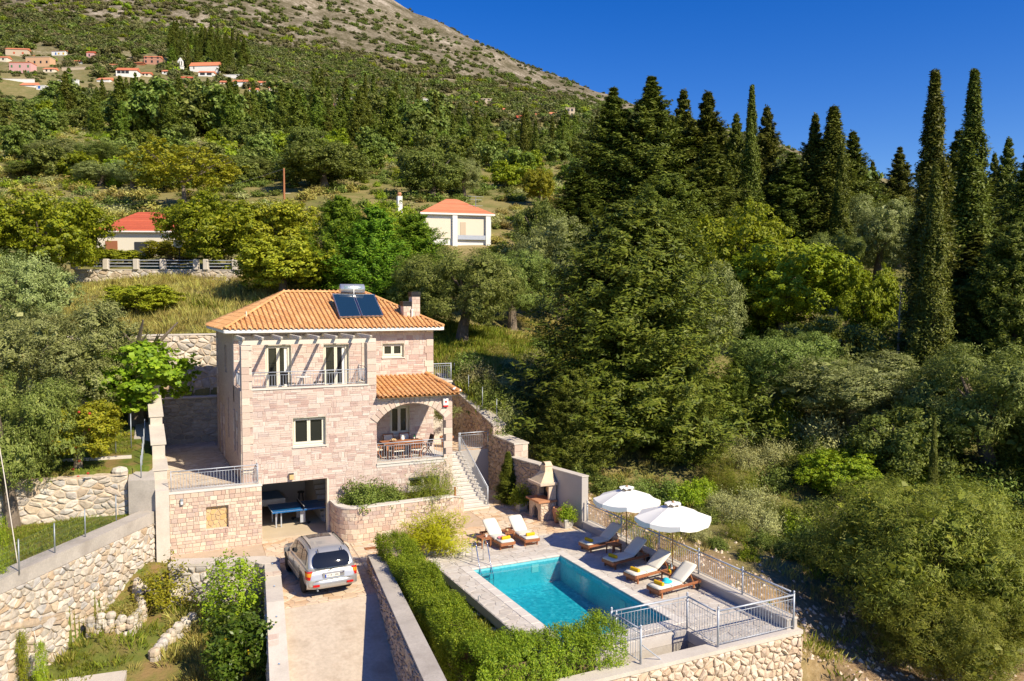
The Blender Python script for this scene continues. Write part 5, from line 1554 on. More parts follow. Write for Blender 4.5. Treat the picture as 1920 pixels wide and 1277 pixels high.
# terraced beds in the lower garden: dry stone
def dry_wall(name, label, pts, z0, z1, seed, sz=.26, d=.24):
    t = thing(name, label, 'wall')
    rg = random.Random(seed)
    zb = (lambda s: z0) if not callable(z0) else z0
    P = [Vector((a[0], a[1], 0)) for a in pts]
    tot = sum((b - a).length for a, b in zip(P, P[1:]))
    lay_n = max(1, int(round((z1 - z0) / (sz * .62))))
    for L in range(lay_n + 1):
        s = rg.uniform(0, .1)
        while s < tot:
            w = sz * rg.uniform(.7, 1.5)
            q = s + w / 2; acc = 0
            for a, b in zip(P, P[1:]):
                l = (b - a).length
                if q <= acc + l: p = a.lerp(b, (q - acc) / l); dr = (b - a).normalized(); break
                acc += l
            else: break
            z = gz(p.x, p.y) - .10 + L * sz * .62
            mb = MB(); n = 7
            rr = [rg.uniform(.82, 1.15) for _ in range(n)]
            hh = sz * rg.uniform(.7, 1.0)
            ring = []
            for zz, k in ((0, .8), (.3, 1.0), (.75, .95), (1.0, .55)):
                for j in range(n):
                    a = 6.283 * j / n
                    u, v = math.cos(a) * w * .52 * rr[j] * k, math.sin(a) * d * .55 * rr[(j + 2) % n] * k
                    ring.append((dr.x * u - dr.y * v, dr.y * u + dr.x * v, zz * hh + rg.uniform(-.01, .01)))
            f = [(i * n + j, i * n + (j + 1) % n, i * n + n + (j + 1) % n, i * n + n + j) for i in range(3) for j in range(n)] + [tuple(range(3 * n, 4 * n))]
            mb.add(ring, f).build('stone', m_rubble, t, False, (p.x, p.y, z + rg.uniform(-.02, .02)))
            s += w * 1.02
    return t
def gp(px, py, z): p = at_z(px, py, z); return (p.x, p.y)
dry_wall('bed_edging', 'curved dry-stone edging of the bed under the yellowing shrub', [gp(250, 1125, -.9), gp(300, 1142, -1.05), gp(335, 1140, -1.1), gp(352, 1118, -1.0), gp(345, 1085, -.8)], -1.45, -.95, 31)
dry_wall('bed_edging', 'rounded dry-stone edging of the lower planting bed', [gp(160, 1190, -1.2), gp(205, 1200, -1.4), gp(245, 1195, -1.4), gp(270, 1170, -1.3), gp(258, 1140, -1.15)], -1.75, -1.25, 32)
dry_wall('rock_row', 'row of pale loose rocks crossing the lower garden', [gp(285, 1262, -2.0), gp(315, 1225, -1.95), gp(345, 1205, -1.9), gp(368, 1190, -1.85)], -2.12, -2.0, 33, .34, .34)

# ---- stairs, landing and right-hand walls
stt = thing('garden_stairs', 'pale stone stairs climbing beside the veranda', 'stairs')
NS, LZ = 14, 2.17
SYB, SYT = 35.12, 38.9
for i in range(NS):
    z1 = LZ * (i + 1) / NS; y0 = SYB + (SYT - SYB) * i / NS
    MB().box(13.66, 15.80, y0, SYT if i == NS - 1 else y0 + (SYT - SYB) / NS + .02, -.1, z1 - .035).build('riser', m_step, stt)
    MB().rbox(13.66, 15.84, y0 - .035, y0 + (SYT - SYB) / NS + .0, z1 - .034, z1, .008).build('tread', m_step, stt)
ld = tag(MB().prism([(13.6, 38.92), (17.5, 38.92), (17.5, 46.0), (13.6, 46.0)], -.2, LZ - .02).build('landing', m_render), 'upper landing behind the stairs', None, None, 'structure')
paving(ld, 'flagstone', [[(13.66, 38.95), (17.45, 38.95), (17.45, 45.9), (13.66, 45.9)]], .46, .40, .03, LZ - .02, m_flag, 120, 9)
ZR = LZ / (SYT - SYB)
railing('stair_railing', 'steel railing descending the right side of the garden stairs', [(15.74, SYB + .06, .1), (15.74, SYT, LZ)], [0, 1], .92, sp=.125, knob=False)
railing('landing_railing', 'steel railing across the front of the stair landing', [(15.82, SYT + .04, LZ), (17.44, SYT + .04, LZ)], [0, 1], .92, knob=False)
rubble_wall('stair_side_wall', 'lower pier of rubble wall right of the stairs with wide pale top', (17.5, 38.35), (17.5, 35.78), (-.3, -.3), (2.92, 2.86), .72, m_thin, 1, .26, .20, .03, .06, .03, .08, m_rubmort, 200, 21, capmat=m_concpale)
o = bpy.data.objects['stair_side_wall']
for q in ashlar(17.48, 18.24, .2, 2.86, [], rng, (.24, .34), (.3, .45), .9):
    v, f = rect_geo(q, plane_y(35.78), .03); MB().add(v, f).build('end_block', m_quoin, o)
rubble_wall('upper_side_wall', 'stepped rubble wall behind the landing with wire posts on top', (17.5, 46.8), (17.5, 38.36), (1.8, -.3), (5.55, 3.45), .66, m_thin, 1, .26, .20, .03, .06, .03, .08, m_rubmort, 250, 22, capmat=m_concrete)
for q in ashlar(17.48, 18.18, 2.95, 3.45, [], rng, (.2, .3), (.3, .4), .9):
    v, f = rect_geo(q, plane_y(38.36), .03); MB().add(v, f).build('end_block', m_quoin, bpy.data.objects['upper_side_wall'])
for i, y in enumerate((38.7, 40.6, 42.6, 44.8)):
    fence_post((17.85, y, 3.5 + (y - 38.36) * .249), 1.25, 'thin grey fence post standing on the wall behind the landing', 'fence posts behind the landing')
rubble_wall('barbecue_wall', 'rubble-faced length of garden wall left of the barbecue', (17.28, 35.7), (17.62, 33.35), (-.3, -.3), (2.22, 2.24), .36, m_thin, 1, .28, .2, .03, .05, .03, .06, m_rubmort, 150, 23, capmat=m_concpale)
gw = thing('rendered_wall', 'plain grey rendered wall behind the stone barbecue', 'wall')
to3, L_ = plane_line((17.625, 33.32), (18.07, 30.15), 1)
r_ = MB(); r_.add([to3(0, -.3, 0), to3(L_, -.3, 0), to3(L_, -.3, -.36), to3(0, -.3, -.36), to3(0, 2.24, 0), to3(L_, 2.26, 0), to3(L_, 2.26, -.36), to3(0, 2.24, -.36)], [(3, 2, 1, 0), (0, 1, 5, 4), (1, 2, 6, 5), (2, 3, 7, 6), (3, 0, 4, 7), (4, 5, 6, 7)])
r_.build('wall_core', m_render, gw)
r_ = MB(); r_.add([to3(-.02, 2.245, .02), to3(L_ + .03, 2.265, .02), to3(L_ + .03, 2.265, -.38), to3(-.02, 2.245, -.38), to3(-.02, 2.29, .02), to3(L_ + .03, 2.31, .02), to3(L_ + .03, 2.31, -.38), to3(-.02, 2.29, -.38)], [(3, 2, 1, 0), (0, 1, 5, 4), (1, 2, 6, 5), (2, 3, 7, 6), (3, 0, 4, 7), (4, 5, 6, 7)])
r_.build('coping', m_concpale, gw)

rp = thing('rear_platform', 'pale raised platform with railing behind the right corner of the villa', 'platform')
MB().box(13.6, 16.4, 41.6, 46.0, LZ, 5.55).build('platform_wall', m_concpale, rp)
MB().rbox(13.6, 16.45, 41.55, 46.0, 5.554, 5.66, .01).build('platform_slab', m_concpale, rp)
railing('platform_railing', 'steel railing on the raised platform above the veranda roof', [(13.65, 41.65, 5.66), (16.38, 41.65, 5.66)], [0, 1], .95, knob=False)
# ---- curved planter wall in front of the villa
pw_ = thing('planter_wall', 'curved planter wall of small pinkish blocks between garage and stairs', 'wall')
path = [(7.86, 34.34)]
for i in range(9):
    a = math.pi - (math.pi / 2) * i / 8 if False else math.pi + (math.pi / 2) * i / 8
    path.append((8.72 + .86 * math.cos(a), 33.4 + .86 * math.sin(a)))
path += [(12.95, 32.7), (14.36, 34.95)]
def ptop(i): return 1.36 if i < len(path) - 1 else .66
to3s = []
S_ = [0]
for a, b in zip(path, path[1:]): S_.append(S_[-1] + math.hypot(b[0] - a[0], b[1] - a[1]))
def on_path(s, out):
    s = min(max(s, 0), S_[-1] - 1e-5)
    i = max(k for k in range(len(path) - 1) if S_[k] <= s)
    t = (s - S_[i]) / (S_[i + 1] - S_[i]); a, b = path[i], path[i + 1]
    L = S_[i + 1] - S_[i]; tx, ty = (b[0] - a[0]) / L, (b[1] - a[1]) / L
    return (a[0] + tx * L * t + ty * out, a[1] + ty * L * t - tx * out, ptop(i) + (ptop(i + 1) - ptop(i)) * t)
c = MB(); cp = MB(); N_ = 70
for i in range(N_):
    s0, s1 = S_[-1] * i / N_, S_[-1] * (i + 1) / N_
    for m_, o0, o1, za, zb, bot in ((c, 0, -.28, -.2, None, True), (cp, .04, -.34, None, .07, False)):
        p = [on_path(s0, o0), on_path(s1, o0), on_path(s1, o1), on_path(s0, o1)]
        lo = [(x, y, za if za is not None else z + .003) for x, y, z in p]
        hi = [(x, y, z if zb is None else z + zb) for x, y, z in p]
        fs = [(4, 5, 6, 7), (0, 1, 5, 4), (2, 3, 7, 6)]
        if i == 0: fs.append((3, 0, 4, 7))
        if i == N_ - 1: fs.append((1, 2, 6, 5))
        m_.add(lo + hi, fs)
pcore = c.build('wall_core', m_mortar, pw_); cp.build('coping', m_marble, pw_)
geos = []
for q in ashlar(0, S_[-1], -.1, 1.36, [], rng, (.14, .24), (.16, .38), .85, True):
    if q[3] > on_path((q[0] + q[1]) / 2, 0)[2] + .01: continue
    geos.append(rect_geo(q, lambda u, v, w: (*on_path(u, w)[:2], v), rng.uniform(.016, .03), .014, .01))
lay(pcore, 'block', geos, m_block, 300)
tag(MB().prism([(7.9, 34.38), (8.1, 33.2), (8.75, 32.75), (12.9, 32.95), (14.1, 34.7), (13.62, 34.38)], .2, lambda x, y: 1.30 - max(0, x - 12.6) * .42).build('planter_bed', m_soil), 'planting bed inside the curved planter wall', None, None, 'structure')

# ---- poolside railings
railing('poolside_railing', 'long steel railing on the kerb between loungers and slope', [(18.26, 30.0, .32), (18.26, 27.3, .32), (18.26, 24.7, .32), (18.26, 22.35, .32), (18.26, 20.1, .32), (18.26, 17.98, .32)], [0, 1, 2, 3, 4], .80, fancy=True)
railing('deck_front_railing', 'steel railing across the front right edge of the pool deck', [(15.32, 17.85, 0), (18.27, 17.85, 0)], [0, 1], 1.05, fancy=True)
railing('pit_railing', 'steel railing around the pump pit below the pool', [(15.30, 17.95, 0), (15.30, 19.24, 0), (12.55, 19.24, 0)], [1, 2], 1.02)
railing('pit_gate', 'short steel railing panel at the hedge end of the pump pit', [(12.62, 19.1, -.02), (12.66, 17.93, -.02)], [0, 1], .98)
br = MB(); br.cyl((12.72, 17.93, .5), (13.35, 17.93, -.02), .018, n=6)
tag(br.build('brace_pipe', m_steel, None), 'slanting steel brace pipe beside the pump pit gate', 'pipe')
# wall lamp over the garage, alarm box, drain covers
wl = thing('garage_lamp', 'small brass lantern above the garage opening', 'lamp', (6.2, YF - .03, 2.62))
MB().rbox(-.09, .09, -.14, 0, -.12, .1, .02).build('lantern', m_ochre, wl); MB().box(-.1, .1, -.15, 0, .101, .13).build('hood', m_dark, wl)
ab = thing('alarm_box', 'white alarm box with red base right of the arch', 'alarm', (13.22, YF - .06, 5.28))
MB().rbox(-.13, .13, -.09, 0, 0, .34, .02).build('cover', m_white, ab)
m_red = M('red_plastic', [(0.55, 0.02, 0.02)], .4, namt=0)
MB().rbox(-.12, .12, -.092, 0, -.08, -.002, .01).build('beacon', m_red, ab); MB().box(-.05, .05, -.095, -.091, .12, .2).build('badge', m_red, ab)
for (px, py, lab) in ((695, 1028, 'rusty square drain cover in the paving by the planter wall'), (726, 1018, 'second rusty drain cover half shaded beside the hedge')):
    p = at_z(px, py, 0); t = thing('drain_cover', lab, 'drain cover', p)
    MB().box(-.24, .24, -.16, .16, -.01, .012).build('plate', m_rust, t)
    for k in range(5): MB().box(-.2, .2, -.12 + k * .055, -.09 + k * .055, .0125, .018).build('slot_bar', m_rust, t)
# ------------------------------------------------------------------ things on deck, patio and balcony
def text_mesh(txt, size, mat, depth=.002):
    cu = bpy.data.curves.new('lettering', 'FONT'); cu.body = txt; cu.size = size; cu.align_x = 'CENTER'; cu.align_y = 'CENTER'; cu.extrude = depth
    o = bpy.data.objects.new('lettering', cu); COL.objects.link(o)
    bpy.context.view_layer.update()
    me = bpy.data.meshes.new_from_object(o.evaluated_get(bpy.context.evaluated_depsgraph_get()))
    bpy.data.objects.remove(o); me.materials.clear(); me.materials.append(mat)
    return me

# ---- sun loungers: head towards +y, origin at the foot end
def make_lounger():
    t = empty('sun_lounger')
    L, Wd = 1.95, .66
    for s in (-1, 1):
        MB().rbox(s * Wd / 2 - .02, s * Wd / 2 + .02, 0, L, .22, .30, .008).build('side_rail', m_wood, t)
        MB().rbox(s * (Wd / 2 - .05) - .025, s * (Wd / 2 - .05) + .025, .10, .16, 0, .22, .006).build('leg', m_wood, t)
        MB().rbox(s * (Wd / 2 - .05) - .025, s * (Wd / 2 - .05) + .025, 1.62, 1.68, .06, .22, .006).build('leg', m_wood, t)
        w = MB().cyl((s * (Wd / 2 + .03) - .02, 1.78, .1), (s * (Wd / 2 + .03) + .02, 1.78, .1), .1, n=16).build('wheel', m_black, t)
        MB().bar((s * .24, 1.10, .30), (s * .24, 1.72, .74), .03, .04).build('back_frame', m_wood, t)
        MB().bar((s * .24, 1.66, .27), (s * .24, 1.50, .60), .025, .03).build('back_prop', m_wood, t)
    MB().rbox(-Wd / 2, Wd / 2, -.02, .02, .18, .30, .008).build('foot_rail', m_wood, t)
    MB().box(-.26, .26, .12, .15, .05, .10).build('cross_bar', m_wood, t); MB().box(-.31, .31, 1.90, 1.94, .22, .30).build('head_rail', m_wood, t)
    for i in range(8): MB().box(-.31, .31, .06 + i * .13, .14 + i * .13, .285, .302).build('slat', m_wood, t)
    def pad(y0, z0, y1, z1, th, n=10):
        m_ = MB(); d = Vector((0, y1 - y0, z1 - z0)); ln = d.length; d.normalize(); up = Vector((0, -d.z, d.y))
        v, f = [], []
        for i in range(n + 1):
            k = i / n; e = 1 - .10 * (abs(2 * k - 1) ** 8)
            for (x, h) in ((-.315, .25), (-.30, .8), (-.15, 1.04), (.15, 1.04), (.30, .8), (.315, .25), (.30, 0), (-.30, 0)):
                p = Vector((x * e, y0, z0)) + d * (ln * k) + up * (th * h * (e if h > .3 else 1)); v.append(p)
        for i in range(n):
            for j in range(8): f.append((i * 8 + j, i * 8 + (j + 1) % 8, i * 8 + 8 + (j + 1) % 8, i * 8 + 8 + j))
        f += [tuple(range(7, -1, -1)), tuple(range(n * 8, n * 8 + 8))]
        return m_.add(v, f)
    pad(-.01, .305, 1.10, .305, .075).build('seat_cushion', m_cushion, t, True)
    pad(1.09, .32, 1.80, .82, .075).build('back_cushion', m_cushion, t, True)
    MB().box(-.325, .325, .55, .575, .27, .386).build('strap', m_cushion, t)
    return t
LP = [((13.75, 28.72, 0), .04, 'cream lounger with pink cloth and yellow towel behind the pool, left of the pair', 1), ((14.86, 28.72, 0), -.02, 'cream lounger with only a yellow towel behind the pool, right of the pair', 1),
      ((16.42, 27.22, 0), -1.42, 'lounger nearest the rendered wall in the row of four', 1), ((16.16, 25.05, 0), -1.40, 'second lounger from the rendered wall in the row of four', 1),
      ((16.04, 23.42, 0), -1.42, 'third lounger from the rendered wall in the row of four', 1), ((15.98, 21.92, 0), -1.44, 'lounger with a blue hat nearest the viewer in the row of four', 1)]
proto = make_lounger()
towel_lab = ['beside the pink cloth on the left lounger of the pair', 'on the right lounger of the pair', 'on the lounger nearest the rendered wall', 'on the second lounger of the row of four', 'on the third lounger of the row of four', 'beside the blue hat on the nearest lounger']
tw_me = MB()
for i in range(15):
    a0 = 0
tw_me = MB().cyl((-.19, 0, 0), (.19, 0, 0), .062, n=14).cyl((-.2, 0, 0), (-.19, 0, 0), .045, .062, n=14, caps=True).cyl((.19, 0, 0), (.2, 0, 0), .062, .045, n=14)
for i, (p, rz, lab, _) in enumerate(LP):
    o = proto if i == 0 else copy_tree(proto)
    o.location = p; o.rotation_euler = (0, 0, rz)
    tag(o, lab, 'sun lounger', 'sun loungers around the pool')
    q = Matrix.Rotation(rz, 3, 'Z') @ Vector((0.02, .24, .445)) + Vector(p)
    t = thing('rolled_towel', 'yellow rolled towel ' + towel_lab[i], 'towel', q, rz + .06, 'yellow rolled towels on the loungers')
    tw_me.build('roll', m_yellow, t, False)
    MB().box(-.19, .19, -.05, .066, -.062, -.045).build('loose_end', m_yellow, t)
q = Vector(LP[0][0]) + Vector((-.05, .42, .395))
pk = MB(); r_ = random.Random(4)
N_ = 9
v = [(-.2 + .4 * i / N_ + r_.uniform(-.02, .02), -.14 + .28 * j / N_ + r_.uniform(-.02, .02), .02 + r_.uniform(0, .055) * (0 < i < N_) * (0 < j < N_)) for j in range(N_ + 1) for i in range(N_ + 1)]
pk.add(v, [(j * (N_ + 1) + i, j * (N_ + 1) + i + 1, (j + 1) * (N_ + 1) + i + 1, (j + 1) * (N_ + 1) + i) for j in range(N_) for i in range(N_)])
tag(pk.build('pink_cloth', m_pink, None, True, q), 'crumpled pink cloth on the left lounger behind the pool', 'cloth')
ht = thing('sun_hat', 'turquoise straw sun hat lying on the nearest lounger', 'hat', Vector(LP[5][0]) + Vector((.62, .12, .392)))
MB().lathe([(.21, 0), (.22, .012), (.13, .02), (.115, .05), (.10, .10), (.06, .125), (.004, .13)], 20).build('crown', m_blue, ht, True)
rc = tag(MB().rbox(-.09, .09, -.06, .06, 0, .02, .005).build('red_book', m_red, None, False, Vector(LP[5][0]) + Vector((.47, .22, .392)), .4), 'small red book beside the blue hat', 'book')

# ---- side tables
def side_table(p, rz, label):
    t = thing('side_table', label, 'table', p, rz, 'teak side tables')
    for i in range(5): MB().rbox(-.24 + i * .098, -.15 + i * .098, -.24, .24, .40, .425, .005).build('slat', m_wood, t)
    for x in (-.2, .2):
        for y in (-.2, .2): MB().box(x - .02, x + .02, y - .02, y + .02, 0, .399).build('leg', m_wood, t)
    for y in (-.2, .2): MB().box(-.18, .18, y - .012, y + .012, .33, .39).build('apron', m_wood, t)
    return t
side_table((17.32, 26.42, 0), .1, 'teak side table under the far parasol'); side_table((17.3, 22.75, 0), .1, 'teak side table with bottles under the near parasol')
side_table((13.05, 29.55, 0), .1, 'teak side table with a white cup left of the lounger pair'); side_table((14.28, 29.9, 0), .1, 'teak side table between the lounger pair')
m_gbottle = glass_mat('green_glass', (.02, .16, .03), .06)
for (p, lab) in (((17.24, 22.72, .425), 'green bottle on the side table under the near parasol'), ((17.45, 22.85, .425), 'clear bottle behind the green one on the side table')):
    b = thing('bottle', lab, 'bottle', p)
    gm = m_gbottle if 'green bottle' in lab else glass_mat('clear_glass', (.25, .32, .35), .05)
    MB().lathe([(.034, 0), (.036, .01), (.036, .14), (.014, .2), (.013, .25)], 10).build('body', gm, b, True); MB().lathe([(.015, .25), (.015, .265)], 8).build('stopper', m_white, b)
    MB().lathe([(.0365, .05), (.0365, .11)], 10).build('label_band', m_yellow if 'green bottle' in lab else m_white, b)
gl = thing('tumbler', 'yellow drink in a tumbler on the near side table', 'glass', (17.2, 22.6, .425)); MB().lathe([(.03, 0), (.036, .09)], 10).build('body', m_yellow, gl)
cu = thing('cup', 'white cup on the side table left of the lounger pair', 'cup', (13.1, 29.45, .425)); MB().lathe([(.035, 0), (.045, .09), (.038, .09), (.03, .02)], 12).build('body', m_white, cu); MB().tube([(.045, 0, .07), (.075, 0, .06), (.07, 0, .03), (.04, 0, .025)], .006, 5).build('handle', m_white, cu)
fr = thing('orange_ball', 'orange ball on the small table between the lounger pair', 'ball', (14.2, 29.75, .485)); MB().lathe([(.003, -.06), (.042, -.042), (.06, 0), (.042, .042), (.003, .06)], 12).build('skin', m_ochre, fr, True)

# ---- parasols
def parasol(x, y, r, zr, za, label, rot):
    t = thing('parasol', label, 'parasol', (x, y, 0), rot, 'white parasols over the loungers')
    MB().cyl((0, 0, .1), (0, 0, za - .1), .022, n=10).build('pole', m_pole, t, True)
    MB().lathe([(.24, 0), (.25, .03), (.22, .07), (.05, .09), (.04, .28), (.03, .3)], 18).build('base', m_concrete, t)
    n = 8
    for i in range(n):
        a0, a1 = 6.28318 * i / n, 6.28318 * (i + 1) / n
        K = 5
        v, f = [], []
        for k in range(K + 1):
            s = .16 + .84 * k / K
            for j in range(4):
                a = a0 + (a1 - a0) * j / 3
                cut = math.cos((a1 - a0) / 2) / math.cos(a - (a0 + a1) / 2)
                sag = .05 * math.sin(math.pi * j / 3) * s
                v.append((math.cos(a) * r * s * cut, math.sin(a) * r * s * cut, za + (zr - za) * (s ** 1.12) - sag))
        for k in range(K):
            for j in range(3): f.append((k * 4 + j, k * 4 + j + 1, k * 4 + 5 + j, k * 4 + 4 + j))
        MB().add(v, f).build('panel', m_canvas, t, True)
        va = MB(); e = v[-4:]; lo = []
        for j, p in enumerate(e): lo.append((p[0] * 1.004, p[1] * 1.004, p[2] - (.19 if 0 < j < 3 else .15)))
        va.add(list(e) + lo, [(j, j + 1, 5 + j, 4 + j) for j in range(3)]); va.build('valance', m_canvas, t)
        MB().bar((0, 0, za - .16), (math.cos(a0) * r * .98, math.sin(a0) * r * .98, zr - .03), .014, .02).build('rib', m_pole, t)
        MB().bar((0, 0, za - .62), (math.cos(a0) * r * .5, math.sin(a0) * r * .5, za + (zr - za) * .46 - .05), .012, .016).build('strut', m_pole, t)
        c0, c1, cm_ = a0, a1, (a0 + a1) / 2
        cp = MB(); cv = []
        for rr, zz in ((.06, .115), (.18, .095), (.30, .03)):
            for a, up in ((c0, 0), ((c0 + cm_) / 2, .035), (cm_, .05), ((cm_ + c1) / 2, .035), (c1, 0)): cv.append((math.cos(a) * rr, math.sin(a) * rr, za - .045 + zz + (up if rr > .1 else 0) * (1.3 if rr > .2 else .6)))
        cp.add(cv, [(q_ * 5 + j, q_ * 5 + j + 1, q_ * 5 + 6 + j, q_ * 5 + 5 + j) for q_ in range(2) for j in range(4)]); cp.build('vent_flap', m_canvas, t, True)
    MB().lathe([(.05, 0), (.04, .05), (.01, .09)], 10, (0, 0, za + .05)).build('finial', m_pole, t)
    return t
parasol(17.92, 26.42, 1.34, 2.14, 2.58, 'white parasol standing farther from the viewer by the kerb', .2)
parasol(17.98, 23.5, 1.41, 2.14, 2.60, 'white parasol standing nearer the viewer by the kerb', .32)

# ---- pool ladder
ldr = thing('pool_ladder', 'chrome ladder at the far left corner of the pool', 'ladder', (0, 0, 0))
for x in (11.85, 12.32):
    pts = [(x, 27.98, 0), (x, 27.98, .62)]
    for i in range(9): a = math.pi * i / 8; pts.append((x, 27.76 + .22 * math.cos(a), .66 + .2 * math.sin(a)))
    pts += [(x, 27.30, .1), (x, 27.02, -.3), (x, 27.0, -1.0)]
    MB().tube(pts, .02, 8).build('handrail', m_chrome, ldr, True)
for z in (-.22, -.45, -.7): MB().box(11.86, 12.31, 26.98, 27.06, z, z + .025).build('rung', m_chrome, ldr)

# ---- stone barbecue
m_sand = M('sandstone', [(0.60, 0.46, 0.29), (0.66, 0.53, 0.36)], .85, nscale=5, namt=.12)
bq = thing('stone_barbecue', 'stone barbecue with tapering hood against the grey rendered wall', 'barbecue', (0, 0, 0))
bx0, bx1, by0, by1 = 16.92, 17.72, 31.86, 33.02
bb = MB(); ym = (by0 + by1) / 2
for i in range(16):                                          # front with pointed arch, looking towards -x
    ya, yb = by0 + (by1 - by0) * i / 16, by0 + (by1 - by0) * (i + 1) / 16
    h = 0 if abs((ya + yb) / 2 - ym) > .27 else .42 + .24 * (1 - abs((ya + yb) / 2 - ym) / .27) ** .6
    bb.box(bx0, bx0 + .12, ya, yb, h, .84)
bb.box(bx0 + .12, bx1, by0, by0 + .14, 0, .84); bb.box(bx0 + .12, bx1, by1 - .14, by1, 0, .84); bb.box(bx1 - .1, bx1, by0 + .14, by1 - .14, 0, .84)
bb.build('base', m_field, bq)
geos = [stone_geo(p, lambda u, v, w: (u, by0 - w, v), .03, .02) for p in cells([(bx0, 0), (bx1, 0), (bx1, .83), (bx0, .83)], .2, .15, .02, rng)]
lay(bq, 'stone', geos, m_field, 60)
MB().rbox(bx0 - .16, bx1 + .02, by0 - .08, by1 + .08, .845, .93, .015).build('worktop', m_terra, bq)
fb = MB(); fb.box(bx0 + .42, bx1, by0 + .02, by0 + .14, .931, 1.62); fb.box(bx0 + .42, bx1, by1 - .14, by1 - .02, .931, 1.62); fb.box(bx1 - .1, bx1, by0 + .14, by1 - .14, .931, 1.62)
fb.build('firebox', m_field, bq)
MB().box(bx1 - .11, bx1 - .1001, by0 + .15, by1 - .15, .94, 1.6).build('dark_back', m_dark, bq)  # dark panel across the back of the firebox
MB().rbox(bx0 - .06, bx1 + .04, by0 - .07, by1 + .07, 1.625, 1.74, .02).build('lintel_slab', m_field, bq)
hd3 = MB(); hv = []
for (z, x0, x1, y0, y1) in ((1.742, bx0 + .02, bx1, by0 + .03, by1 - .03), (1.95, bx0 + .22, bx1, by0 + .2, by1 - .2), (2.18, bx0 + .40, bx1, ym - .24, ym + .24), (2.42, bx0 + .43, bx1 - .02, ym - .19, ym + .19)):
    hv += [(x0, y0, z), (x1, y0, z), (x1, y1, z), (x0, y1, z)]
hd3.add(hv, [(k * 4 + j, k * 4 + (j + 1) % 4, k * 4 + 4 + (j + 1) % 4, k * 4 + 4 + j) for k in range(3) for j in range(4)] + [(12, 13, 14, 15)]); hd3.build('hood', m_sand, bq)
ck = MB(); ck.rbox(bx0 + .4, bx1 + .02, ym - .22, ym + .22, 2.421, 2.48, .015)
for i in range(6):
    a0, a1 = math.pi * i / 6, math.pi * (i + 1) / 6
    ck.add([(x, ym - .2 * math.cos(a), 2.48 + .14 * math.sin(a)) for x in (bx0 + .44, bx1 - .02) for a in (a0, a1)], [(0, 1, 3, 2)])
ck.build('chimney_cap', m_sand, bq); MB().box(bx0 + .446, bx0 + .449, ym - .09, ym + .09, 2.2, 2.4).build('flue_slot', m_dark, bq)
gr = MB()
for i in range(9): gr.cyl((bx0 + .46, by0 + .2 + i * .095, 1.04), (bx1 - .12, by0 + .2 + i * .095, 1.04), .006, n=5)
gr.build('grill', m_dark, bq)
dsk = thing('wicker_trivet', 'round golden trivet hanging inside the barbecue', 'trivet', (bx1 - .16, ym, 1.30)); MB().cyl((0, 0, 0), (.02, 0, 0), .13, n=16).build('disc', m_ochre, dsk); MB().tube([(0.01, 0, .13), (0.01, 0, .24)], .008, 5).build('cord', m_ochre, dsk)

# ---- planters and pots
def square_pot(p, label, s=.25, h=.42):
    t = thing('square_planter', label, 'planter', p, .12)
    m_ = MB(); k = .8
    v = [(a * s * f_, b * s * f_, z) for z, f_ in ((0, k), (h - .07, 1.0), (h - .07, 1.1), (h, 1.1), (h, .95), (h - .06, .95)) for a, b in ((-1, -1), (1, -1), (1, 1), (-1, 1))]
    m_.add(v, [(i * 4 + j, i * 4 + (j + 1) % 4, i * 4 + 4 + (j + 1) % 4, i * 4 + 4 + j) for i in range(5) for j in range(4)] + [(20, 21, 22, 23)]); m_.build('body', m_planter, t)
    for a in range(4):
        q = MB(); rot = Matrix.Rotation(a * math.pi / 2, 3, 'Z')
        q.add([rot @ Vector(c) for c in ((-s * .6, -s * .86 - .004, .08), (s * .6, -s * .86 - .004, .08), (s * .68, -s * .98 - .004, h - .12), (-s * .68, -s * .98 - .004, h - .12))], [(0, 1, 2, 3)]); q.build('raised_panel', m_concpale, t)
    MB().box(-s * .94, s * .94, -s * .94, s * .94, h - .07, h - .05).build('earth', m_soil, t)
square_pot((17.02, 34.05, 0), 'grey square planter in the shade left of the barbecue'); square_pot((17.5, 30.55, 0), 'pale square planter at the end of the rendered wall')
_pp = crown_mesh('pot_plant', bush_crown(56, .95, .52, 70, 34, .10, .05, .18, spiky=.4), lm_bright)
plantdef('pot_plant', _T['bush_yellow'][0], _pp, .95)
tree('pot_plant', 'citrus_plant', 'yellow-green citrus plant in the shaded square planter', 0, 0, None, 1.0, None, cat='plant', at=(17.02, 34.05), ground=.38)
tree('pot_plant', 'box_plant', 'yellow-green shrub in the pale square planter', 0, 0, None, .8, None, cat='plant', at=(17.5, 30.55), ground=.38)
tp = thing('terracotta_jar', 'tall terracotta jar between barbecue and pale planter', 'pot', (17.52, 31.35, 0))
MB().lathe([(.14, 0), (.17, .1), (.24, .45), (.25, .58), (.21, .66), (.23, .70), (.19, .70), (.17, .6)], 18).build('body', m_terra, tp, True)
lp = thing('terracotta_pot', 'big terracotta pot on the upper landing', 'pot', (15.55, 40.2, LZ))
MB().lathe([(.24, 0), (.34, .5), (.38, .5), (.38, .6), (.33, .6), (.3, .5)], 18).build('body', m_terra, lp, True); MB().lathe([(.3, .52), (.01, .54)], 12).build('earth', m_soil, lp)
_po = crown_mesh('pot_olive', round_crown(57, .9, 1.9, .85, 8, 90, 26, .10, .03, .26), lm_olive); plantdef('pot_olive', trunk_mb(1.6, .035, 57, 4, .25).mesh('pot_olive_trunk', m_bark), _po, 1.9)
tree('pot_olive', 'potted_olive', 'small olive tree growing in the big terracotta pot', 0, 0, None, 1.9, None, at=(15.55, 40.2), ground=LZ + .52)
tr = thing('stone_trough', 'long grey stone trough at the far end of the hedge', 'planter', (11.02, 29.74, 0), .10)
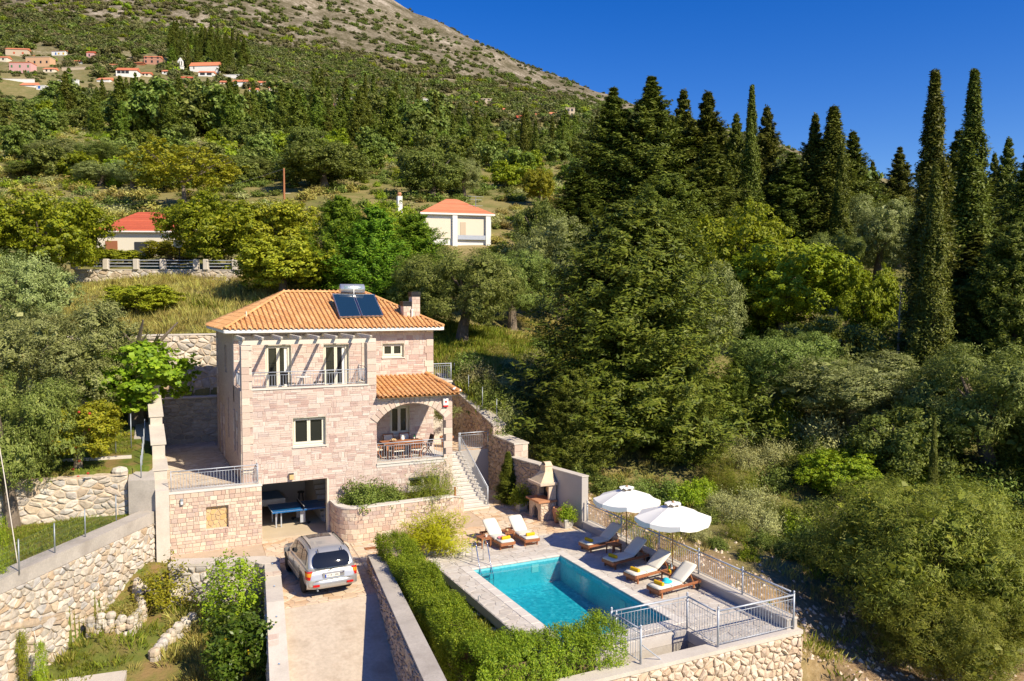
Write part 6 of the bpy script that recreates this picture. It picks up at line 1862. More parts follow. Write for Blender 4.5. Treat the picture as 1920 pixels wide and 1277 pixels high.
v = [(a * .62 * f_, b * .24 * f_, z) for z, f_ in ((0, .92), (.44, 1.0), (.44, 1.05), (.5, 1.05), (.5, .9), (.43, .9)) for a, b in ((-1, -1), (1, -1), (1, 1), (-1, 1))]
MB().add(v, [(i * 4 + j, i * 4 + (j + 1) % 4, i * 4 + 4 + (j + 1) % 4, i * 4 + 4 + j) for i in range(5) for j in range(4)] + [(20, 21, 22, 23)]).build('body', m_planter, tr); MB().box(-.55, .55, -.2, .2, .42, .44).build('earth', m_soil, tr)
# stepping stones by the hedge
for i, (px, py) in enumerate(((835, 1097), (847, 1108), (861, 1126), (877, 1138), (893, 1152), (911, 1170), (925, 1183))):
    p = at_z(px, py, -.44); r2 = random.Random(i); n = 8
    v = [(math.cos(6.283 * j / n) * .24 * r2.uniform(.75, 1.1), math.sin(6.283 * j / n) * .20 * r2.uniform(.75, 1.1), 0) for j in range(n)]
    o = MB().add(v + [(a * .95, b * .95, .05) for a, b, _ in v], [(j, (j + 1) % n, n + (j + 1) % n, n + j) for j in range(n)] + [tuple(range(n, 2 * n))]).build('stepping_stone', m_flag, None, False, p)
    tag(o, ['pale', 'second', 'third', 'grey fourth', 'fifth', 'ochre sixth', 'seventh'][i] + ' stepping stone in the strip between hedge and deck, counted from the trough', 'stone', 'stepping stones by the hedge')
hs2 = thing('garden_tap', 'small dark tap on the left edge of the pool deck', 'tap', at_z(897, 1127, 0)); MB().cyl((0, 0, 0), (0, 0, .16), .02, n=8).build('pipe', m_galv, hs2); MB().tube([(0, 0, .16), (.05, 0, .18), (.08, 0, .13)], .014, 6).build('spout', m_galv, hs2)
MB().lathe([(.1, 0), (.1, .5), (.06, .6), (.06, 1.0)], 8).build('body', m_rust, thing('watering_lamp', 'small rust-brown lantern at the foot of the stairs by the planter', 'lamp', (13.85, 34.75, .3)))

# ---- table tennis, games table and stool in the garage
tt = thing('ping_pong_table', 'blue table tennis table standing in the open garage', 'table', (5.62, 35.75, .03))
m_ttb = M('table_blue', [(0.012, 0.12, 0.34)], .35, namt=.02); m_ttw = M('table_line', [(0.75, 0.75, 0.75)], .5, namt=0)
for (a, b) in ((0, 1.365), (1.375, 2.74)):
    MB().box(a, b, 0, 1.525, .735, .76).build('table_half', m_ttb, tt); MB().box(a, b, -.012, -.001, .70, .762).build('edge_band', m_ttb, tt)
ln_ = MB(); ln_.box(.02, 2.72, .002, .02, .7605, .7625); ln_.box(.02, 2.72, 1.505, 1.523, .7605, .7625); ln_.box(.002, .02, 0, 1.525, .7605, .7625); ln_.box(2.72, 2.738, 0, 1.525, .7605, .7625); ln_.box(.02, 2.72, .758, .764, .7605, .7618)
tag(ln_.build('line_marking', m_ttw, tt), None, None, None, 'stuff')
nt_ = MB(); nt_.box(1.366, 1.374, -.1, 1.62, .763, .90); nt_.build('net', m_dark, tt); MB().box(1.362, 1.378, -.1, 1.62, .9, .915).build('net_tape', m_ttw, tt)
for x in (.2, .42, 2.34, 2.6): 
    for y in (.25, 1.3): MB().box(x - .025, x + .025, y - .025, y + .025, 0, .734).build('leg', m_steel, tt)
for y in (.3, 1.2): MB().box(1.26, 1.48, y - .05, y + .05, .1, .72).build('centre_frame', m_steel, tt)
for x in (1.1, 1.64):
    for y in (.3, 1.2): MB().cyl((x, y - .025, .07), (x, y + .025, .07), .07, n=12).build('castor', m_black, tt); 
for y in (.3, 1.2): MB().bar((1.1, y, .1), (1.64, y, .14), .04, .04).build('castor_bar', m_dark, tt)
gt = thing('games_table', 'dark games table at the back left of the garage', 'table', (5.35, 38.0, .03))
MB().rbox(0, 1.25, 0, 1.7, .5, .82, .02).build('cabinet', m_galv, gt); MB().box(.08, 1.17, .08, 1.62, .8205, .826).build('playfield', m_ttb, gt)
for x in (.1, 1.15):
    for y in (.1, 1.6): MB().box(x - .05, x + .05, y - .05, y + .05, 0, .499).build('leg', m_galv, gt)
for i in range(4): MB().cyl((-.15, .3 + i * .36, .74), (1.4, .3 + i * .36, .74), .012, n=6).build('rod', m_chrome, gt)
bs_ = thing('bar_stool', 'dark bar stool at the back of the garage', 'stool', (7.55, 39.3, .03))
MB().lathe([(.16, .68), (.17, .70), (.16, .74)], 14).build('seat', m_dark, bs_)
for i in range(4): a = .78 + i * 1.5708; MB().bar((.1 * math.cos(a), .1 * math.sin(a), .69), (.2 * math.cos(a), .2 * math.sin(a), 0), .025, .025).build('leg', m_dark, bs_)
for i, (dx, dy) in enumerate(((2.55, .3), (2.46, .42))):
    b = thing('table_bat', ['red', 'second red'][i] + ' bat lying on the right half of the table tennis table', 'bat', (5.62 + dx, 35.75 + dy, .797), i); MB().cyl((0, 0, 0), (0, 0, .012), .08, n=14).build('blade', m_red, b); MB().box(.07, .17, -.015, .015, 0, .014).build('handle', m_wood, b)

# ---- veranda dining set
dt_ = thing('dining_table', 'teak dining table on the arched veranda', 'table', (11.55, 35.72, AZF))
for i in range(7): MB().rbox(-.95, .95, -.46 + i * .131, -.335 + i * .131, .70, .735, .005).build('plank', m_wood, dt_)
for x in (-.8, .8):
    for y in (-.36, .36): MB().box(x - .04, x + .04, y - .04, y + .04, 0, .699).build('leg', m_wood, dt_)
for y in (-.36, .36): MB().box(-.76, .76, y - .015, y + .015, .6, .69).build('apron', m_wood, dt_)
def chair(p, rz, label, back=None, name='dining_chair', wood=None, group='dining chairs on the veranda'):
    wood = wood or m_wood
    t = thing(name, label, 'chair', p, rz, group)
    for x in (-.24, .24):
        MB().bar((x, -.24, 0), (x, .20, .62), .025, .04).build('leg', wood, t); MB().bar((x, .26, 0), (x, -.2, .62), .025, .04).build('leg', wood, t)
        MB().bar((x, -.27, .63), (x, .25, .65), .05, .025).build('armrest', wood, t); MB().bar((x, .16, .42), (x, .30, .95), .03, .03).build('back_post', wood, t)
    MB().rbox(-.24, .24, -.24, .2, .42, .46, .01).build('seat', m_cushion, t)
    MB().bar((-.24, .30, .93), (.24, .30, .93), .03, .05).build('back_rail', wood, t)
    bk_ = MB(); bk_.add([(-.22, .185, .5), (.22, .185, .5), (.22, .295, .9), (-.22, .295, .9), (-.22, .2, .5), (.22, .2, .5), (.22, .31, .9), (-.22, .31, .9)], [(0, 1, 2, 3), (7, 6, 5, 4), (0, 3, 7, 4), (1, 5, 6, 2), (3, 2, 6, 7), (4, 5, 1, 0)])
    bk_.build('backrest', back or m_wood, t)
    return t
chair((11.15, 35.02, AZF), math.pi, 'teak chair with its back to the railing, left of the near two', m_wood); chair((11.98, 35.02, AZF), math.pi, 'teak chair with its back to the railing, right of the near two', m_wood)
chair((11.2, 36.42, AZF), 0, 'white-backed chair on the far side of the table, on the left', m_cushion); chair((12.0, 36.42, AZF), 0, 'white-backed chair on the far side of the table, on the right', m_cushion)
chair((10.32, 35.7, AZF), math.pi / 2, 'dining chair at the left end of the veranda table', m_wood); chair((12.78, 35.7, AZF), -math.pi / 2, 'dark chair at the right end of the veranda table', m_dark)
fbw = thing('fruit_bowl', 'bowl of oranges on the veranda table', 'bowl', (11.15, 35.7, AZF + .735)); MB().lathe([(.05, 0), (.16, .08), (.15, .08), (.04, .02)], 16).build('bowl', m_white, fbw)
for i in range(5): a = i * 1.26; MB().lathe([(.004, -.045), (.035, -.03), (.045, 0), (.035, .03), (.004, .045)], 9, (.07 * math.cos(a), .07 * math.sin(a), .1)).build('orange', m_ochre, fbw, True)
jg = thing('white_jug', 'white jug beside the fruit bowl on the veranda table', 'jug', (11.6, 35.75, AZF + .735)); MB().lathe([(.06, 0), (.1, .08), (.08, .17), (.05, .22), (.06, .26)], 12).build('body', m_white, jg, True); MB().tube([(.06, 0, .23), (.13, 0, .2), (.1, 0, .1)], .01, 5).build('handle', m_white, jg)
wb = thing('wine_bottle', 'green bottle on the right of the veranda table', 'bottle', (12.2, 35.8, AZF + .735)); MB().lathe([(.038, 0), (.038, .18), (.014, .24), (.014, .3)], 10).build('body', m_gbottle, wb, True); MB().lathe([(.0385, .06), (.0385, .13)], 10).build('label_band', m_white, wb)
# balcony set
bt = thing('balcony_table', 'small white round table between the dark chairs on the balcony', 'table', (7.0, 35.6, 6.02)); MB().lathe([(.32, .70), (.33, .72), (.32, .73)], 18).build('top', m_white, bt); MB().cyl((0, 0, 0), (0, 0, .7), .025, n=8).build('stem', m_dark, bt); MB().lathe([(.2, 0), (.2, .02), (.03, .05)], 12).build('foot', m_dark, bt)
for (x, rz, lab) in ((6.35, math.pi / 2 + .5, 'dark chair left of the little table on the upper balcony'), (7.7, -math.pi / 2 - .4, 'dark chair right of the little table on the upper balcony')):
    t = thing('balcony_chair', lab, 'chair', (x, 35.6, 6.02), rz, 'dark chairs on the balcony')
    for a in (-.22, .22):
        for b in (-.2, .2): MB().box(a - .015, a + .015, b - .015, b + .015, 0, .44 if b < 0 else .92).build('leg', m_dark, t)
    MB().box(-.24, .24, -.22, .22, .441, .47).build('seat', m_dark, t)
    for i in range(6): MB().box(-.22 + i * .075, -.155 + i * .075, .19, .21, .46, .9).build('back_slat', m_dark, t)
    MB().box(-.24, .24, .185, .215, .9, .95).build('back_rail', m_dark, t)

# ---- solar water heater
sh = thing('solar_heater', 'solar water heater with two blue panels and silver tank on the roof', 'solar heater', (0, 0, 0))
def roof_pt(px, py, lift):
    # on the front roof slope raised by lift
    for Y in np.linspace(36.4, 40.4, 800):
        p = at_y(px, py, Y)
        if p.z <= EZ + (Y - EY0) * (RZ - EZ) / (RY - EY0) + lift: return p
    return p
BL, BR = roof_pt(637, 596.5, .10), roof_pt(718, 594, .10)
TLv, TRv = at_y(622.8, 553.5, BL.y + 1.72), at_y(701, 554.5, BR.y + 1.72)
def lerp4(u, v, lift=0.0):
    a = BL.lerp(BR, u); b = TLv.lerp(TRv, u); n_ = (BR - BL).cross(TLv - BL).normalized()
    return a.lerp(b, v) + n_ * lift
for (u0, u1) in ((0, .485), (.515, 1.0)):
    q = [lerp4(u0, 0), lerp4(u1, 0), lerp4(u1, 1), lerp4(u0, 1)]; q2 = [lerp4(u0, 0, .08), lerp4(u1, 0, .08), lerp4(u1, 1, .08), lerp4(u0, 1, .08)]
    c_ = MB().add(q + q2, [(3, 2, 1, 0), (4, 5, 6, 7), (0, 1, 5, 4), (1, 2, 6, 5), (2, 3, 7, 6), (3, 0, 4, 7)]).build('collector', m_galv, sh)
    w = .03
    MB().add([lerp4(u0 + .015, .02, .084), lerp4(u1 - .015, .02, .084), lerp4(u1 - .015, .98, .084), lerp4(u0 + .015, .98, .084)], [(0, 1, 2, 3)]).build('glass_pane', m_solar, c_)
    for a, b in (((u0, 0), (u1, 0)), ((u0, 1), (u1, 1)), ((u0, 0), (u0, 1)), ((u1, 0), (u1, 1))): MB().bar(lerp4(*a, .085), lerp4(*b, .085), .028, .02, (0, -.4, .9)).build('frame_bar', m_chrome, c_)
tc = at_y(660, 542, TLv.y + .22); L2 = .62; TR = .245
m_tank = M('silver_tank', [(0.62, 0.62, 0.62)], .32, metal=.7, namt=.03)
MB().lathe([(.02, -L2), (TR * .8, -L2 + .01), (TR, -L2 + .04), (TR, L2 - .04), (TR * .8, L2 - .01), (.02, L2)], 24).build('tank', m_tank, sh, True, tc)
tk = [o for o in sh.children if o.name.startswith('tank')][0]; tk.rotation_euler = (0, R(90), 0)
m_logo = M('green_lettering', [(0.10, 0.42, 0.28)], .5, namt=0)
cu_ = text_mesh('SKYLAND', .21, m_logo)
vv = np.empty(len(cu_.vertices) * 3, np.float32); cu_.vertices.foreach_get('co', vv); vv = vv.reshape(-1, 3)
ang = vv[:, 1] / TR + .35
nw = np.stack([vv[:, 0], -np.cos(ang) * (TR + .004), np.sin(ang) * (TR + .004)], 1); cu_.vertices.foreach_set('co', nw.astype(np.float32).ravel())
mobj('lettering', cu_, sh, tc)
MB().tube([lerp4(.5, .98, .05), lerp4(.5, 1.03, .2), tc + Vector((.02, -.24, .02)), tc + Vector((.02, -.2, -.1))], .035, 8).build('pipe', m_white, sh, True)
for s in (-.4, .4):
    MB().bar((tc.x + s, tc.y + .1, tc.z - .2), (tc.x + s, tc.y + .1, RZ - .25), .04, .04).build('stand', m_galv, sh)
for u in (.1, .9): MB().bar(lerp4(u, .85, 0), lerp4(u, .85, 0) + Vector((0, .05, -.45)), .035, .035).build('stand', m_galv, sh)

# ---- things at the edges
sl = thing('concrete_slab', 'corner of a pale concrete slab at the bottom left of the garden', 'slab', (0, 0, 0))
a, b = at_z(238, 1256, -1.6), at_z(60, 1281, -1.6)
dv = (b - a).normalized(); nv_ = Vector((dv.y, -dv.x, 0)); 
if nv_.y > 0: nv_ = -nv_
q = [a, a + dv * 4, a + dv * 4 + nv_ * 3, a + nv_ * 3]
MB().add([(p.x, p.y, -2.3) for p in q] + [(p.x, p.y, -1.6) for p in q], [(4, 5, 6, 7), (0, 1, 5, 4), (1, 2, 6, 5), (2, 3, 7, 6), (3, 0, 4, 7)]).build('slab_top', m_concpale, sl)
p0, p1, p2 = at_d(-25, 700, 27), at_d(34, 1062, 25.2), at_d(92, 1300, 24)
cb = tag(MB().tube([p0, p0.lerp(p1, .5) + Vector((.03, 0, -.05)), p1, p2, p2 + (p2 - p1).normalized() * .8], .017, 6).build('stay_cable', m_concpale, None, True), 'thin pale stay cable slanting down at the left edge', 'cable')
rk_ = MB().lathe([(.25, 0), (.32, .12), (.22, .24), (.05, .3)], 9); rr = random.Random(2)
rk_.v = [(x * rr.uniform(.8, 1.2), y * rr.uniform(.7, 1), z) for x, y, z in rk_.v]
tag(rk_.build('white_rock', m_rubble, None, False, (-.35, 35.1, 3.2)), 'white rock on top of the upper garden wall', 'rock')
for i, (x, y) in enumerate(((-.5, 37.6), (.1, 38.3))): fence_post((x, y, gz(x, y)), 1.5, ['thin rusty stake in the grass of the upper garden', 'second thin stake in the grass nearer the ledge'][i], None, 'garden_stake')
# ------------------------------------------------------------------ parked car: forward is +y, origin on the ground under its middle
m_paint = M('silver_paint', [(0.50, 0.49, 0.46)], .28, metal=.55, spec=.5, namt=.02, coat=.6)
m_bump = M('grey_trim', [(0.16, 0.155, 0.15)], .6, namt=.03)
m_tail = glass_mat('tail_red', (.50, .015, .01), .12); m_amber = glass_mat('tail_amber', (.75, .24, .01), .12); m_plate = M('plate_white', [(0.78, 0.76, 0.68)], .4, namt=0); m_plblue = M('plate_blue', [(0.01, 0.06, 0.42)], .4, namt=0)
CARP, CARR = (6.10, 28.80, 0), R(1.5)
car = thing('parked_car', 'silver estate car parked before the open garage', 'car', CARP, CARR)
car.scale = (.96, .96, .96)
# stations: y, half width, bottom, shoulder height, top of lower body
ST = [(-2.25, .74, .44, .60, .66), (-2.22, .82, .38, .62, .72), (-2.16, .885, .34, .72, .96), (-2.05, .905, .33, .84, 1.03), (-1.6, .915, .32, .90, 1.05), (-.8, .92, .31, .90, 1.04), (0, .92, .31, .88, 1.02), (.8, .915, .31, .86, 1.01), (1.15, .91, .31, .85, 1.02), (1.6, .905, .32, .82, .98), (1.95, .885, .33, .76, .92), (2.15, .83, .36, .66, .80), (2.23, .74, .42, .58, .66)]
mb = MB(); ring = 14
for (y, w, zb, zs, zt) in ST:
    pr = [(0, zb), (w * .7, zb), (w * .96, zb + .06), (w, zb + (zs - zb) * .45), (w, zs), (w * .965, (zs + zt) / 2 + .02), (w * .90, zt), (0, zt + .035)]
    mb.v += [(x, y, z) for x, z in pr] + [(-x, y, z) for x, z in pr[-2:0:-1]]
n = 14
for i in range(len(ST) - 1):
    for j in range(n): mb.f.append((i * n + j, i * n + (j + 1) % n, i * n + n + (j + 1) % n, i * n + n + j))
mb.f += [tuple(range(n - 1, -1, -1)), tuple(range((len(ST) - 1) * n, len(ST) * n))]
mb.f = [tuple(reversed(f)) for f in mb.f]
def subdiv_cut(name, mb, lev, cutters, mat):
    me = mb.mesh(name, mat, True); o = bpy.data.objects.new(name, me); COL.objects.link(o)
    s = o.modifiers.new('s', 'SUBSURF'); s.levels = lev; s.render_levels = lev
    cs = []
    for (y, z, r) in cutters:
        c = MB().cyl((-1.2, y, z), (1.2, y, z), r, n=28).build('cut', m_dark); cs.append(c)
        b = o.modifiers.new('b', 'BOOLEAN'); b.object = c; b.operation = 'DIFFERENCE'; b.solver = 'EXACT'
    bpy.context.view_layer.update()
    m2 = bpy.data.meshes.new_from_object(o.evaluated_get(bpy.context.evaluated_depsgraph_get()))
    for c in cs: bpy.data.objects.remove(c)
    bpy.data.objects.remove(o)
    m2.name = name
    return m2
WY = (-1.30, 1.32)
me = subdiv_cut('body', mb, 2, [(WY[0], .36, .41), (WY[1], .36, .41)], m_paint)
body = mobj('body', me, car)
# cabin
CAB = [(-2.10, .74, 1.00, 1.03), (-1.98, .79, 1.02, 1.22), (-1.72, .74, 1.04, 1.56), (-1.45, .70, 1.04, 1.645), (-.6, .70, 1.03, 1.675), (.15, .695, 1.02, 1.65), (.42, .70, 1.02, 1.57), (.95, .76, 1.02, 1.16), (1.12, .77, 1.0, 1.03)]
mc = MB()
for (y, wr, zb, zr) in CAB:
    wb_ = .845
    h = zr - zb
    pr = [(wb_, zb - .03), (wb_ - (wb_ - wr) * .55, zb + h * .6), (wr + .0, zr - .05 * min(1, h * 3)), (wr * .82, zr), (0, zr + .02)]
    mc.v += [(x, y, z) for x, z in pr] + [(-x, y, z) for x, z in pr[-2::-1]]
n = 9
for i in range(len(CAB) - 1):
    for j in range(n - 1): mc.f.append((i * n + n + j, i * n + n + j + 1, i * n + j + 1, i * n + j))
mc.f += [tuple(range(n)), tuple(reversed(range((len(CAB) - 1) * n, len(CAB) * n)))]
mc.f = [tuple(reversed(f)) for f in mc.f]
me = subdiv_cut('cabin', mc, 2, [], m_paint); mobj('cabin', me, car)
def side_pt(y, k, s, off=.012):
    """point on the cabin side at a share k of its height"""
    for a, b in zip(CAB, CAB[1:]):
        if a[0] <= y <= b[0]:
            t = (y - a[0]) / (b[0] - a[0]); wr, zb, zr = [a[i] + (b[i] - a[i]) * t for i in (1, 2, 3)]; break
    h = zr - zb
    x = .845 - (.845 - wr) * k * .92
    return (s * (x + off), y, zb + h * k)
def pane(y0, y1, k0, k1, s, name, y0t=None, y1t=None):
    y0t = y0 if y0t is None else y0t; y1t = y1 if y1t is None else y1t
    m_ = MB(); N_ = 5; v = []
    for i in range(N_ + 1):
        k = k0 + (k1 - k0) * i / N_; a, b = y0 + (y0t - y0) * i / N_, y0 * 0 + y1 + (y1t - y1) * i / N_
        for j in range(5): v.append(side_pt(a + (b - a) * j / 4, k, s))
    f = [(i * 5 + j, i * 5 + j + 1, i * 5 + 6 + j, i * 5 + 5 + j) for i in range(N_) for j in range(4)]
    if s < 0: f = [tuple(reversed(q)) for q in f]
    m_.add(v, f).build(name, m_carglass, car, True)
for s in (-1, 1):
    pane(-1.72, -1.02, .10, .80, s, 'quarter_window', -1.58, -1.02); pane(-.95, -.10, .08, .82, s, 'rear_door_window'); pane(-.02, .85, .08, .82, s, 'front_door_window', -.02, .36)
    for y in (.0, -.98): MB().box(s * .905 - .012, s * .905 + .012, y - .16, y - .04, .80, .83).build('door_handle', m_bump, car)
    d_ = MB(); d_.rbox(s * .915 - .012, s * .915 + .014, -.88, .92, .40, .56, .008); d_.build('side_moulding', m_paint, car)
    mi = MB().rbox(s * 1.0 - .10, s * 1.0 + .10, .62, .74, .98, 1.13, .03).build('mirror', m_bump, car)
    MB().tube([(s * .60, -1.50, 1.60), (s * .60, -1.40, 1.665), (s * .60, -.6, 1.70), (s * .595, -.02, 1.685), (s * .59, .08, 1.62)], .017, 8).build('roof_rail', m_dark, car, True)
    for y in (-1.0, -.06, .88): MB().box(s * .921 - .004, s * .921 + .004, y - .006, y + .006, .42, .93).build('door_seam', m_dark, car)
# rear window and windscreen
def shell(y0, z0, w0, y1, z1, w1, name, bow=.05, nn=(6, 8), out=.012, mat=None):
    v = []
    for i in range(nn[0] + 1):
        k = i / nn[0]; w = w0 + (w1 - w0) * k; sh_ = math.sin(math.pi * k) * .02
        for j in range(nn[1] + 1):
            u = -1 + 2 * j / nn[1]; c = 1 - .18 * (abs(u) ** 6) * (abs(2 * k - 1) ** 3)
            v.append((u * w * c, y0 + (y1 - y0) * k + (-1 if y0 < 0 else 1) * (out + sh_ - bow * u * u), z0 + (z1 - z0) * k))
    f = [(i * (nn[1] + 1) + j, i * (nn[1] + 1) + j + 1, (i + 1) * (nn[1] + 1) + j + 1, (i + 1) * (nn[1] + 1) + j) for i in range(nn[0]) for j in range(nn[1])]
    if y0 > 0: f = [tuple(reversed(q)) for q in f]
    return MB().add(v, f).build(name, mat or m_carglass, car, True)
shell(-2.13, 1.07, .68, -1.83, 1.54, .62, 'rear_window', .03, out=.06)
shell(1.02, 1.09, .72, .44, 1.55, .64, 'windscreen', .06, out=.03)
MB().rbox(-.42, .42, -.40, .02, 1.655, 1.684, .008).build('sunroof', m_carglass, car)
for x in (-.42, .42): MB().bar((x, -1.86, 1.53), (x, -1.74, 1.63), .03, .03).build('window_hinge', m_dark, car)
# tailgate: plate recess, bumper, lamps
rb = MB(); v = []
for i in range(9):
    u = -1 + 2 * i / 8
    for (z, o_) in ((.36, .0), (.42, .05), (.58, .06), (.64, .02)): v.append((u * .90, -2.24 + .16 * u * u * u * u - o_, z))
rb.add(v, [(i * 4 + j, i * 4 + j + 1, i * 4 + 5 + j, i * 4 + 4 + j) for i in range(8) for j in range(3)]); rb.f = [tuple(reversed(f)) for f in rb.f]
rb.build('rear_bumper', m_paint, car, True)
MB().box(-.62, .62, -2.243, -2.20, .63, .665).build('bumper_strip', m_bump, car)
rec = MB().rbox(-.36, .42, -2.245, -2.19, .72, .90, .02).build('plate_recess', m_paint, car)
pl_ = MB().box(-.28, .24, -2.262, -2.248, .745, .855).build('number_plate', m_plate, car); MB().box(-.28, -.235, -2.265, -2.2621, .745, .855).build('country_band', m_plblue, pl_)
o = mobj('lettering', text_mesh('KYP 1390', .10, m_dark), pl_, (.0, -2.2645, .80)); o.rotation_euler = (R(90), 0, 0)
MB().tube([(.26, -2.25, .84), (.36, -2.285, .86), (.40, -2.27, .90)], .016, 6).build('tailgate_handle', m_chrome, car)
MB().rbox(-.08, .08, -2.168, -2.15, .995, 1.01, .004).build('badge', m_chrome, car); MB().rbox(-.16, -.02, -2.185, -2.165, .955, .975, .003).build('badge', m_dark, car)
MB().bar((.08, -2.12, 1.06), (.30, -2.02, 1.18), .02, .02).build('wiper', m_dark, car)
for s in (-1, 1):
    lm = MB(); v = []
    for i in range(6):
        k = i / 5; z = .70 + .30 * k; rr = .045 + .055 * math.sin(math.pi * (k * .8 + .1))
        for (x, y) in ((.70 + .02 * (1 - k), -2.175 + .05 * k), (.80, -2.185 + .05 * k - rr * .5), (.885, -2.13 + .04 * k - rr * .4), (.922, -1.98 + .05 * k)): v.append((s * x, y, z))
    f = [(i * 4 + j, i * 4 + j + 1, i * 4 + 5 + j, i * 4 + 4 + j) for i in range(5) for j in range(3)]
    if s < 0: f = [tuple(reversed(q)) for q in f]
    lamp = lm.add(v, f).build('tail_lamp', m_tail, car, True)
    lb = MB(); w_ = [(p[0] * 1.004, p[1] - .006, p[2]) for p in v[8:20]]
    lb.add(w_, [tuple(q) if s > 0 else tuple(reversed(q)) for q in [(i * 4 + j, i * 4 + j + 1, i * 4 + 5 + j, i * 4 + 4 + j) for i in range(2) for j in range(3)]]).build('amber_lens', m_amber, lamp, True)
    MB().rbox(s * .60 - .12, s * .60 + .12, -2.325, -2.27, .47, .54, .015).build('fog_lamp', m_tail, car)
    MB().rbox(s * .62 - .16, s * .62 + .16, 2.16, 2.24, .62, .78, .03).build('headlamp', m_chrome, car)
    for y in WY:
        wh = MB().lathe([(.22, -.10), (.33, -.105), (.355, -.07), (.355, .07), (.33, .105), (.22, .10)], 28).build('wheel', m_black, car, True, (s * .785, y, .355)); wh.rotation_euler = (0, R(90), 0)
        rm = MB().lathe([(.03, -.02), (.2, -.03), (.225, .0), (.2, .03), (.03, .02)], 20)
        for k in range(6):
            a = k * 1.047; rm.bar((.04 * math.cos(a), .04 * math.sin(a), s * .085), (.21 * math.cos(a), .21 * math.sin(a), s * .075), .05, .02)
        rm.build('rim', m_galv, wh)
MB().box(-.80, .80, -1.9, 1.9, .26, .34).build('underbody', m_dark, car)
MB().cyl((-.55, -2.3, .33), (-.55, -2.0, .33), .03, n=8).build('exhaust', m_galv, car)
MB().rbox(-.7, .7, 2.19, 2.27, .45, .62, .02).build('front_grille', m_bump, car)
# ------------------------------------------------------------------ neighbours and the village
def ground_hit(px, py, d0=24, d1=130):
    """where the ground is seen at a column and row"""
    ds = np.geomspace(d0, d1, 240)
    lat = (px - 960) / FPX * ds
    x, y = ds * SY + lat * CY, ds * CY - lat * SY
    row = 568 + (CAM_H - terr(x, y)) / ds * FPX
    i = int(np.argmin(np.abs(row - py)))
    return float(x[i]), float(y[i])
HOUSES = []
def hip_courses(w, dp, z0, h, n, ridge, ov=.35, lip=.03):
    """hip roof of n overlapping courses"""
    mb = MB()
    for i in range(n):
        k0, k1 = i / n, (i + 1) / n
        def half(k): return (w / 2 + ov) * (1 - k) + ridge / 2 * k, (dp / 2 + ov) * (1 - k) + .02 * k
        (a, b), (c, d) = half(k0), half(k1)
        za, zb = z0 + h * k0 + lip, z0 + h * k1
        lo = [(-a - lip, -b - lip, za), (a + lip, -b - lip, za), (a + lip, b + lip, za), (-a - lip, b + lip, za)]; hi = [(-c, -d, zb), (c, -d, zb), (c, d, zb), (-c, d, zb)]
        bt = [(x, y, z - lip * 1.6) for x, y, z in lo]
        mb.add(lo + hi + bt, [(0, 1, 5, 4), (1, 2, 6, 5), (2, 3, 7, 6), (3, 0, 4, 7), (8, 9, 1, 0), (9, 10, 2, 1), (10, 11, 3, 2), (11, 8, 0, 3)] + ([(4, 5, 6, 7)] if i == n - 1 else []) + ([(11, 10, 9, 8)] if i == 0 else []))
    return mb
def house(name, label, px, row, d, w, dp, h, rh, wall, roof, kind='gable', rot=0.0, wins=(), z=None, cat='house', group=None, sink=4.0, wpx=None, hpx=None, chim=False):
    """wins: (share along the front, sill height, width, height, colour)"""
    if d is None:
        x, y = ground_hit(px, row, 330, 1000); d = x * SY + y * CY
    else:
        p = at_d(px, row, d); x, y = p.x, p.y
    if wpx: w = wpx / FPX * d
    if hpx: h = hpx / FPX * d
    if z is None: z = CAM_H + (568 - row) / FPX * d
    HOUSES.append((px, d, w / d * FPX / 2))
    t = thing(name, label, cat, (x, y, z), -YAW + rot, group)
    MB().box(-w / 2, w / 2, 0, dp, -sink, h).build('wall', wall, t)
    if kind == 'gable':
        rf_ = MB(); o = .3
        rf_.add([(-w / 2 - o, -o, h - .12), (w / 2 + o, -o, h - .12), (w / 2 + o, dp / 2, h + rh), (-w / 2 - o, dp / 2, h + rh), (w / 2 + o, dp + o, h - .12), (-w / 2 - o, dp + o, h - .12), (-w / 2 - o, -o, h - .3), (w / 2 + o, -o, h - .3)], [(0, 1, 2, 3), (3, 2, 4, 5), (0, 6, 7, 1), (1, 4, 2), (5, 0, 3)])
        rf_.build('roof', roof, t)
    elif kind == 'hip':
        r_ = hip_courses(w, dp, h, rh, 10, max(.1, w - dp * .9)); r_.v = [(a, b + dp / 2, c) for a, b, c in r_.v]; r_.build('roof', roof, t)
    else:
        MB().box(-w / 2 - .15, w / 2 + .15, -.15, dp + .15, h, h + rh).build('roof', roof, t)
    for (u, s, ww, hh, mt) in wins:
        xx = -w / 2 + w * u
        wn = MB().box(xx - ww / 2, xx + ww / 2, -.06, .02, s, s + hh).build('window', mt, t)
    if chim: MB().box(w * .2, w * .2 + .6, dp * .5, dp * .5 + .6, h, h + rh + .9).build('chimney', wall, t)
    return t
m_pinkw = M('pink_wall', [(0.62, 0.36, 0.33)], .9, namt=.05); m_orangew = M('orange_wall', [(0.62, 0.38, 0.22)], .9, namt=.06); m_beigew = M('beige_wall', [(0.56, 0.45, 0.32)], .9, namt=.06)
m_brick = M('brick_wall', [(0.42, 0.20, 0.13), (0.50, 0.27, 0.19)], .9, nscale=2, namt=.1); m_shade = glass_mat('dark_opening', (.03, .03, .03), .5); m_shutb = M('blue_shutter', [(0.05, 0.16, 0.45)], .6, namt=0); m_shuty = M('yellow_shutter', [(0.62, 0.40, 0.03)], .6, namt=0); m_shutg = M('green_shutter', [(0.08, 0.22, 0.10)], .6, namt=0)
def row_w(n, s, ww, hh, mt, a=.12, b=.88): return [(a + (b - a) * i / max(1, n - 1), s, ww, hh, mt) for i in range(n)]
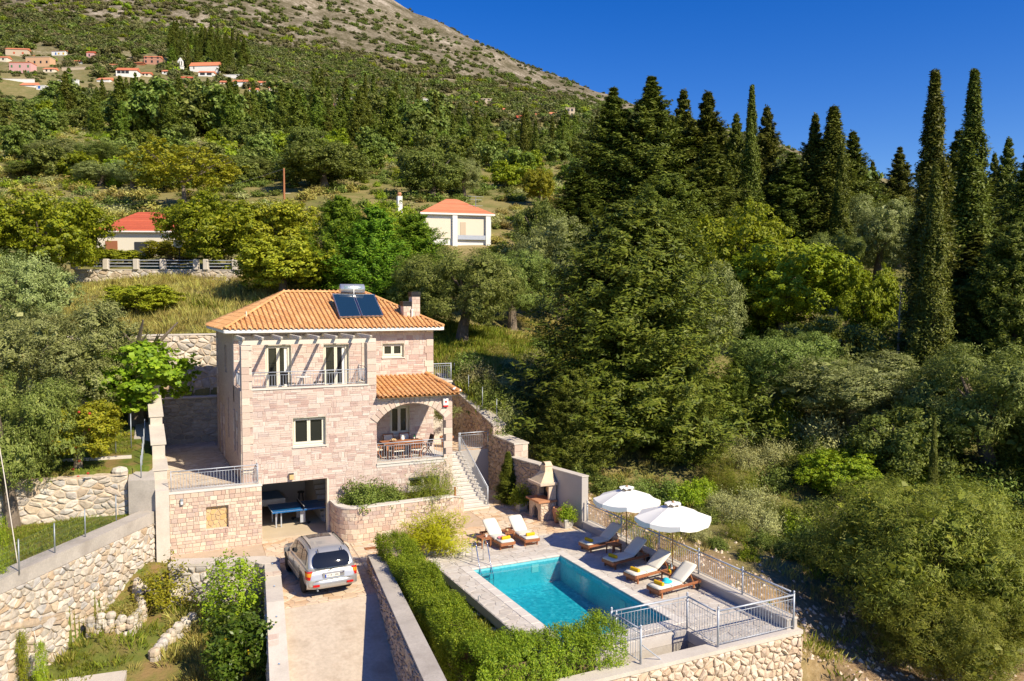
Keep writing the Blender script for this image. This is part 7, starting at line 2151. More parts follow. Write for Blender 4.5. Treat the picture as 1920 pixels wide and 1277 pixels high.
D, B_, Y_, G_ = m_shade, m_shutb, m_shuty, m_shutg
# the red-roofed house and the white house
rh_ = house('red_roofed_house', 'cream house under a red hipped roof among trees on the left', 258, 498, 82, 8.0, 6.5, 3.5, 2.3, m_plaster, m_tilered, 'hip', .05, [(.18, .9, 1.2, 1.6, m_wood), (.55, 0, 1.3, 2.4, D), (.85, .9, 1.1, 1.5, m_wood)])
for s in (-1,): MB().box(-4.4, 4.4, -.42, -.36, 3.36, 3.5).build('gutter', m_white, rh_)
wh = house('white_house', 'white house with orange hipped roof, porch and chimney on the slope', 858, 450, 92, 7.9, 7.5, 3.0, 2.1, m_whitewall, m_tileor, 'hip', .26, [], sink=3)
MB().box(-4.35, 4.35, -.42, -.36, 2.78, 2.98).build('gutter', m_white, wh)
MB().box(-.3, 3.5, -.02, .03, 0, 2.5).build('painted_porch_shade', m_shade, wh)  # dark sheet painted in for the shade inside the porch
for x in (-.35, 3.55): MB().box(x - .28, x + .28, -.35, .1, -1, 2.76).build('porch_column', m_whitewall, wh)
MB().box(-.07, 3.27, -.05, -.03, 0, 2.45).build('porch_wall', m_plaster, wh)
MB().box(.3, .95, -.09, -.06, 0, 2.0).build('porch_door', m_beigew, wh)
MB().box(-.05, 3.25, -.3, -.25, .0, .5).build('porch_rail', m_steel, wh)
MB().box(-3.7, -.8, -.09, -.03, .1, 2.35).build('awning_panel', m_plaster, wh)
cx = at_d(749, 378, 96); ck2 = thing('white_chimney', 'tall white chimney with a brown pot left of the white house', 'chimney', (cx.x, cx.y, cx.z)); MB().box(-.28, .28, -.28, .28, -4, .55).build('stack', m_whitewall, ck2); MB().box(-.30, .30, -.30, .30, .55, .62).build('capping', m_whitewall, ck2); MB().lathe([(.2, .62), (.22, .8), (.28, .85), (.2, 1.1)], 10).build('pot', m_terra, ck2)
an = thing('tv_antenna', 'tv antenna standing right of the orange hipped roof', 'antenna', at_d(892, 395, 94)); MB().cyl((0, 0, -2), (0, 0, 1.7), .04, n=5).build('mast', m_galv, an)
for z, l in ((1.65, 1.0), (1.3, .8), (.6, .9)): MB().bar((-l, 0, z), (l, 0, z), .03, .03).build('boom', m_galv, an)
pe = at_d(533, 378, 118); ut = thing('utility_pole', 'brown wooden utility pole in the field above the villa', 'pole', (pe.x, pe.y, gz(pe.x, pe.y))); hp = CAM_H + (568 - 318) / FPX * 118 - ut.location.z
MB().cyl((0, 0, -.5), (0, 0, hp), .17, .13, n=8).build('shaft', m_wood, ut); MB().bar((0, 0, 1.2), (.9, 0, 1.25), .06, .06).build('bracket', m_concpale, ut)
top = Vector((pe.x, pe.y, ut.location.z + hp - .1)); en = at_d(-60, 378, 96)
tag(MB().tube([top.lerp(en, k / 14) + Vector((0, 0, -2.6 * math.sin(math.pi * k / 14))) for k in range(15)], .028, 4).build('power_line', m_dark), 'sagging power line from the utility pole to the left', 'cable')
sd_ = at_d(335, 456, 70); ds_ = thing('satellite_dish', 'white satellite dish on a pole before the red-roofed house', 'dish', (sd_.x, sd_.y, sd_.z), -YAW)
dm_ = MB().lathe([(.02, 0), (.2, .02), (.33, .07), (.42, .13), (.40, .13), (.2, .05)], 18); dm_.v = [(a, -c, b) for a, b, c in dm_.v]; dm_.build('reflector', m_white, ds_, True)
MB().cyl((0, .1, -3.2), (0, .1, 0), .045, n=6).build('mast', m_dark, ds_); MB().bar((0, 0, -.35), (0, -.45, 0), .03, .03).build('arm', m_galv, ds_)
# pillared fence before the red-roofed house
fa, fb_ = at_d(140, 537, 66), at_d(452, 532, 67)
rubble_wall('pillared_fence_wall', 'pale stone wall carrying pillars and rails before the red-roofed house', (fa.x, fa.y), (fb_.x, fb_.y), (fa.z - 1.5, fb_.z - 1.5), (12.72, 12.72), .5, m_rubble, 1, .6, .4, .05, .06, .04, .07, m_rubmort, 300, 41)
pf_ = bpy.data.objects['pillared_fence_wall']
fps = [0, .19, .37, .53, .73, .79, .965]
for k in fps:
    p = fa.lerp(fb_, k); p.z = 12.79; o = MB().rbox(-.21, .21, -.21, .21, 0, .85, .03).build('pillar', m_concpale, pf_, False, p); o.rotation_euler = (0, 0, -YAW)
for a, b in zip(fps, fps[1:]):
    if b - a < .1: continue
    for z in (.25, .5, .75): MB().cyl(fa.lerp(fb_, a) * 1 + Vector((0, 0, 12.79 + z - fa.lerp(fb_, a).z)), fa.lerp(fb_, b) + Vector((0, 0, 12.79 + z - fa.lerp(fb_, b).z)), .035, n=6).build('rail', m_steel, pf_)
wa, wb2 = at_d(925, 650, 66), at_d(1040, 655, 70)
rubble_wall('field_stone_wall', 'dark old dry-stone wall on the bank below the olives', (wa.x, wa.y), (wb2.x, wb2.y), (wa.z - 1.5, wb2.z - 1.5), (wa.z + 1.7, wb2.z + 1.9), .6, m_greystone, 1, .55, .35, .05, .08, .04, None, m_rubmort, 120, 42)
# village on the hillside
V = [('pink_house', 'pink two-storey village house with green shutters at the far left', 51, 147, 40, 22, m_pinkw, m_tileor, 'flat', .5, row_w(3, 1, 1.1, 1.6, G_) + row_w(3, 4.6, 1.1, 1.6, G_)),
 ('orange_house', 'orange village house behind the pink one', 84, 132, 46, 17, m_orangew, m_beigew, 'flat', .4, row_w(4, 2.2, 1.2, 1.7, D)),
 ('brown_roof_house', 'low beige house with brown roof at the upper left of the village', 45, 111, 38, 11, m_beigew, m_tileor, 'gable', 1.6, row_w(2, .8, 1.3, 1.4, m_tilered, .4, .8)),
 ('white_house_blue', 'small white house with yellow and blue shutters', 123, 112, 27, 9, m_whitewall, m_tileor, 'gable', 1.0, [(.3, .6, 1.0, 1.7, B_), (.52, .8, 1.1, 1.3, Y_), (.85, .6, 1.1, 1.6, Y_)]),
 ('rose_house', 'tiny rose-pink house among dark trees', 181, 115, 13, 9, m_pinkw, m_tilered, 'gable', 1.6, [(.4, .5, .9, 1.8, D)]),
 ('tiled_shed', 'long orange-roofed shed at the lower left of the village', 64, 168, 27, 3, m_whitewall, m_tileor, 'gable', 2.0, []),
 ('white_cottage', 'white cottage with a blue window left of the conifer wood', 88, 174, 17, 7, m_whitewall, m_whitewall, 'flat', .3, [(.35, .6, 1.3, 1.4, B_)]),
 ('balcony_house', 'white house with orange roof and dark balcony left of the brick house', 247, 150, 37, 12, m_whitewall, m_tileor, 'gable', 2.2, row_w(3, 1.9, 2.2, 1.9, D, .15, .55)),
 ('low_roof_house', 'low orange roof just below the balcony house', 204, 160, 25, 5, m_whitewall, m_tileor, 'gable', 1.8, []),
 ('brick_house', 'unfinished brick house with open floors beside the bell tower', 295, 128, 29, 14, m_brick, m_tileor, 'gable', 1.4, row_w(3, 1.2, 1.3, 1.6, D) + row_w(3, 4, 1.3, 1.4, D)),
 ('open_shed', 'open shed with hipped brown roof left of the brick house', 270, 130, 19, 5, m_wood, m_tileor, 'hip', 1.6, []),
 ('church', 'long white church with orange roof in the middle of the village', 391, 143, 55, 13, m_whitewall, m_tileor, 'gable', 3.2, [(.15, 2.6, .7, 1.6, D)]),
 ('church_porch', 'porch with orange roof before the white church', 394, 150, 27, 8, m_whitewall, m_tileor, 'gable', 1.6, row_w(2, .9, 3.2, 1.8, D, .28, .74)),
 ('red_roof_cottage', 'low red roof below the bell tower', 357, 154, 20, 2, m_whitewall, m_tilered, 'gable', 1.6, []),
 ('white_yard_wall', 'white yard wall right of the church', 443, 153, 38, 6, m_whitewall, m_whitewall, 'flat', .2, []),
 ('twin_roof_house', 'white house with orange roofs right of the church', 455, 168, 25, 9, m_whitewall, m_tileor, 'gable', 1.8, row_w(2, .8, 1.1, 1.3, D)),
 ('small_orange_house', 'small orange-roofed house at the right end of the church row', 495, 168, 26, 7, m_whitewall, m_tileor, 'gable', 1.8, [(.4, .6, 1.1, 1.3, D)]),
 ('lower_cottage', 'cottage with orange roof low in the church row', 482, 178, 15, 5, m_whitewall, m_tileor, 'gable', 1.5, []),
 ('roof_in_trees', 'orange roof half hidden by trees right of the church row', 555, 184, 21, 4, m_beigew, m_tileor, 'gable', 1.6, []),
 ('roof_below_church', 'orange roof showing above the wood below the church', 319, 168, 26, 3, m_whitewall, m_tileor, 'gable', 1.6, []),
 ('red_roof_in_wood', 'reddish roof at the upper edge of the wood', 344, 171, 14, 2, m_beigew, m_tilered, 'gable', 1.5, []),
 ('long_white_wall', 'long pale wall along the road in the middle of the hillside', 660, 194, 56, 4, m_beigew, m_whitewall, 'flat', .2, []),
 ('red_roof_by_wall', 'red roof below the long pale wall', 688, 208, 20, 3, m_whitewall, m_tilered, 'gable', 1.6, []),
 ('white_villa', 'white two-storey house in the centre of the hillside', 806, 201, 22, 11, m_whitewall, m_beigew, 'flat', .5, row_w(3, .8, 1.2, 1.4, D)),
 ('annex_house', 'lower house with orange roof beside the white two-storey one', 822, 206, 22, 5, m_whitewall, m_tileor, 'gable', 1.6, []),
 ('tiled_cottage', 'cottage with orange hipped roof right of the centre', 893, 203, 14, 6, m_whitewall, m_tileor, 'hip', 1.6, [(.5, .5, 1.0, 1.2, D)]),
 ('beige_house', 'beige flat-roofed house beside the hipped cottage', 913, 200, 20, 9, m_beigew, m_beigew, 'flat', .4, row_w(2, 2.6, 1.4, 1.2, D, .3, .7)),
 ('red_roof_white', 'white house with red roof above the conifers', 977, 232, 14, 7, m_whitewall, m_tilered, 'gable', 1.8, []),
 ('orange_roof_right', 'white house with orange roof left of the tall unfinished one', 1038, 224, 20, 6, m_whitewall, m_tileor, 'gable', 1.8, []),
 ('unfinished_tower_house', 'tall unfinished beige house with open windows at the right', 1068, 225, 17, 17, m_beigew, m_beigew, 'flat', .4, row_w(2, 1, 1.5, 1.8, D, .3, .7) + row_w(2, 4.2, 1.5, 1.6, D, .3, .7)),
 ('white_hut', 'small white hut right of the tall unfinished house', 1091, 224, 11, 5, m_whitewall, m_whitewall, 'flat', .3, []),
 ('hut_under_ridge', 'white hut high among green trees below the ridge', 1014, 204, 12, 5, m_whitewall, m_whitewall, 'flat', .3, []),
 ('road_wall', 'white roadside wall at the far left below the pink house', 40, 158, 70, 4, m_whitewall, m_beigew, 'flat', .2, []),
 ('road_wall', 'white roadside wall descending right of the pink house', 130, 160, 60, 3, m_whitewall, m_whitewall, 'flat', .2, []),
 ('terrace_wall_far', 'pale retaining wall above the roadside at the left', 150, 138, 46, 5, m_beigew, m_beigew, 'flat', .2, [])]
X2 = [(16, 122, 22, 7, 'cream house at the upper left corner of the village', 0), (76, 118, 16, 5, 'low house between the brown-roofed and the white-and-yellow houses', 1), (104, 143, 20, 7, 'cream house right of the orange one', 0), (158, 128, 18, 6, 'cream house above the pale retaining wall', 1), (222, 136, 18, 7, 'cream house left of the open shed', 0), (282, 150, 16, 6, 'small cream house right of the balcony house', 0), (322, 146, 18, 6, 'cream house below the bell tower', 1), (428, 166, 16, 6, 'white cottage left of the twin-roofed house', 0), (520, 176, 18, 6, 'cream house right of the small orange-roofed one', 0), (604, 190, 18, 6, 'cream house left of the long pale wall', 1), (726, 200, 16, 6, 'cream house right of the long pale wall', 0), (776, 206, 16, 6, 'small house left of the white two-storey one', 1), (852, 204, 14, 6, 'white cottage between the annex and the hipped cottage', 0), (942, 216, 15, 6, 'white cottage right of the beige flat-roofed house', 1), (1004, 226, 14, 6, 'white cottage left of the orange roof at the right', 0), (630, 208, 14, 5, 'tiny cream house below the long pale wall', 0)]
V += [('village_house', lab, px, row, wp, hp_, m_whitewall if k else m_plaster, m_tileor, 'gable', 1.6, row_w(2, .7, 1.1, 1.4, D, .3, .7)) for px, row, wp, hp_, lab, k in X2]
for (nm, lab, px, row, wp, hp_, wl, rf_, kind, rh2, wins) in V:
    house(nm, lab, px, row, None, 0, 6.5 if 'wall' not in nm else .8, 0, rh2, wl, rf_, kind, random.uniform(-.1, .2), wins, cat='house' if 'wall' not in nm else 'wall', wpx=wp, hpx=hp_)
x, y = ground_hit(347, 139, 330, 900); d = x * SY + y * CY; s = d / FPX
bt_ = thing('bell_tower', 'white bell tower with three arches left of the church', 'tower', (x, y, CAM_H + (568 - 139) / FPX * d), -YAW); HOUSES.append((347, d, 6))
MB().box(-5 * s, 5 * s, 0, 2, -4, 8 * s).build('base', m_whitewall, bt_); MB().box(-5.6 * s, 5.6 * s, -.2, 2.2, 8 * s, 8.8 * s).build('cornice', m_whitewall, bt_)
for a in (-4, 0, 4): MB().box(a * s - .9 * s, a * s + .9 * s, .3, 1.4, 8.8 * s, 17 * s).build('pier', m_whitewall, bt_)
MB().add([(-5 * s, .3, 17 * s), (5 * s, .3, 17 * s), (3 * s, .3, 20 * s), (0, .3, 24 * s), (-3 * s, .3, 20 * s), (-5 * s, 1.4, 17 * s), (5 * s, 1.4, 17 * s), (3 * s, 1.4, 20 * s), (0, 1.4, 24 * s), (-3 * s, 1.4, 20 * s)], [(0, 1, 2, 3, 4), (9, 8, 7, 6, 5), (0, 5, 6, 1), (1, 6, 7, 2), (2, 7, 8, 3), (3, 8, 9, 4), (4, 9, 5, 0)]).build('gable', m_whitewall, bt_)
def near_house(p, d, lo=.94):
    p = np.asarray(p, float); d = np.asarray(d, float); m_ = np.zeros(p.shape, bool)
    for (hp_, hd__, hw) in HOUSES: m_ |= (np.abs(p - hp_) < hw + 1) & (d < hd__ + 7) & (d > hd__ * lo - 4)
    return m_
# ------------------------------------------------------------------ trees and shrubs, nearest first
# kind, name, label, heading, metres ahead, row of the tip, width in columns
TREES = [
 # left: upper garden
 ('olive2', 'olive_tree', 'dark olive tree filling the left edge in front of the upper garden wall', 12, 29.6, 665, 215),
 ('olive1', 'olive_tree', 'large silvery olive tree in the upper garden left of the boundary wall', 125, 37.0, 545, 240),
 ('olive1', 'olive_tree', 'silvery olive at the left edge below the red-roofed house', 25, 45.0, 452, 190),
 ('olive2', 'olive_tree', 'shaded olive behind the silvery one near the rear wall', 205, 40.5, 640, 130),
 ('broad2', 'pomegranate_tree', 'yellowing pomegranate tree with red fruit above the garden wall', 140, 31.6, 742, 135),
 # left: beyond the rear wall
 ('broad1', 'mulberry_tree', 'round yellow-green tree left of the red-roofed house', 75, 62, 348, 215),
 ('broad1', 'mulberry_tree', 'broad yellow-green tree right of the red-roofed house', 408, 69, 356, 175),
 ('broad2', 'mulberry_tree', 'golden tree at the end of the pillared garden fence', 520, 70, 368, 150),
 ('broad2', 'plum_tree', 'olive-brown rounded tree above the villa roof', 532, 61, 432, 160),
 ('broad2', 'small_tree', 'small bare-stemmed yellowish tree in the dry field', 262, 55, 528, 120),
 ('leyland', 'leyland_conifer', 'bright green feathery conifer left of its neighbours behind the villa roof', 640, 63, 372, 120),
 ('leyland', 'leyland_conifer', 'bright green feathery conifer in the middle of the clump behind the villa', 705, 61, 392, 130),
 ('leyland', 'leyland_conifer', 'bright green feathery conifer just left of the white house porch', 782, 63, 404, 130),
 ('broad1', 'lime_tree', 'yellow-green tree hiding the left corner of the white house', 735, 72, 372, 110),
 ('olive2', 'olive_tree', 'large olive crown rising beside the villa chimneys', 865, 57, 446, 210),
 ('olive2', 'olive_tree', 'olive behind the chimneys near the dry-stone wall', 790, 59, 480, 130),
 ('olive1', 'olive_tree', 'grey-green olive left of the tall central conifer', 1045, 72, 398, 170),
 ('olive2', 'olive_tree', 'olive below the white house and right of the villa', 960, 66, 452, 150),
 ('scrub1', 'carob_bush', 'dark rounded bush on the bank right of the white house', 1012, 86, 372, 90),
 # centre
 ('conif1', 'great_cypress', 'huge broad dark conifer towering behind the barbecue', 1182, 46, 382, 350),
 ('conif1', 'low_conifer', 'lower feathery conifer in front of the great central one', 1075, 41.5, 690, 120),
 ('conif1', 'low_conifer', 'dense conifer skirt right of the great central one', 1285, 44, 680, 120),
 # conifers on the skyline
 ('conif2', 'skyline_conifer', 'leftmost ragged conifer of the skyline clump', 1148, 98, 172, 150),
 ('conif2', 'skyline_conifer', 'tallest ragged conifer of the skyline clump', 1218, 96, 152, 170),
 ('conif3', 'skyline_conifer', 'slim ragged conifer just right of the tallest skyline one', 1278, 100, 174, 100),
 ('conif3', 'skyline_conifer', 'forked-topped conifer at the right of the skyline clump', 1322, 96, 178, 130),
 ('conif2', 'skyline_conifer', 'short dark conifer at the left foot of the skyline clump', 1085, 95, 318, 130),
 ('spire1', 'column_cypress', 'slender dark columnar cypress standing alone above the carob trees', 1404, 84, 168, 38),
 ('conif3', 'skyline_conifer', 'ragged conifer behind the slender columnar cypress', 1432, 92, 205, 95),
 ('conif3', 'skyline_conifer', 'short ragged conifer left of the slender columnar cypress', 1376, 92, 218, 80),
 ('conif3', 'skyline_conifer', 'conifer with narrow tip left of the twin cypresses', 1522, 88, 218, 85),
 ('spire2', 'column_cypress', 'dense cypress with ragged top in the middle right group', 1556, 86, 208, 80),
 ('spire1', 'column_cypress', 'smooth green columnar cypress at the right of the middle group', 1572, 80, 275, 34),
 ('conif3', 'skyline_conifer', 'dark conifer closing the right side of the middle group', 1592, 92, 250, 100),
 ('conif3', 'skyline_conifer', 'small pointed conifer against the sky before the gap', 1630, 105, 305, 50),
 ('conif2', 'skyline_conifer', 'open-branched conifer left of the tall leaning cypress', 1680, 95, 280, 90),
 ('spire1', 'tall_cypress', 'tall dark cypress leaning slightly, left of the tallest pair', 1742, 57, 142, 72),
 ('spire2', 'tall_cypress', 'brown-tinged cypress in front of the leaning one', 1748, 50, 318, 62),
 ('spire1', 'tall_cypress', 'tall dark cypress, right of the tallest pair', 1815, 62, 140, 66),
 ('conif2', 'skyline_conifer', 'broad dark conifer behind the tallest pair of cypresses', 1790, 70, 250, 150),
 ('conif3', 'skyline_conifer', 'pointed conifer right of the tallest cypress', 1882, 74, 262, 80),
 ('conif3', 'skyline_conifer', 'narrow conifer between the tallest cypress and the right edge', 1856, 76, 290, 60),
 ('conif2', 'skyline_conifer', 'dark conifer cut by the right edge of the picture', 1925, 66, 268, 110),
 ('conif2', 'dark_conifer', 'deep green conifer low behind the leaning cypress', 1830, 56, 440, 190),
 ('conif1', 'dark_conifer', 'dark conifer mass below the tall cypresses at the right edge', 1905, 52, 420, 170),
 ('conif2', 'dark_conifer', 'dark conifer filling the gap behind the yellow-green carobs', 1330, 84, 262, 150),
 ('conif2', 'dark_conifer', 'shaded conifer left of the grey olive on the right slope', 1480, 88, 290, 130),
 ('conif1', 'dark_conifer', 'dark conifer behind the left olives of the middle slope', 1250, 82, 330, 190),
 # yellow-green carobs and olives of the right slope
 ('broad1', 'carob_tree', 'bright yellow-green carob tree in the centre right', 1395, 72, 372, 195),
 ('broad1', 'carob_tree', 'largest yellow-green carob tree below the slender cypress', 1468, 68, 440, 215),
 ('broad1', 'carob_tree', 'smaller yellow-green carob right of the largest one', 1625, 64, 486, 110),
 ('broad2', 'autumn_tree', 'small golden tree beside the tip of the great conifer', 1265, 72, 432, 75),
 ('olive1', 'olive_tree', 'grey olive against the sky left of the tall cypresses', 1640, 82, 356, 135),
 ('olive1', 'olive_tree', 'grey olive right of the great central conifer', 1320, 60, 478, 130),
 ('olive1', 'olive_tree', 'pale olive left of the bright carob', 1285, 84, 366, 100),
 ('olive2', 'olive_tree', 'olive below the sky gap on the right slope', 1560, 78, 420, 100),
 ('olive1', 'olive_tree', 'large feathery olive in the middle of the right slope', 1612, 47, 650, 285),
 ('olive2', 'olive_tree', 'dark olive at the right edge of the slope', 1865, 41, 615, 290),
 ('olive2', 'olive_tree', 'shaded olive between the feathery olive and the right edge', 1760, 46, 690, 190),
 ('olive2', 'olive_tree', 'olive shrub left of the feathery olive', 1480, 50, 600, 200),
 ('scrub1', 'scrub_tree', 'green scrub tree below the largest carob', 1555, 55, 588, 170),
 ('conif1', 'young_conifer', 'young drooping conifer right of the great central one', 1388, 49, 665, 75),
 ('spire1', 'young_cypress', 'thin young cypress among the dark olives on the right', 1757, 36, 780, 18),
 ('broad1', 'leafy_bush', 'bright leafy bush below the feathery olive', 1578, 39, 838, 140),
 ('feather', 'feathery_shrub', 'huge arching feathery shrub at the lower right', 1750, 28.0, 880, 390),
 ('feather', 'feathery_shrub', 'darker feathery shrub cut by the right edge', 1925, 26.5, 960, 260),
 ('feather', 'feathery_shrub', 'lower feathery shrub at the foot of the huge one', 1800, 25.2, 1085, 270),
 ('scrub1', 'scrub_tree', 'dark scrub tree right of the feathery olive', 1700, 40, 760, 170),
 ('scrub1', 'scrub_tree', 'green scrub tree under the great conifer on its right', 1330, 52, 700, 120),
 # middle distance left
 ('sparse', 'half_bare_tree', 'tall half-bare yellow-brown tree on the slope above the red roof', 350, 108, 262, 175),
 ('scrub1', 'field_oak', 'dark spreading olive in the field above the utility pole', 612, 128, 268, 150),
 ('scrub1', 'field_oak', 'dark round tree above the white house roof', 812, 122, 278, 112),
 ('olive1', 'field_olive', 'pale olive touching the dark tree above the white house', 872, 124, 292, 60),
 ('broad2', 'field_oak', 'small brownish tree standing alone right of the white house', 1010, 120, 314, 55),
 ('olive1', 'field_olive', 'grey olive in the upper field at the left', 120, 150, 262, 95),
 ('olive2', 'field_olive', 'dark olive in the upper field left of the half-bare tree', 215, 146, 268, 110),
 ('olive1', 'field_olive', 'low grey olive below the upper field', 195, 128, 305, 90),
 ('scrub1', 'field_oak', 'dark green bush in the field at the far left', 60, 132, 308, 75),
 ('olive1', 'field_olive', 'grey olive beside the trunk of the half-bare tree', 255, 125, 300, 80),
 ('scrub1', 'field_oak', 'green tree above the dark spreading olive', 585, 165, 240, 80),
 ('olive2', 'field_olive', 'olive clump right of the half-bare tree', 470, 135, 292, 90),
]
for (k, nm, lab, px, d, top, w) in TREES:
    tree(k, nm, lab, px, d, top, None, w, cat='tree' if 'bush' not in nm and 'shrub' not in nm else 'shrub')

# wood going on beyond the right edge
for i, (px, d, h, k) in enumerate(((2150, 38, 9, 'olive2'), (2330, 31, 8, 'olive2'), (2420, 36, 13, 'conif2'), (2220, 47, 13, 'conif1'))):
    tree(k, 'wood_edge_tree', 'tree of the wood continuing past the right edge', px, d, None, h, None, group='trees past the right edge')
# fig tree leaning over the boundary wall
_figc = crown_mesh('fig_crown', round_crown(51, .6, 4.2, 2.0, 11, 300, 22, .20, .17, .34, jit=.5), lm_bright)
plantdef('fig', _T['broad1'][0], _figc, 4.2)
tree('fig', 'fig_tree', 'bright green fig tree leaning over the boundary wall left of the villa', 0, 0, 622, None, 190, at=(.45, 42.6))
fr_ = MB()
for i in range(14):
    p = at_d(130 + random.uniform(-45, 50), 815 + random.uniform(-50, 80), 30.4 + random.uniform(-.4, .5)); fr_.lathe([(.01, -.05), (.05, -.02), (.055, .02), (.02, .05)], 7, p)
pm = [o for o in bpy.data.objects if o.name.startswith('pomegranate_tree')][0]
# fruit belongs to its tree
m_fruit = M('red_fruit', [(0.42, 0.05, 0.03)], .5, namt=.1)
_inv = Matrix.Translation(pm.location) @ Matrix.Rotation(pm.rotation_euler.z, 4, 'Z') @ Matrix.Diagonal((*pm.scale, 1))
_iv = _inv.inverted()
fb = MB(); fb.add([_iv @ Vector(v) for v in fr_.v], fr_.f)
tag(fb.build('fruit', m_fruit, pm), None, None, None, 'stuff')

# lower garden
def gpos(px, py, z): p = at_z(px, py, z); return (p.x, p.y)
_pear = crown_mesh('pear_crown', spire_crown(52, .3, 3.0, .95, 150, 26, .13, .07, .26, prof=lambda t: .35 + .65 * np.sin(np.pi * np.clip(t * .8 + .1, 0, 1)), up=1.2, jag=.3), lm_carob)
plantdef('pear', trunk_mb(2.6, .05, 52, 4, .2).mesh('pear_trunk', m_bark), _pear, 3.0)
_lem = crown_mesh('lemon_crown', round_crown(53, .3, 3.0, 1.45, 11, 240, 30, .15, .085, .34, jit=.6), lm_glossy)
plantdef('lemon', trunk_mb(2.2, .06, 53, 4, .25).mesh('lemon_trunk', m_bark), _lem, 3.0)
tree('pear', 'pear_tree', 'upright young pear tree before the garden cross wall', 0, 0, None, 2.75, 115, at=(3.2, 29.0))
lt = tree('lemon', 'lemon_tree', 'dark glossy lemon tree with yellow fruit beside the driveway wall', 0, 0, None, 2.7, 135, at=(3.05, 25.7))
m_lemon = M('lemon_skin', [(0.75, 0.50, 0.02)], .45, namt=.05)
for i, (px, py) in enumerate(((482, 1222), (468, 1228), (462, 1240), (422, 1200), (466, 1222), (464, 1262), (438, 1250), (478, 1245))):
    p = at_d(px, py, 24.0)
    _iv = (Matrix.Translation(lt.location) @ Matrix.Rotation(lt.rotation_euler.z, 4, 'Z') @ Matrix.Diagonal((*lt.scale, 1))).inverted()
    q = MB().lathe([(.005, -.06), (.035, -.04), (.05, 0), (.04, .04), (.008, .06)], 8, p); q.v = [tuple(_iv @ Vector(v)) for v in q.v]
    q.build('lemon', m_lemon, lt)
_shr = crown_mesh('thin_shrub', bush_crown(54, 1.9, .85, 90, 26, .10, .06, .24, spiky=.5), lm_autumn)
plantdef('thinshrub', trunk_mb(1.5, .03, 54, 5, .25).mesh('thin_shrub_stem', m_bark), _shr, 1.9)
tree('thinshrub', 'yellowing_shrub', 'thin yellowing shrub in the bed under the boundary pier', 0, 0, None, 1.75, 95, cat='shrub', at=gpos(305, 1115, -.6))
tree('bush_dry', 'dry_shrub', 'low brown and green shrub in the rounded lower bed', 0, 0, None, .75, 85, cat='shrub', at=gpos(225, 1180, -1.3))
for i, (px, py, h) in enumerate(((12, 1270, 1.9), (45, 1270, 1.7), (78, 1270, 1.5))):
    nmz = ['climbing weed at the bottom left corner on the white rubble wall', 'second climbing weed up the white rubble wall', 'third climbing weed beside the leaning cable'][i]
    p = at_z(px, py + 40, -2.1)
    tree('pear', 'climbing_plant', nmz, 0, 0, None, h, 26, cat='plant', at=(p.x, p.y))

# hedge: two clipped arms round the corner of the deck
def hedge_mesh(name, boxes, mat, seed, dens=62, per=44, L=.066, Wd=.028):
    rg = np.random.default_rng(seed)
    C, O = [], []
    for (ax, ay, bx, by, w, z0, z1a, z1b) in boxes:
        Ln = math.hypot(bx - ax, by - ay); tx, ty = (bx - ax) / Ln, (by - ay) / Ln
        n = int(Ln * (w + 2 * (z1a - z0)) * dens)
        for i in range(n):
            s = rg.uniform(0, 1); zt = z1a + (z1b - z1a) * s + .10 * math.sin(s * Ln * 1.9) + .07 * math.sin(s * Ln * 4.7 + 1)
            u = rg.uniform(0, w + 2 * (zt - z0))
            if u < zt - z0: o, z, nn = -w / 2, z0 + u, (-1, .25)
            elif u < zt - z0 + w: o, z, nn = u - (zt - z0) - w / 2, zt, (0, 1)
            else: o, z, nn = w / 2, z0 + u - (zt - z0) - w, (1, .25)
            e = rg.uniform(.0, .16)
            o *= 1 - e; z -= e * .3
            o += .08 * math.sin(s * Ln * 2.7 + z * 3)
            C.append((ax + tx * s * Ln - ty * o, ay + ty * s * Ln + tx * o, z)); O.append((-ty * nn[0], tx * nn[0], nn[1] + .35))
    C, O = np.array(C), unit(np.array(O))
    v, f = clumps(C, O, .13, per, L, Wd, rg, flat=1.1, jit=.6, axis_out=1.0, stretch=.8)
    return np_mesh(name, v, f, mat)
hd = thing('hedge_long_arm', 'long arm of the green hedge running beside the driveway wall', 'hedge')
hb = [(8.98, 29.15, 8.30, 19.6, 1.08, -.4, 1.08, .86)]
mobj('foliage', hedge_mesh('hedge', hb, lm_hedge, 61), hd)
MB().box(8.55, 8.75, 20.5, 28.4, -.5, .3).build('branches', m_soil, hd)
hd2 = thing('hedge_front_arm', 'front arm of the green hedge ending at the pump pit railing', 'hedge')
mobj('foliage', hedge_mesh('hedge', [(7.95, 18.85, 12.35, 18.85, 1.35, -.4, .88, .82)], lm_hedge, 62), hd2)
MB().box(8.6, 11.7, 18.75, 18.95, -.9, .25).build('branches', m_soil, hd2)

# yellow broom in its trough at the end of the hedge
_yb = crown_mesh('broom_crown', bush_crown(55, 1.35, 1.05, 170, 44, .17, .022, .26, spiky=.7, jit=.5), lm_broom)
plantdef('ybroom', _T['bush_yellow'][0], _yb, 1.35)
tree('ybroom', 'yellow_broom', 'bright yellow-green broom growing from the stone trough', 0, 0, None, 1.35, 118, cat='shrub', at=(11.0, 29.78), ground=.42)
tree('bush_green', 'rose_bush', 'green rose bush with bare stems in the curved planter', 0, 0, None, 1.3, 80, cat='shrub', at=(9.15, 33.6), ground=1.28)
tree('bush_green', 'rose_bush', 'smaller rose bush beside the first in the curved planter', 0, 0, None, .95, 62, cat='shrub', at=(10.15, 33.6), ground=1.28)
tree('bush_broom', 'planter_shrub', 'feathery green shrub before the cellar window', 0, 0, None, 1.5, 96, cat='shrub', at=(12.25, 33.6), ground=1.2)
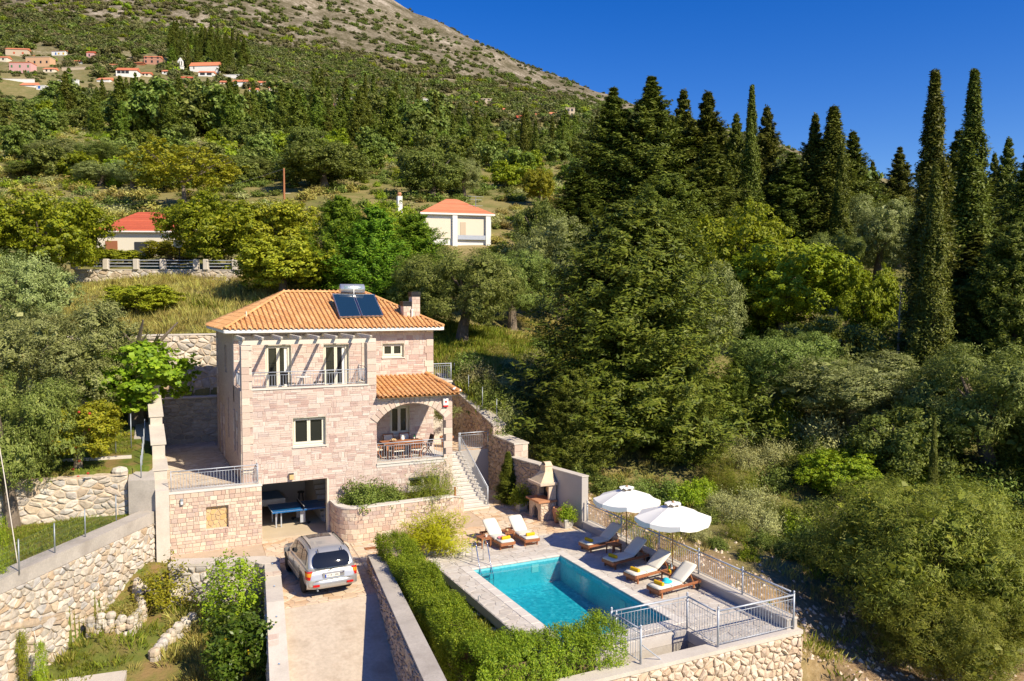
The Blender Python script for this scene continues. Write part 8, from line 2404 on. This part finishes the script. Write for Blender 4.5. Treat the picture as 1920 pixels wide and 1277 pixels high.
tree('spire1', 'ivy', 'dark ivy climbing the corner between stair wall and barbecue wall', 0, 0, None, 2.6, 34, cat='plant', at=(17.05, 35.6), ground=0)

# slope right of the pool
SL = [(1325, 985, 'bush_green', .9), (1362, 960, 'bush_sage', 1.1), (1400, 985, 'bush_sage', 1.3), (1440, 1000, 'bush_sage', 1.2), (1350, 905, 'bush_broom', 1.3), (1392, 925, 'bush_broom', 1.2), (1425, 960, 'bush_sage', 1.3), (1330, 860, 'bush_sage', 1.2), (1372, 850, 'bush_sage', 1.4), (1410, 880, 'bush_sage', 1.3), (1452, 920, 'bush_green', 1.4), (1470, 980, 'bush_broom', 1.1), (1500, 1010, 'bush_yellow', 1.1), (1320, 930, 'bush_yellow', 1.0), (1480, 1045, 'bush_green', .9), (1430, 1030, 'bush_green', .8), (1340, 810, 'bush_broom', 1.4), (1380, 790, 'bush_sage', 1.5), (1440, 830, 'bush_green', 1.5), (1300, 1000, 'bush_green', .6), (1245, 975, 'bush_yellow', .7), (1275, 985, 'bush_green', .7), (1220, 962, 'bush_green', .8), (1318, 1015, 'bush_sage', .7), (1350, 1030, 'bush_green', .6), (1410, 1055, 'bush_yellow', .6), (1385, 1010, 'bush_broom', .8), (1530, 1060, 'bush_broom', 1.0), (1460, 870, 'bush_sage', 1.5), (1510, 900, 'bush_green', 1.6),
      (960, 700, 'bush_sage', 1.3), (1000, 690, 'bush_sage', 1.4), (935, 735, 'bush_sage', 1.4), (980, 745, 'bush_sage', 1.7), (1015, 730, 'bush_green', 1.6), (950, 770, 'bush_olive', 1.5), (985, 790, 'bush_green', 1.4), (1020, 660, 'bush_green', 1.6), (930, 670, 'bush_dry', 1.0), (900, 700, 'bush_yellow', .7), (1000, 820, 'bush_olive', 1.5),
      (1040, 870, 'bush_green', 1.1), (1090, 900, 'bush_green', 1.2), (1140, 930, 'bush_green', 1.2), (1250, 940, 'bush_green', 1.3), (1290, 945, 'bush_yellow', 1.2), (1200, 935, 'bush_olive', 1.2), (1060, 830, 'bush_green', 1.5)]
LBL = {'bush_green': 'dark green shrub', 'bush_sage': 'grey-green flowering shrub', 'bush_broom': 'fine-stemmed green broom shrub', 'bush_yellow': 'yellow-green shrub', 'bush_olive': 'wild olive shrub', 'bush_dry': 'dry brown shrub'}
for (px, py, k, h) in SL:
    where = 'on the slope beyond the poolside railing' if px > 1295 else ('on the grassy bank right of the villa' if py < 825 else 'under the great conifer behind the barbecue wall')
    tree(k, 'slope_shrub', LBL[k] + ' ' + where, 0, 0, None, h, None, cat='shrub', group='shrubs ' + where, at=ground_hit(px, py))
# dense growth of the lower right slope
rg2 = random.Random(17)
for i in range(60):
    px = rg2.uniform(1500, 1960); row = rg2.uniform(860, 1180) if px > 1620 else rg2.uniform(840, 1050)
    k = rg2.choice(['bush_green', 'bush_olive', 'bush_green', 'bush_yellow', 'bush_sage', 'bush_broom'])
    if row > 1130 and px < 1700: continue
    tree(k, 'thicket_shrub', LBL[k] + ' in the thicket below the olives at the right', 0, 0, None, rg2.uniform(1.2, 2.6), None, cat='shrub', group='thicket at the right', at=ground_hit(px, row))
for i in range(24):
    px = rg2.uniform(1330, 1960); row = rg2.uniform(560, 860)
    k = rg2.choice(['bush_green', 'bush_olive', 'bush_olive', 'bush_yellow', 'bush_green'])
    tree(k, 'undergrowth_shrub', LBL[k] + ' in the undergrowth between the trees of the right slope', 0, 0, None, rg2.uniform(1.8, 3.4), None, cat='shrub', group='undergrowth of the right slope', at=ground_hit(px, row, 36, 110))
# vine over the front of the red-roofed house
for i, (px, top, w) in enumerate(((238, 466, 80), (325, 448, 100), (178, 462, 60))):
    tree('broad2', 'grape_vine', ['yellowing vine over the door of the red-roofed house', 'yellowing vine at the right corner of the red-roofed house', 'yellowing vine at the left window of the red-roofed house'][i], px, 76.5 - i * .4, top, None, w, cat='vine')
for i, y in enumerate((38.6, 39.8, 41.0, 42.3, 43.6, 45.0)):
    k = ('bush_olive', 'bush_sage', 'bush_green')[i % 3]
    tree(k, 'wall_shrub', LBL[k] + ' leaning over the wall behind the landing', 0, 0, None, 1.5, None, cat='shrub', group='shrubs over the landing wall', at=(18.75, y))
# dead trunk
dt = thing('dead_tree', 'bare grey dead tree leaning before the dark cypress trunks', 'tree', (*ground_hit(1685, 640, 40, 60), 0))
dt.location.z = gz(dt.location.x, dt.location.y)
dm = MB(); hd_ = 5.6
dm.tube([(0, 0, -.4), (.05, 0, 1.5), (.2, .1, 3.6), (.3, .1, hd_)], [.13, .1, .06, .012], 6)
for i in range(12):
    a = i * 2.4; z = 1.0 + i * .35; dm.tube([(.05 + z * .05, 0, z), (.05 + z * .05 + math.cos(a) * .45, math.sin(a) * .45, z + .8)], [.022, .004], 4)
dm.build('trunk', m_deadwood, dt)

# ---- the slope behind: trees by kind
rg = np.random.default_rng(99)
def grove(n, kinds, px, dd, hh, wf, name, label, group, reject=None):
    k = 0; tries = 0
    while k < n and tries < n * 30:
        tries += 1
        p = rg.uniform(*px); d = math.sqrt(rg.uniform(dd[0] ** 2, dd[1] ** 2))
        if (reject and reject(p, d)) or near_house(p, d): continue
        lat = (p - 960) / FPX * d
        x, y = d * SY + lat * CY, d * CY - lat * SY
        if any((x - a) ** 2 + (y - b) ** 2 < (m_ * wf) ** 2 for a, b, m_ in GROWN): continue
        h = rg.uniform(*hh); key = kinds[rg.integers(len(kinds))]
        GROWN.append((x, y, h * .5))
        o = mobj(name, FAR[key], None, (x, y, gz(x, y) - .2), rg.uniform(0, 6.28))
        nh = 14.0 if key in ('conif', 'conif2', 'spire') else 5.5
        s = h / nh; o.scale = (s * rg.uniform(.85, 1.25), s * rg.uniform(.85, 1.25), s)
        tag(o, label, 'tree', group); k += 1
GROWN = []
clear = lambda p, d: (d < 135 and 480 < p < 1080) or (d < 150 and p < 60) or (d < 118 and p < 480)
grove(105, ['conif', 'conif2', 'conif', 'oak'], (120, 820), (195, 300), (9, 16), .42, 'wood_conifer', 'dark conifer in the belt of wood below the hillside village', 'conifers of the wood below the village')
grove(26, ['conif', 'spire', 'conif2'], (800, 1140), (190, 330), (9, 14), .6, 'wood_conifer', 'scattered dark conifer on the slope right of the wood', 'scattered conifers on the slope')
grove(14, ['spire'], (560, 800), (260, 400), (14, 20), .3, 'wood_cypress', 'thin dark cypress rising from the far wood', 'thin cypresses of the far wood')
grove(40, ['conif2', 'conif', 'spire'], (330, 470), (560, 660), (14, 22), .25, 'upper_conifer', 'conifer in the dark grove above the church', 'conifers above the church')
grove(190, ['olive', 'oak', 'olive', 'oak2'], (-40, 1140), (118, 330), (4.0, 7.0), .62, 'slope_olive', 'grey-green olive on the wooded slope below the village', 'olives and oaks of the wooded slope', clear)
grove(60, ['green', 'green', 'oak'], (-40, 1140), (112, 330), (4.0, 7.0), .75, 'slope_broadleaf', 'yellow-green tree among the olives of the wooded slope', 'yellow-green trees of the wooded slope', clear)
grove(40, ['olive', 'oak', 'conif', 'oak2'], (1120, 2000), (100, 260), (6, 11), .5, 'slope_tree', 'tree filling the slope behind the skyline conifers', 'trees behind the skyline conifers', lambda p, d: p > 1400 and d > 140)

# ---- uncountable growth
def hill_pts(n, px, d, dens=None, seed=5):
    r_ = np.random.default_rng(seed)
    p = r_.uniform(px[0], px[1], n); dd = np.sqrt(r_.uniform(d[0] ** 2, d[1] ** 2, n))
    lat = (p - 960) / FPX * dd
    x, y = dd * SY + lat * CY, dd * CY - lat * SY
    z = terr(x, y)
    keep = ~near_house(p, dd)
    if dens is not None: keep &= r_.uniform(0, 1, n) < dens(x, y, z, p, dd)
    return np.stack([x, y, z], 1)[keep], r_
def patch(x, y, s, seed, lo, hi): return np.clip((_vnoise(x, y, s, seed) * .6 + _vnoise(x, y, s * .35, seed + 1) * .4 - lo) / (hi - lo), 0, 1)
VIL = [(430, 680)]
def d_low(x, y, z, p, d): return .35 + .65 * patch(x, y, 70, 21, .30, .55)
def d_high(x, y, z, p, d):
    return np.clip((.06 + patch(x, y, 110, 23, .36, .56) * (.35 + .65 * patch(x, y, 28, 27, .35, .55))) * (1.35 - np.clip((z - 130) / 420, 0, .62)), 0, 1)
SB = [('maquis', 'dark maquis shrubs covering the far hillside', 0, 5200, (300, 760), d_low, (1.1, 2.6)), ('maquis_olive', 'grey-green shrubs scattered over the far hillside', 1, 4200, (300, 900), d_low, (1.1, 2.4)), ('maquis_green', 'green shrubs over the hillside above the village', 2, 4600, (480, 1300), d_high, (1.0, 2.6)),
      ('maquis_bright', 'bright green bushes dotted over the hillside', 3, 900, (260, 900), d_low, (1.0, 2.4)), ('mountain_scrub', 'low dark scrub on the bare mountain flank', 4, 9000, (600, 1500), d_high, (.7, 2.0)), ('thicket', 'dense thickets of oak on the lower hillside', 5, 1500, (330, 760), d_low, (.5, 1.2)), ('olive_thicket', 'groves of olive on the lower hillside', 6, 1100, (330, 720), d_low, (.5, 1.1))]
for i, (nm, lab, k, n, dr, dens, sc) in enumerate(SB):
    pts, r_ = hill_pts(n, (-120, 1560), dr, dens, 70 + i)
    hp2 = 960 + FPX * (pts[:, 0] * CY - pts[:, 1] * SY) / (pts[:, 0] * SY + pts[:, 1] * CY)
    s = r_.uniform(*sc, len(pts)) * np.where(near_house(hp2, pts[:, 0] * SY + pts[:, 1] * CY, .80), .35, 1.0); S3 = np.stack([s, s, s * r_.uniform(.6, 1.2, len(pts))], 1)
    scatter(nm, lab, pts, S3, (BUSHF + [FAR['oak'], FAR['olive']])[k])
# scrub in the middle distance
mid = [('field_scrub', 'low green scrub in the fields above the houses', lm_oak, 2600, (90, 300), .35), ('field_scrub_dry', 'dry brown scrub in the fields above the houses', lm_dry, 1800, (85, 260), .3), ('field_scrub_sage', 'grey scrub in the fields above the houses', lm_sage, 1500, (85, 240), .3), ('field_scrub_yellow', 'yellow-green scrub in the fields above the houses', lm_carob, 1200, (85, 300), .3)]
for i, (nm, lab, mt, n, dr, _) in enumerate(mid):
    me = far_mesh(nm, bush_crown(81 + i, .8, .9, 30, 16, .28, .10, .35, spiky=.3), mt)
    pts, r_ = hill_pts(n, (-100, 1150), dr, lambda x, y, z, p, d: .15 + .85 * patch(x, y, 25, 31 + i, .35, .6), 80 + i)
    s = r_.uniform(.6, 1.8, len(pts)); scatter(nm, lab, pts, np.stack([s, s, s * r_.uniform(.6, 1.1, len(pts))], 1), me)
# grass: dry field behind the rear wall, bank right of the villa, garden grass
def tuft(name, n, h, w, spread, mat, seed):
    r_ = np.random.default_rng(seed)
    a = r_.uniform(0, 6.283, n); rr = spread * np.sqrt(r_.uniform(0, 1, n))
    B = np.stack([rr * np.cos(a), rr * np.sin(a), np.zeros(n)], 1)
    ln = r_.uniform(.55, 1.15, n) * h
    dr = unit(np.stack([np.cos(a) * .45 + r_.normal(0, .3, n), np.sin(a) * .45 + r_.normal(0, .3, n), np.ones(n)], 1))
    T = B + dr * ln[:, None]; Mi = B + dr * ln[:, None] * .5 + np.array([0, 0, .06 * h])
    sd = unit(np.cross(dr, r_.normal(0, 1, (n, 3)))) * w
    V = np.stack([B - sd * .6, Mi - sd * .5, T, Mi + sd * .5], 1).reshape(-1, 3)
    return np_mesh(name, V, np.arange(4 * n).reshape(n, 4), mat)
g_dry = tuft('dry_tuft', 34, .55, .035, .45, lm_dry, 91); g_green = tuft('green_tuft', 34, .22, .03, .40, lm_grass, 92); g_mix = tuft('weed_tuft', 30, .30, .04, .35, lm_grass, 93)
def field(nm, lab, proto, n, box, cond, sc, seed):
    r_ = np.random.default_rng(seed)
    x = r_.uniform(box[0], box[1], n); y = r_.uniform(box[2], box[3], n); k = cond(x, y, r_)
    x, y = x[k], y[k]; z = terr(x, y)
    s = r_.uniform(*sc, len(x)); scatter(nm, lab, np.stack([x, y, z], 1), np.stack([s, s, s * r_.uniform(.7, 1.3, len(x))], 1), proto)
field('dry_field_grass', 'tall dry grass in the field behind the rear wall', g_dry, 5200, (-14, 16, 47.8, 72), lambda x, y, r_: r_.uniform(0, 1, len(x)) < .35 + .65 * patch(x, y, 6, 41, .3, .6), (.7, 1.4), 1)
field('green_field_grass', 'green patch of tall weeds in the field before the pillared fence', tuft('tall_weed', 30, .6, .05, .4, lm_grass, 94), 1100, (-4, 12, 52, 66), lambda x, y, r_: patch(x, y, 7, 43, .45, .6) > r_.uniform(0, 1, len(x)), (.8, 1.5), 2)
field('bank_grass', 'bright grass on the bank right of the villa', g_mix, 3400, (17.6, 32, 38, 58), lambda x, y, r_: r_.uniform(0, 1, len(x)) < .3 + .7 * patch(x, y, 5, 44, .35, .6), (.9, 1.8), 3)
field('bank_dry_grass', 'dry grass on the bank right of the villa', g_dry, 1300, (18, 36, 38, 62), lambda x, y, r_: patch(x, y, 6, 45, .4, .6) > r_.uniform(0, 1, len(x)), (.7, 1.3), 4)
field('garden_grass', 'patchy grass in the upper garden and along the strip', g_green, 3200, (-9, .8, 27, 46.5), lambda x, y, r_: (patch(x, y, 3, 46, .35, .55) > r_.uniform(0, 1, len(x))) & ((y > 35.2) | (x < beam_x(y) - .7)) & (x < .2), (.3, .75), 5)
field('lower_garden_weeds', 'weeds and grass over the lower garden floor', g_mix, 1500, (-5, 4.2, 20, 33), lambda x, y, r_: (patch(x, y, 1.6, 47, .35, .65) > r_.uniform(0, 1, len(x))) & (x > beam_x(y) + .3) & (x < left_drive_x(y) - .1) & (y < 31), (.35, 1.1), 6)
field('lower_garden_dry', 'dry stalks in the lower garden', g_dry, 900, (-5, 4.2, 20, 33), lambda x, y, r_: (patch(x, y, 1.4, 48, .45, .65) > r_.uniform(0, 1, len(x))) & (x > beam_x(y) + .3) & (x < left_drive_x(y) - .1) & (y < 31), (.5, 1.1), 7)
field('slope_grass', 'rough grass on the stony slope beside the pool', g_mix, 1500, (18.8, 34, 17, 38), lambda x, y, r_: (patch(x, y, 3.2, 49, .5, .7) > r_.uniform(0, 1, len(x))), (.6, 1.3), 8)
field('slope_dry_grass', 'dry grass on the stony slope beside the pool', g_dry, 1300, (18.8, 36, 17, 44), lambda x, y, r_: (patch(x, y, 2.6, 50, .45, .7) > r_.uniform(0, 1, len(x))), (.35, .8), 9)
rk = MB()
r_ = np.random.default_rng(12)
for i in range(2600):
    x, y = r_.uniform(18.7, 28), r_.uniform(13, 34)
    if x > 20.5 + abs(r_.normal(0, 1.6)) + (5 if y < 21 else 0): continue
    z = gz(x, y); s = abs(r_.normal(.05, .04)) + .025
    v = [(x + r_.uniform(.6, 1.2) * s * math.cos(a), y + r_.uniform(.6, 1.2) * s * math.sin(a), z - s * .2) for a in (0, 1.3, 2.5, 3.8, 5.0)] + [(x + r_.uniform(-.3, .3) * s, y + r_.uniform(-.3, .3) * s, z + s * .7)]
    rk.add(v, [(k, (k + 1) % 5, 5) for k in range(5)])
tag(rk.build('loose_rocks', m_field), 'loose stones and rubble over the bare earth slope beside the pool', None, None, 'stuff')
lv = tuft('planter_weed', 26, .26, .04, .3, lm_grass, 95)
pp = np.array([(x, y, 1.28) for x, y in zip(np.linspace(8.3, 12.8, 60), 33.0 + 1.3 * np.random.default_rng(4).uniform(0, 1, 60))])
scatter('planter_grass', 'grass growing in the curved planter bed', pp, np.full((60, 3), .9), lv)
pp = np.array([(9.85 + .4 * a, 19.5 + 9 * b, -.46) for a, b in np.random.default_rng(3).uniform(0, 1, (130, 2))])
scatter('hedge_weeds', 'weeds along the strip between hedge and pool deck', pp, np.full((130, 3), .8), g_mix)
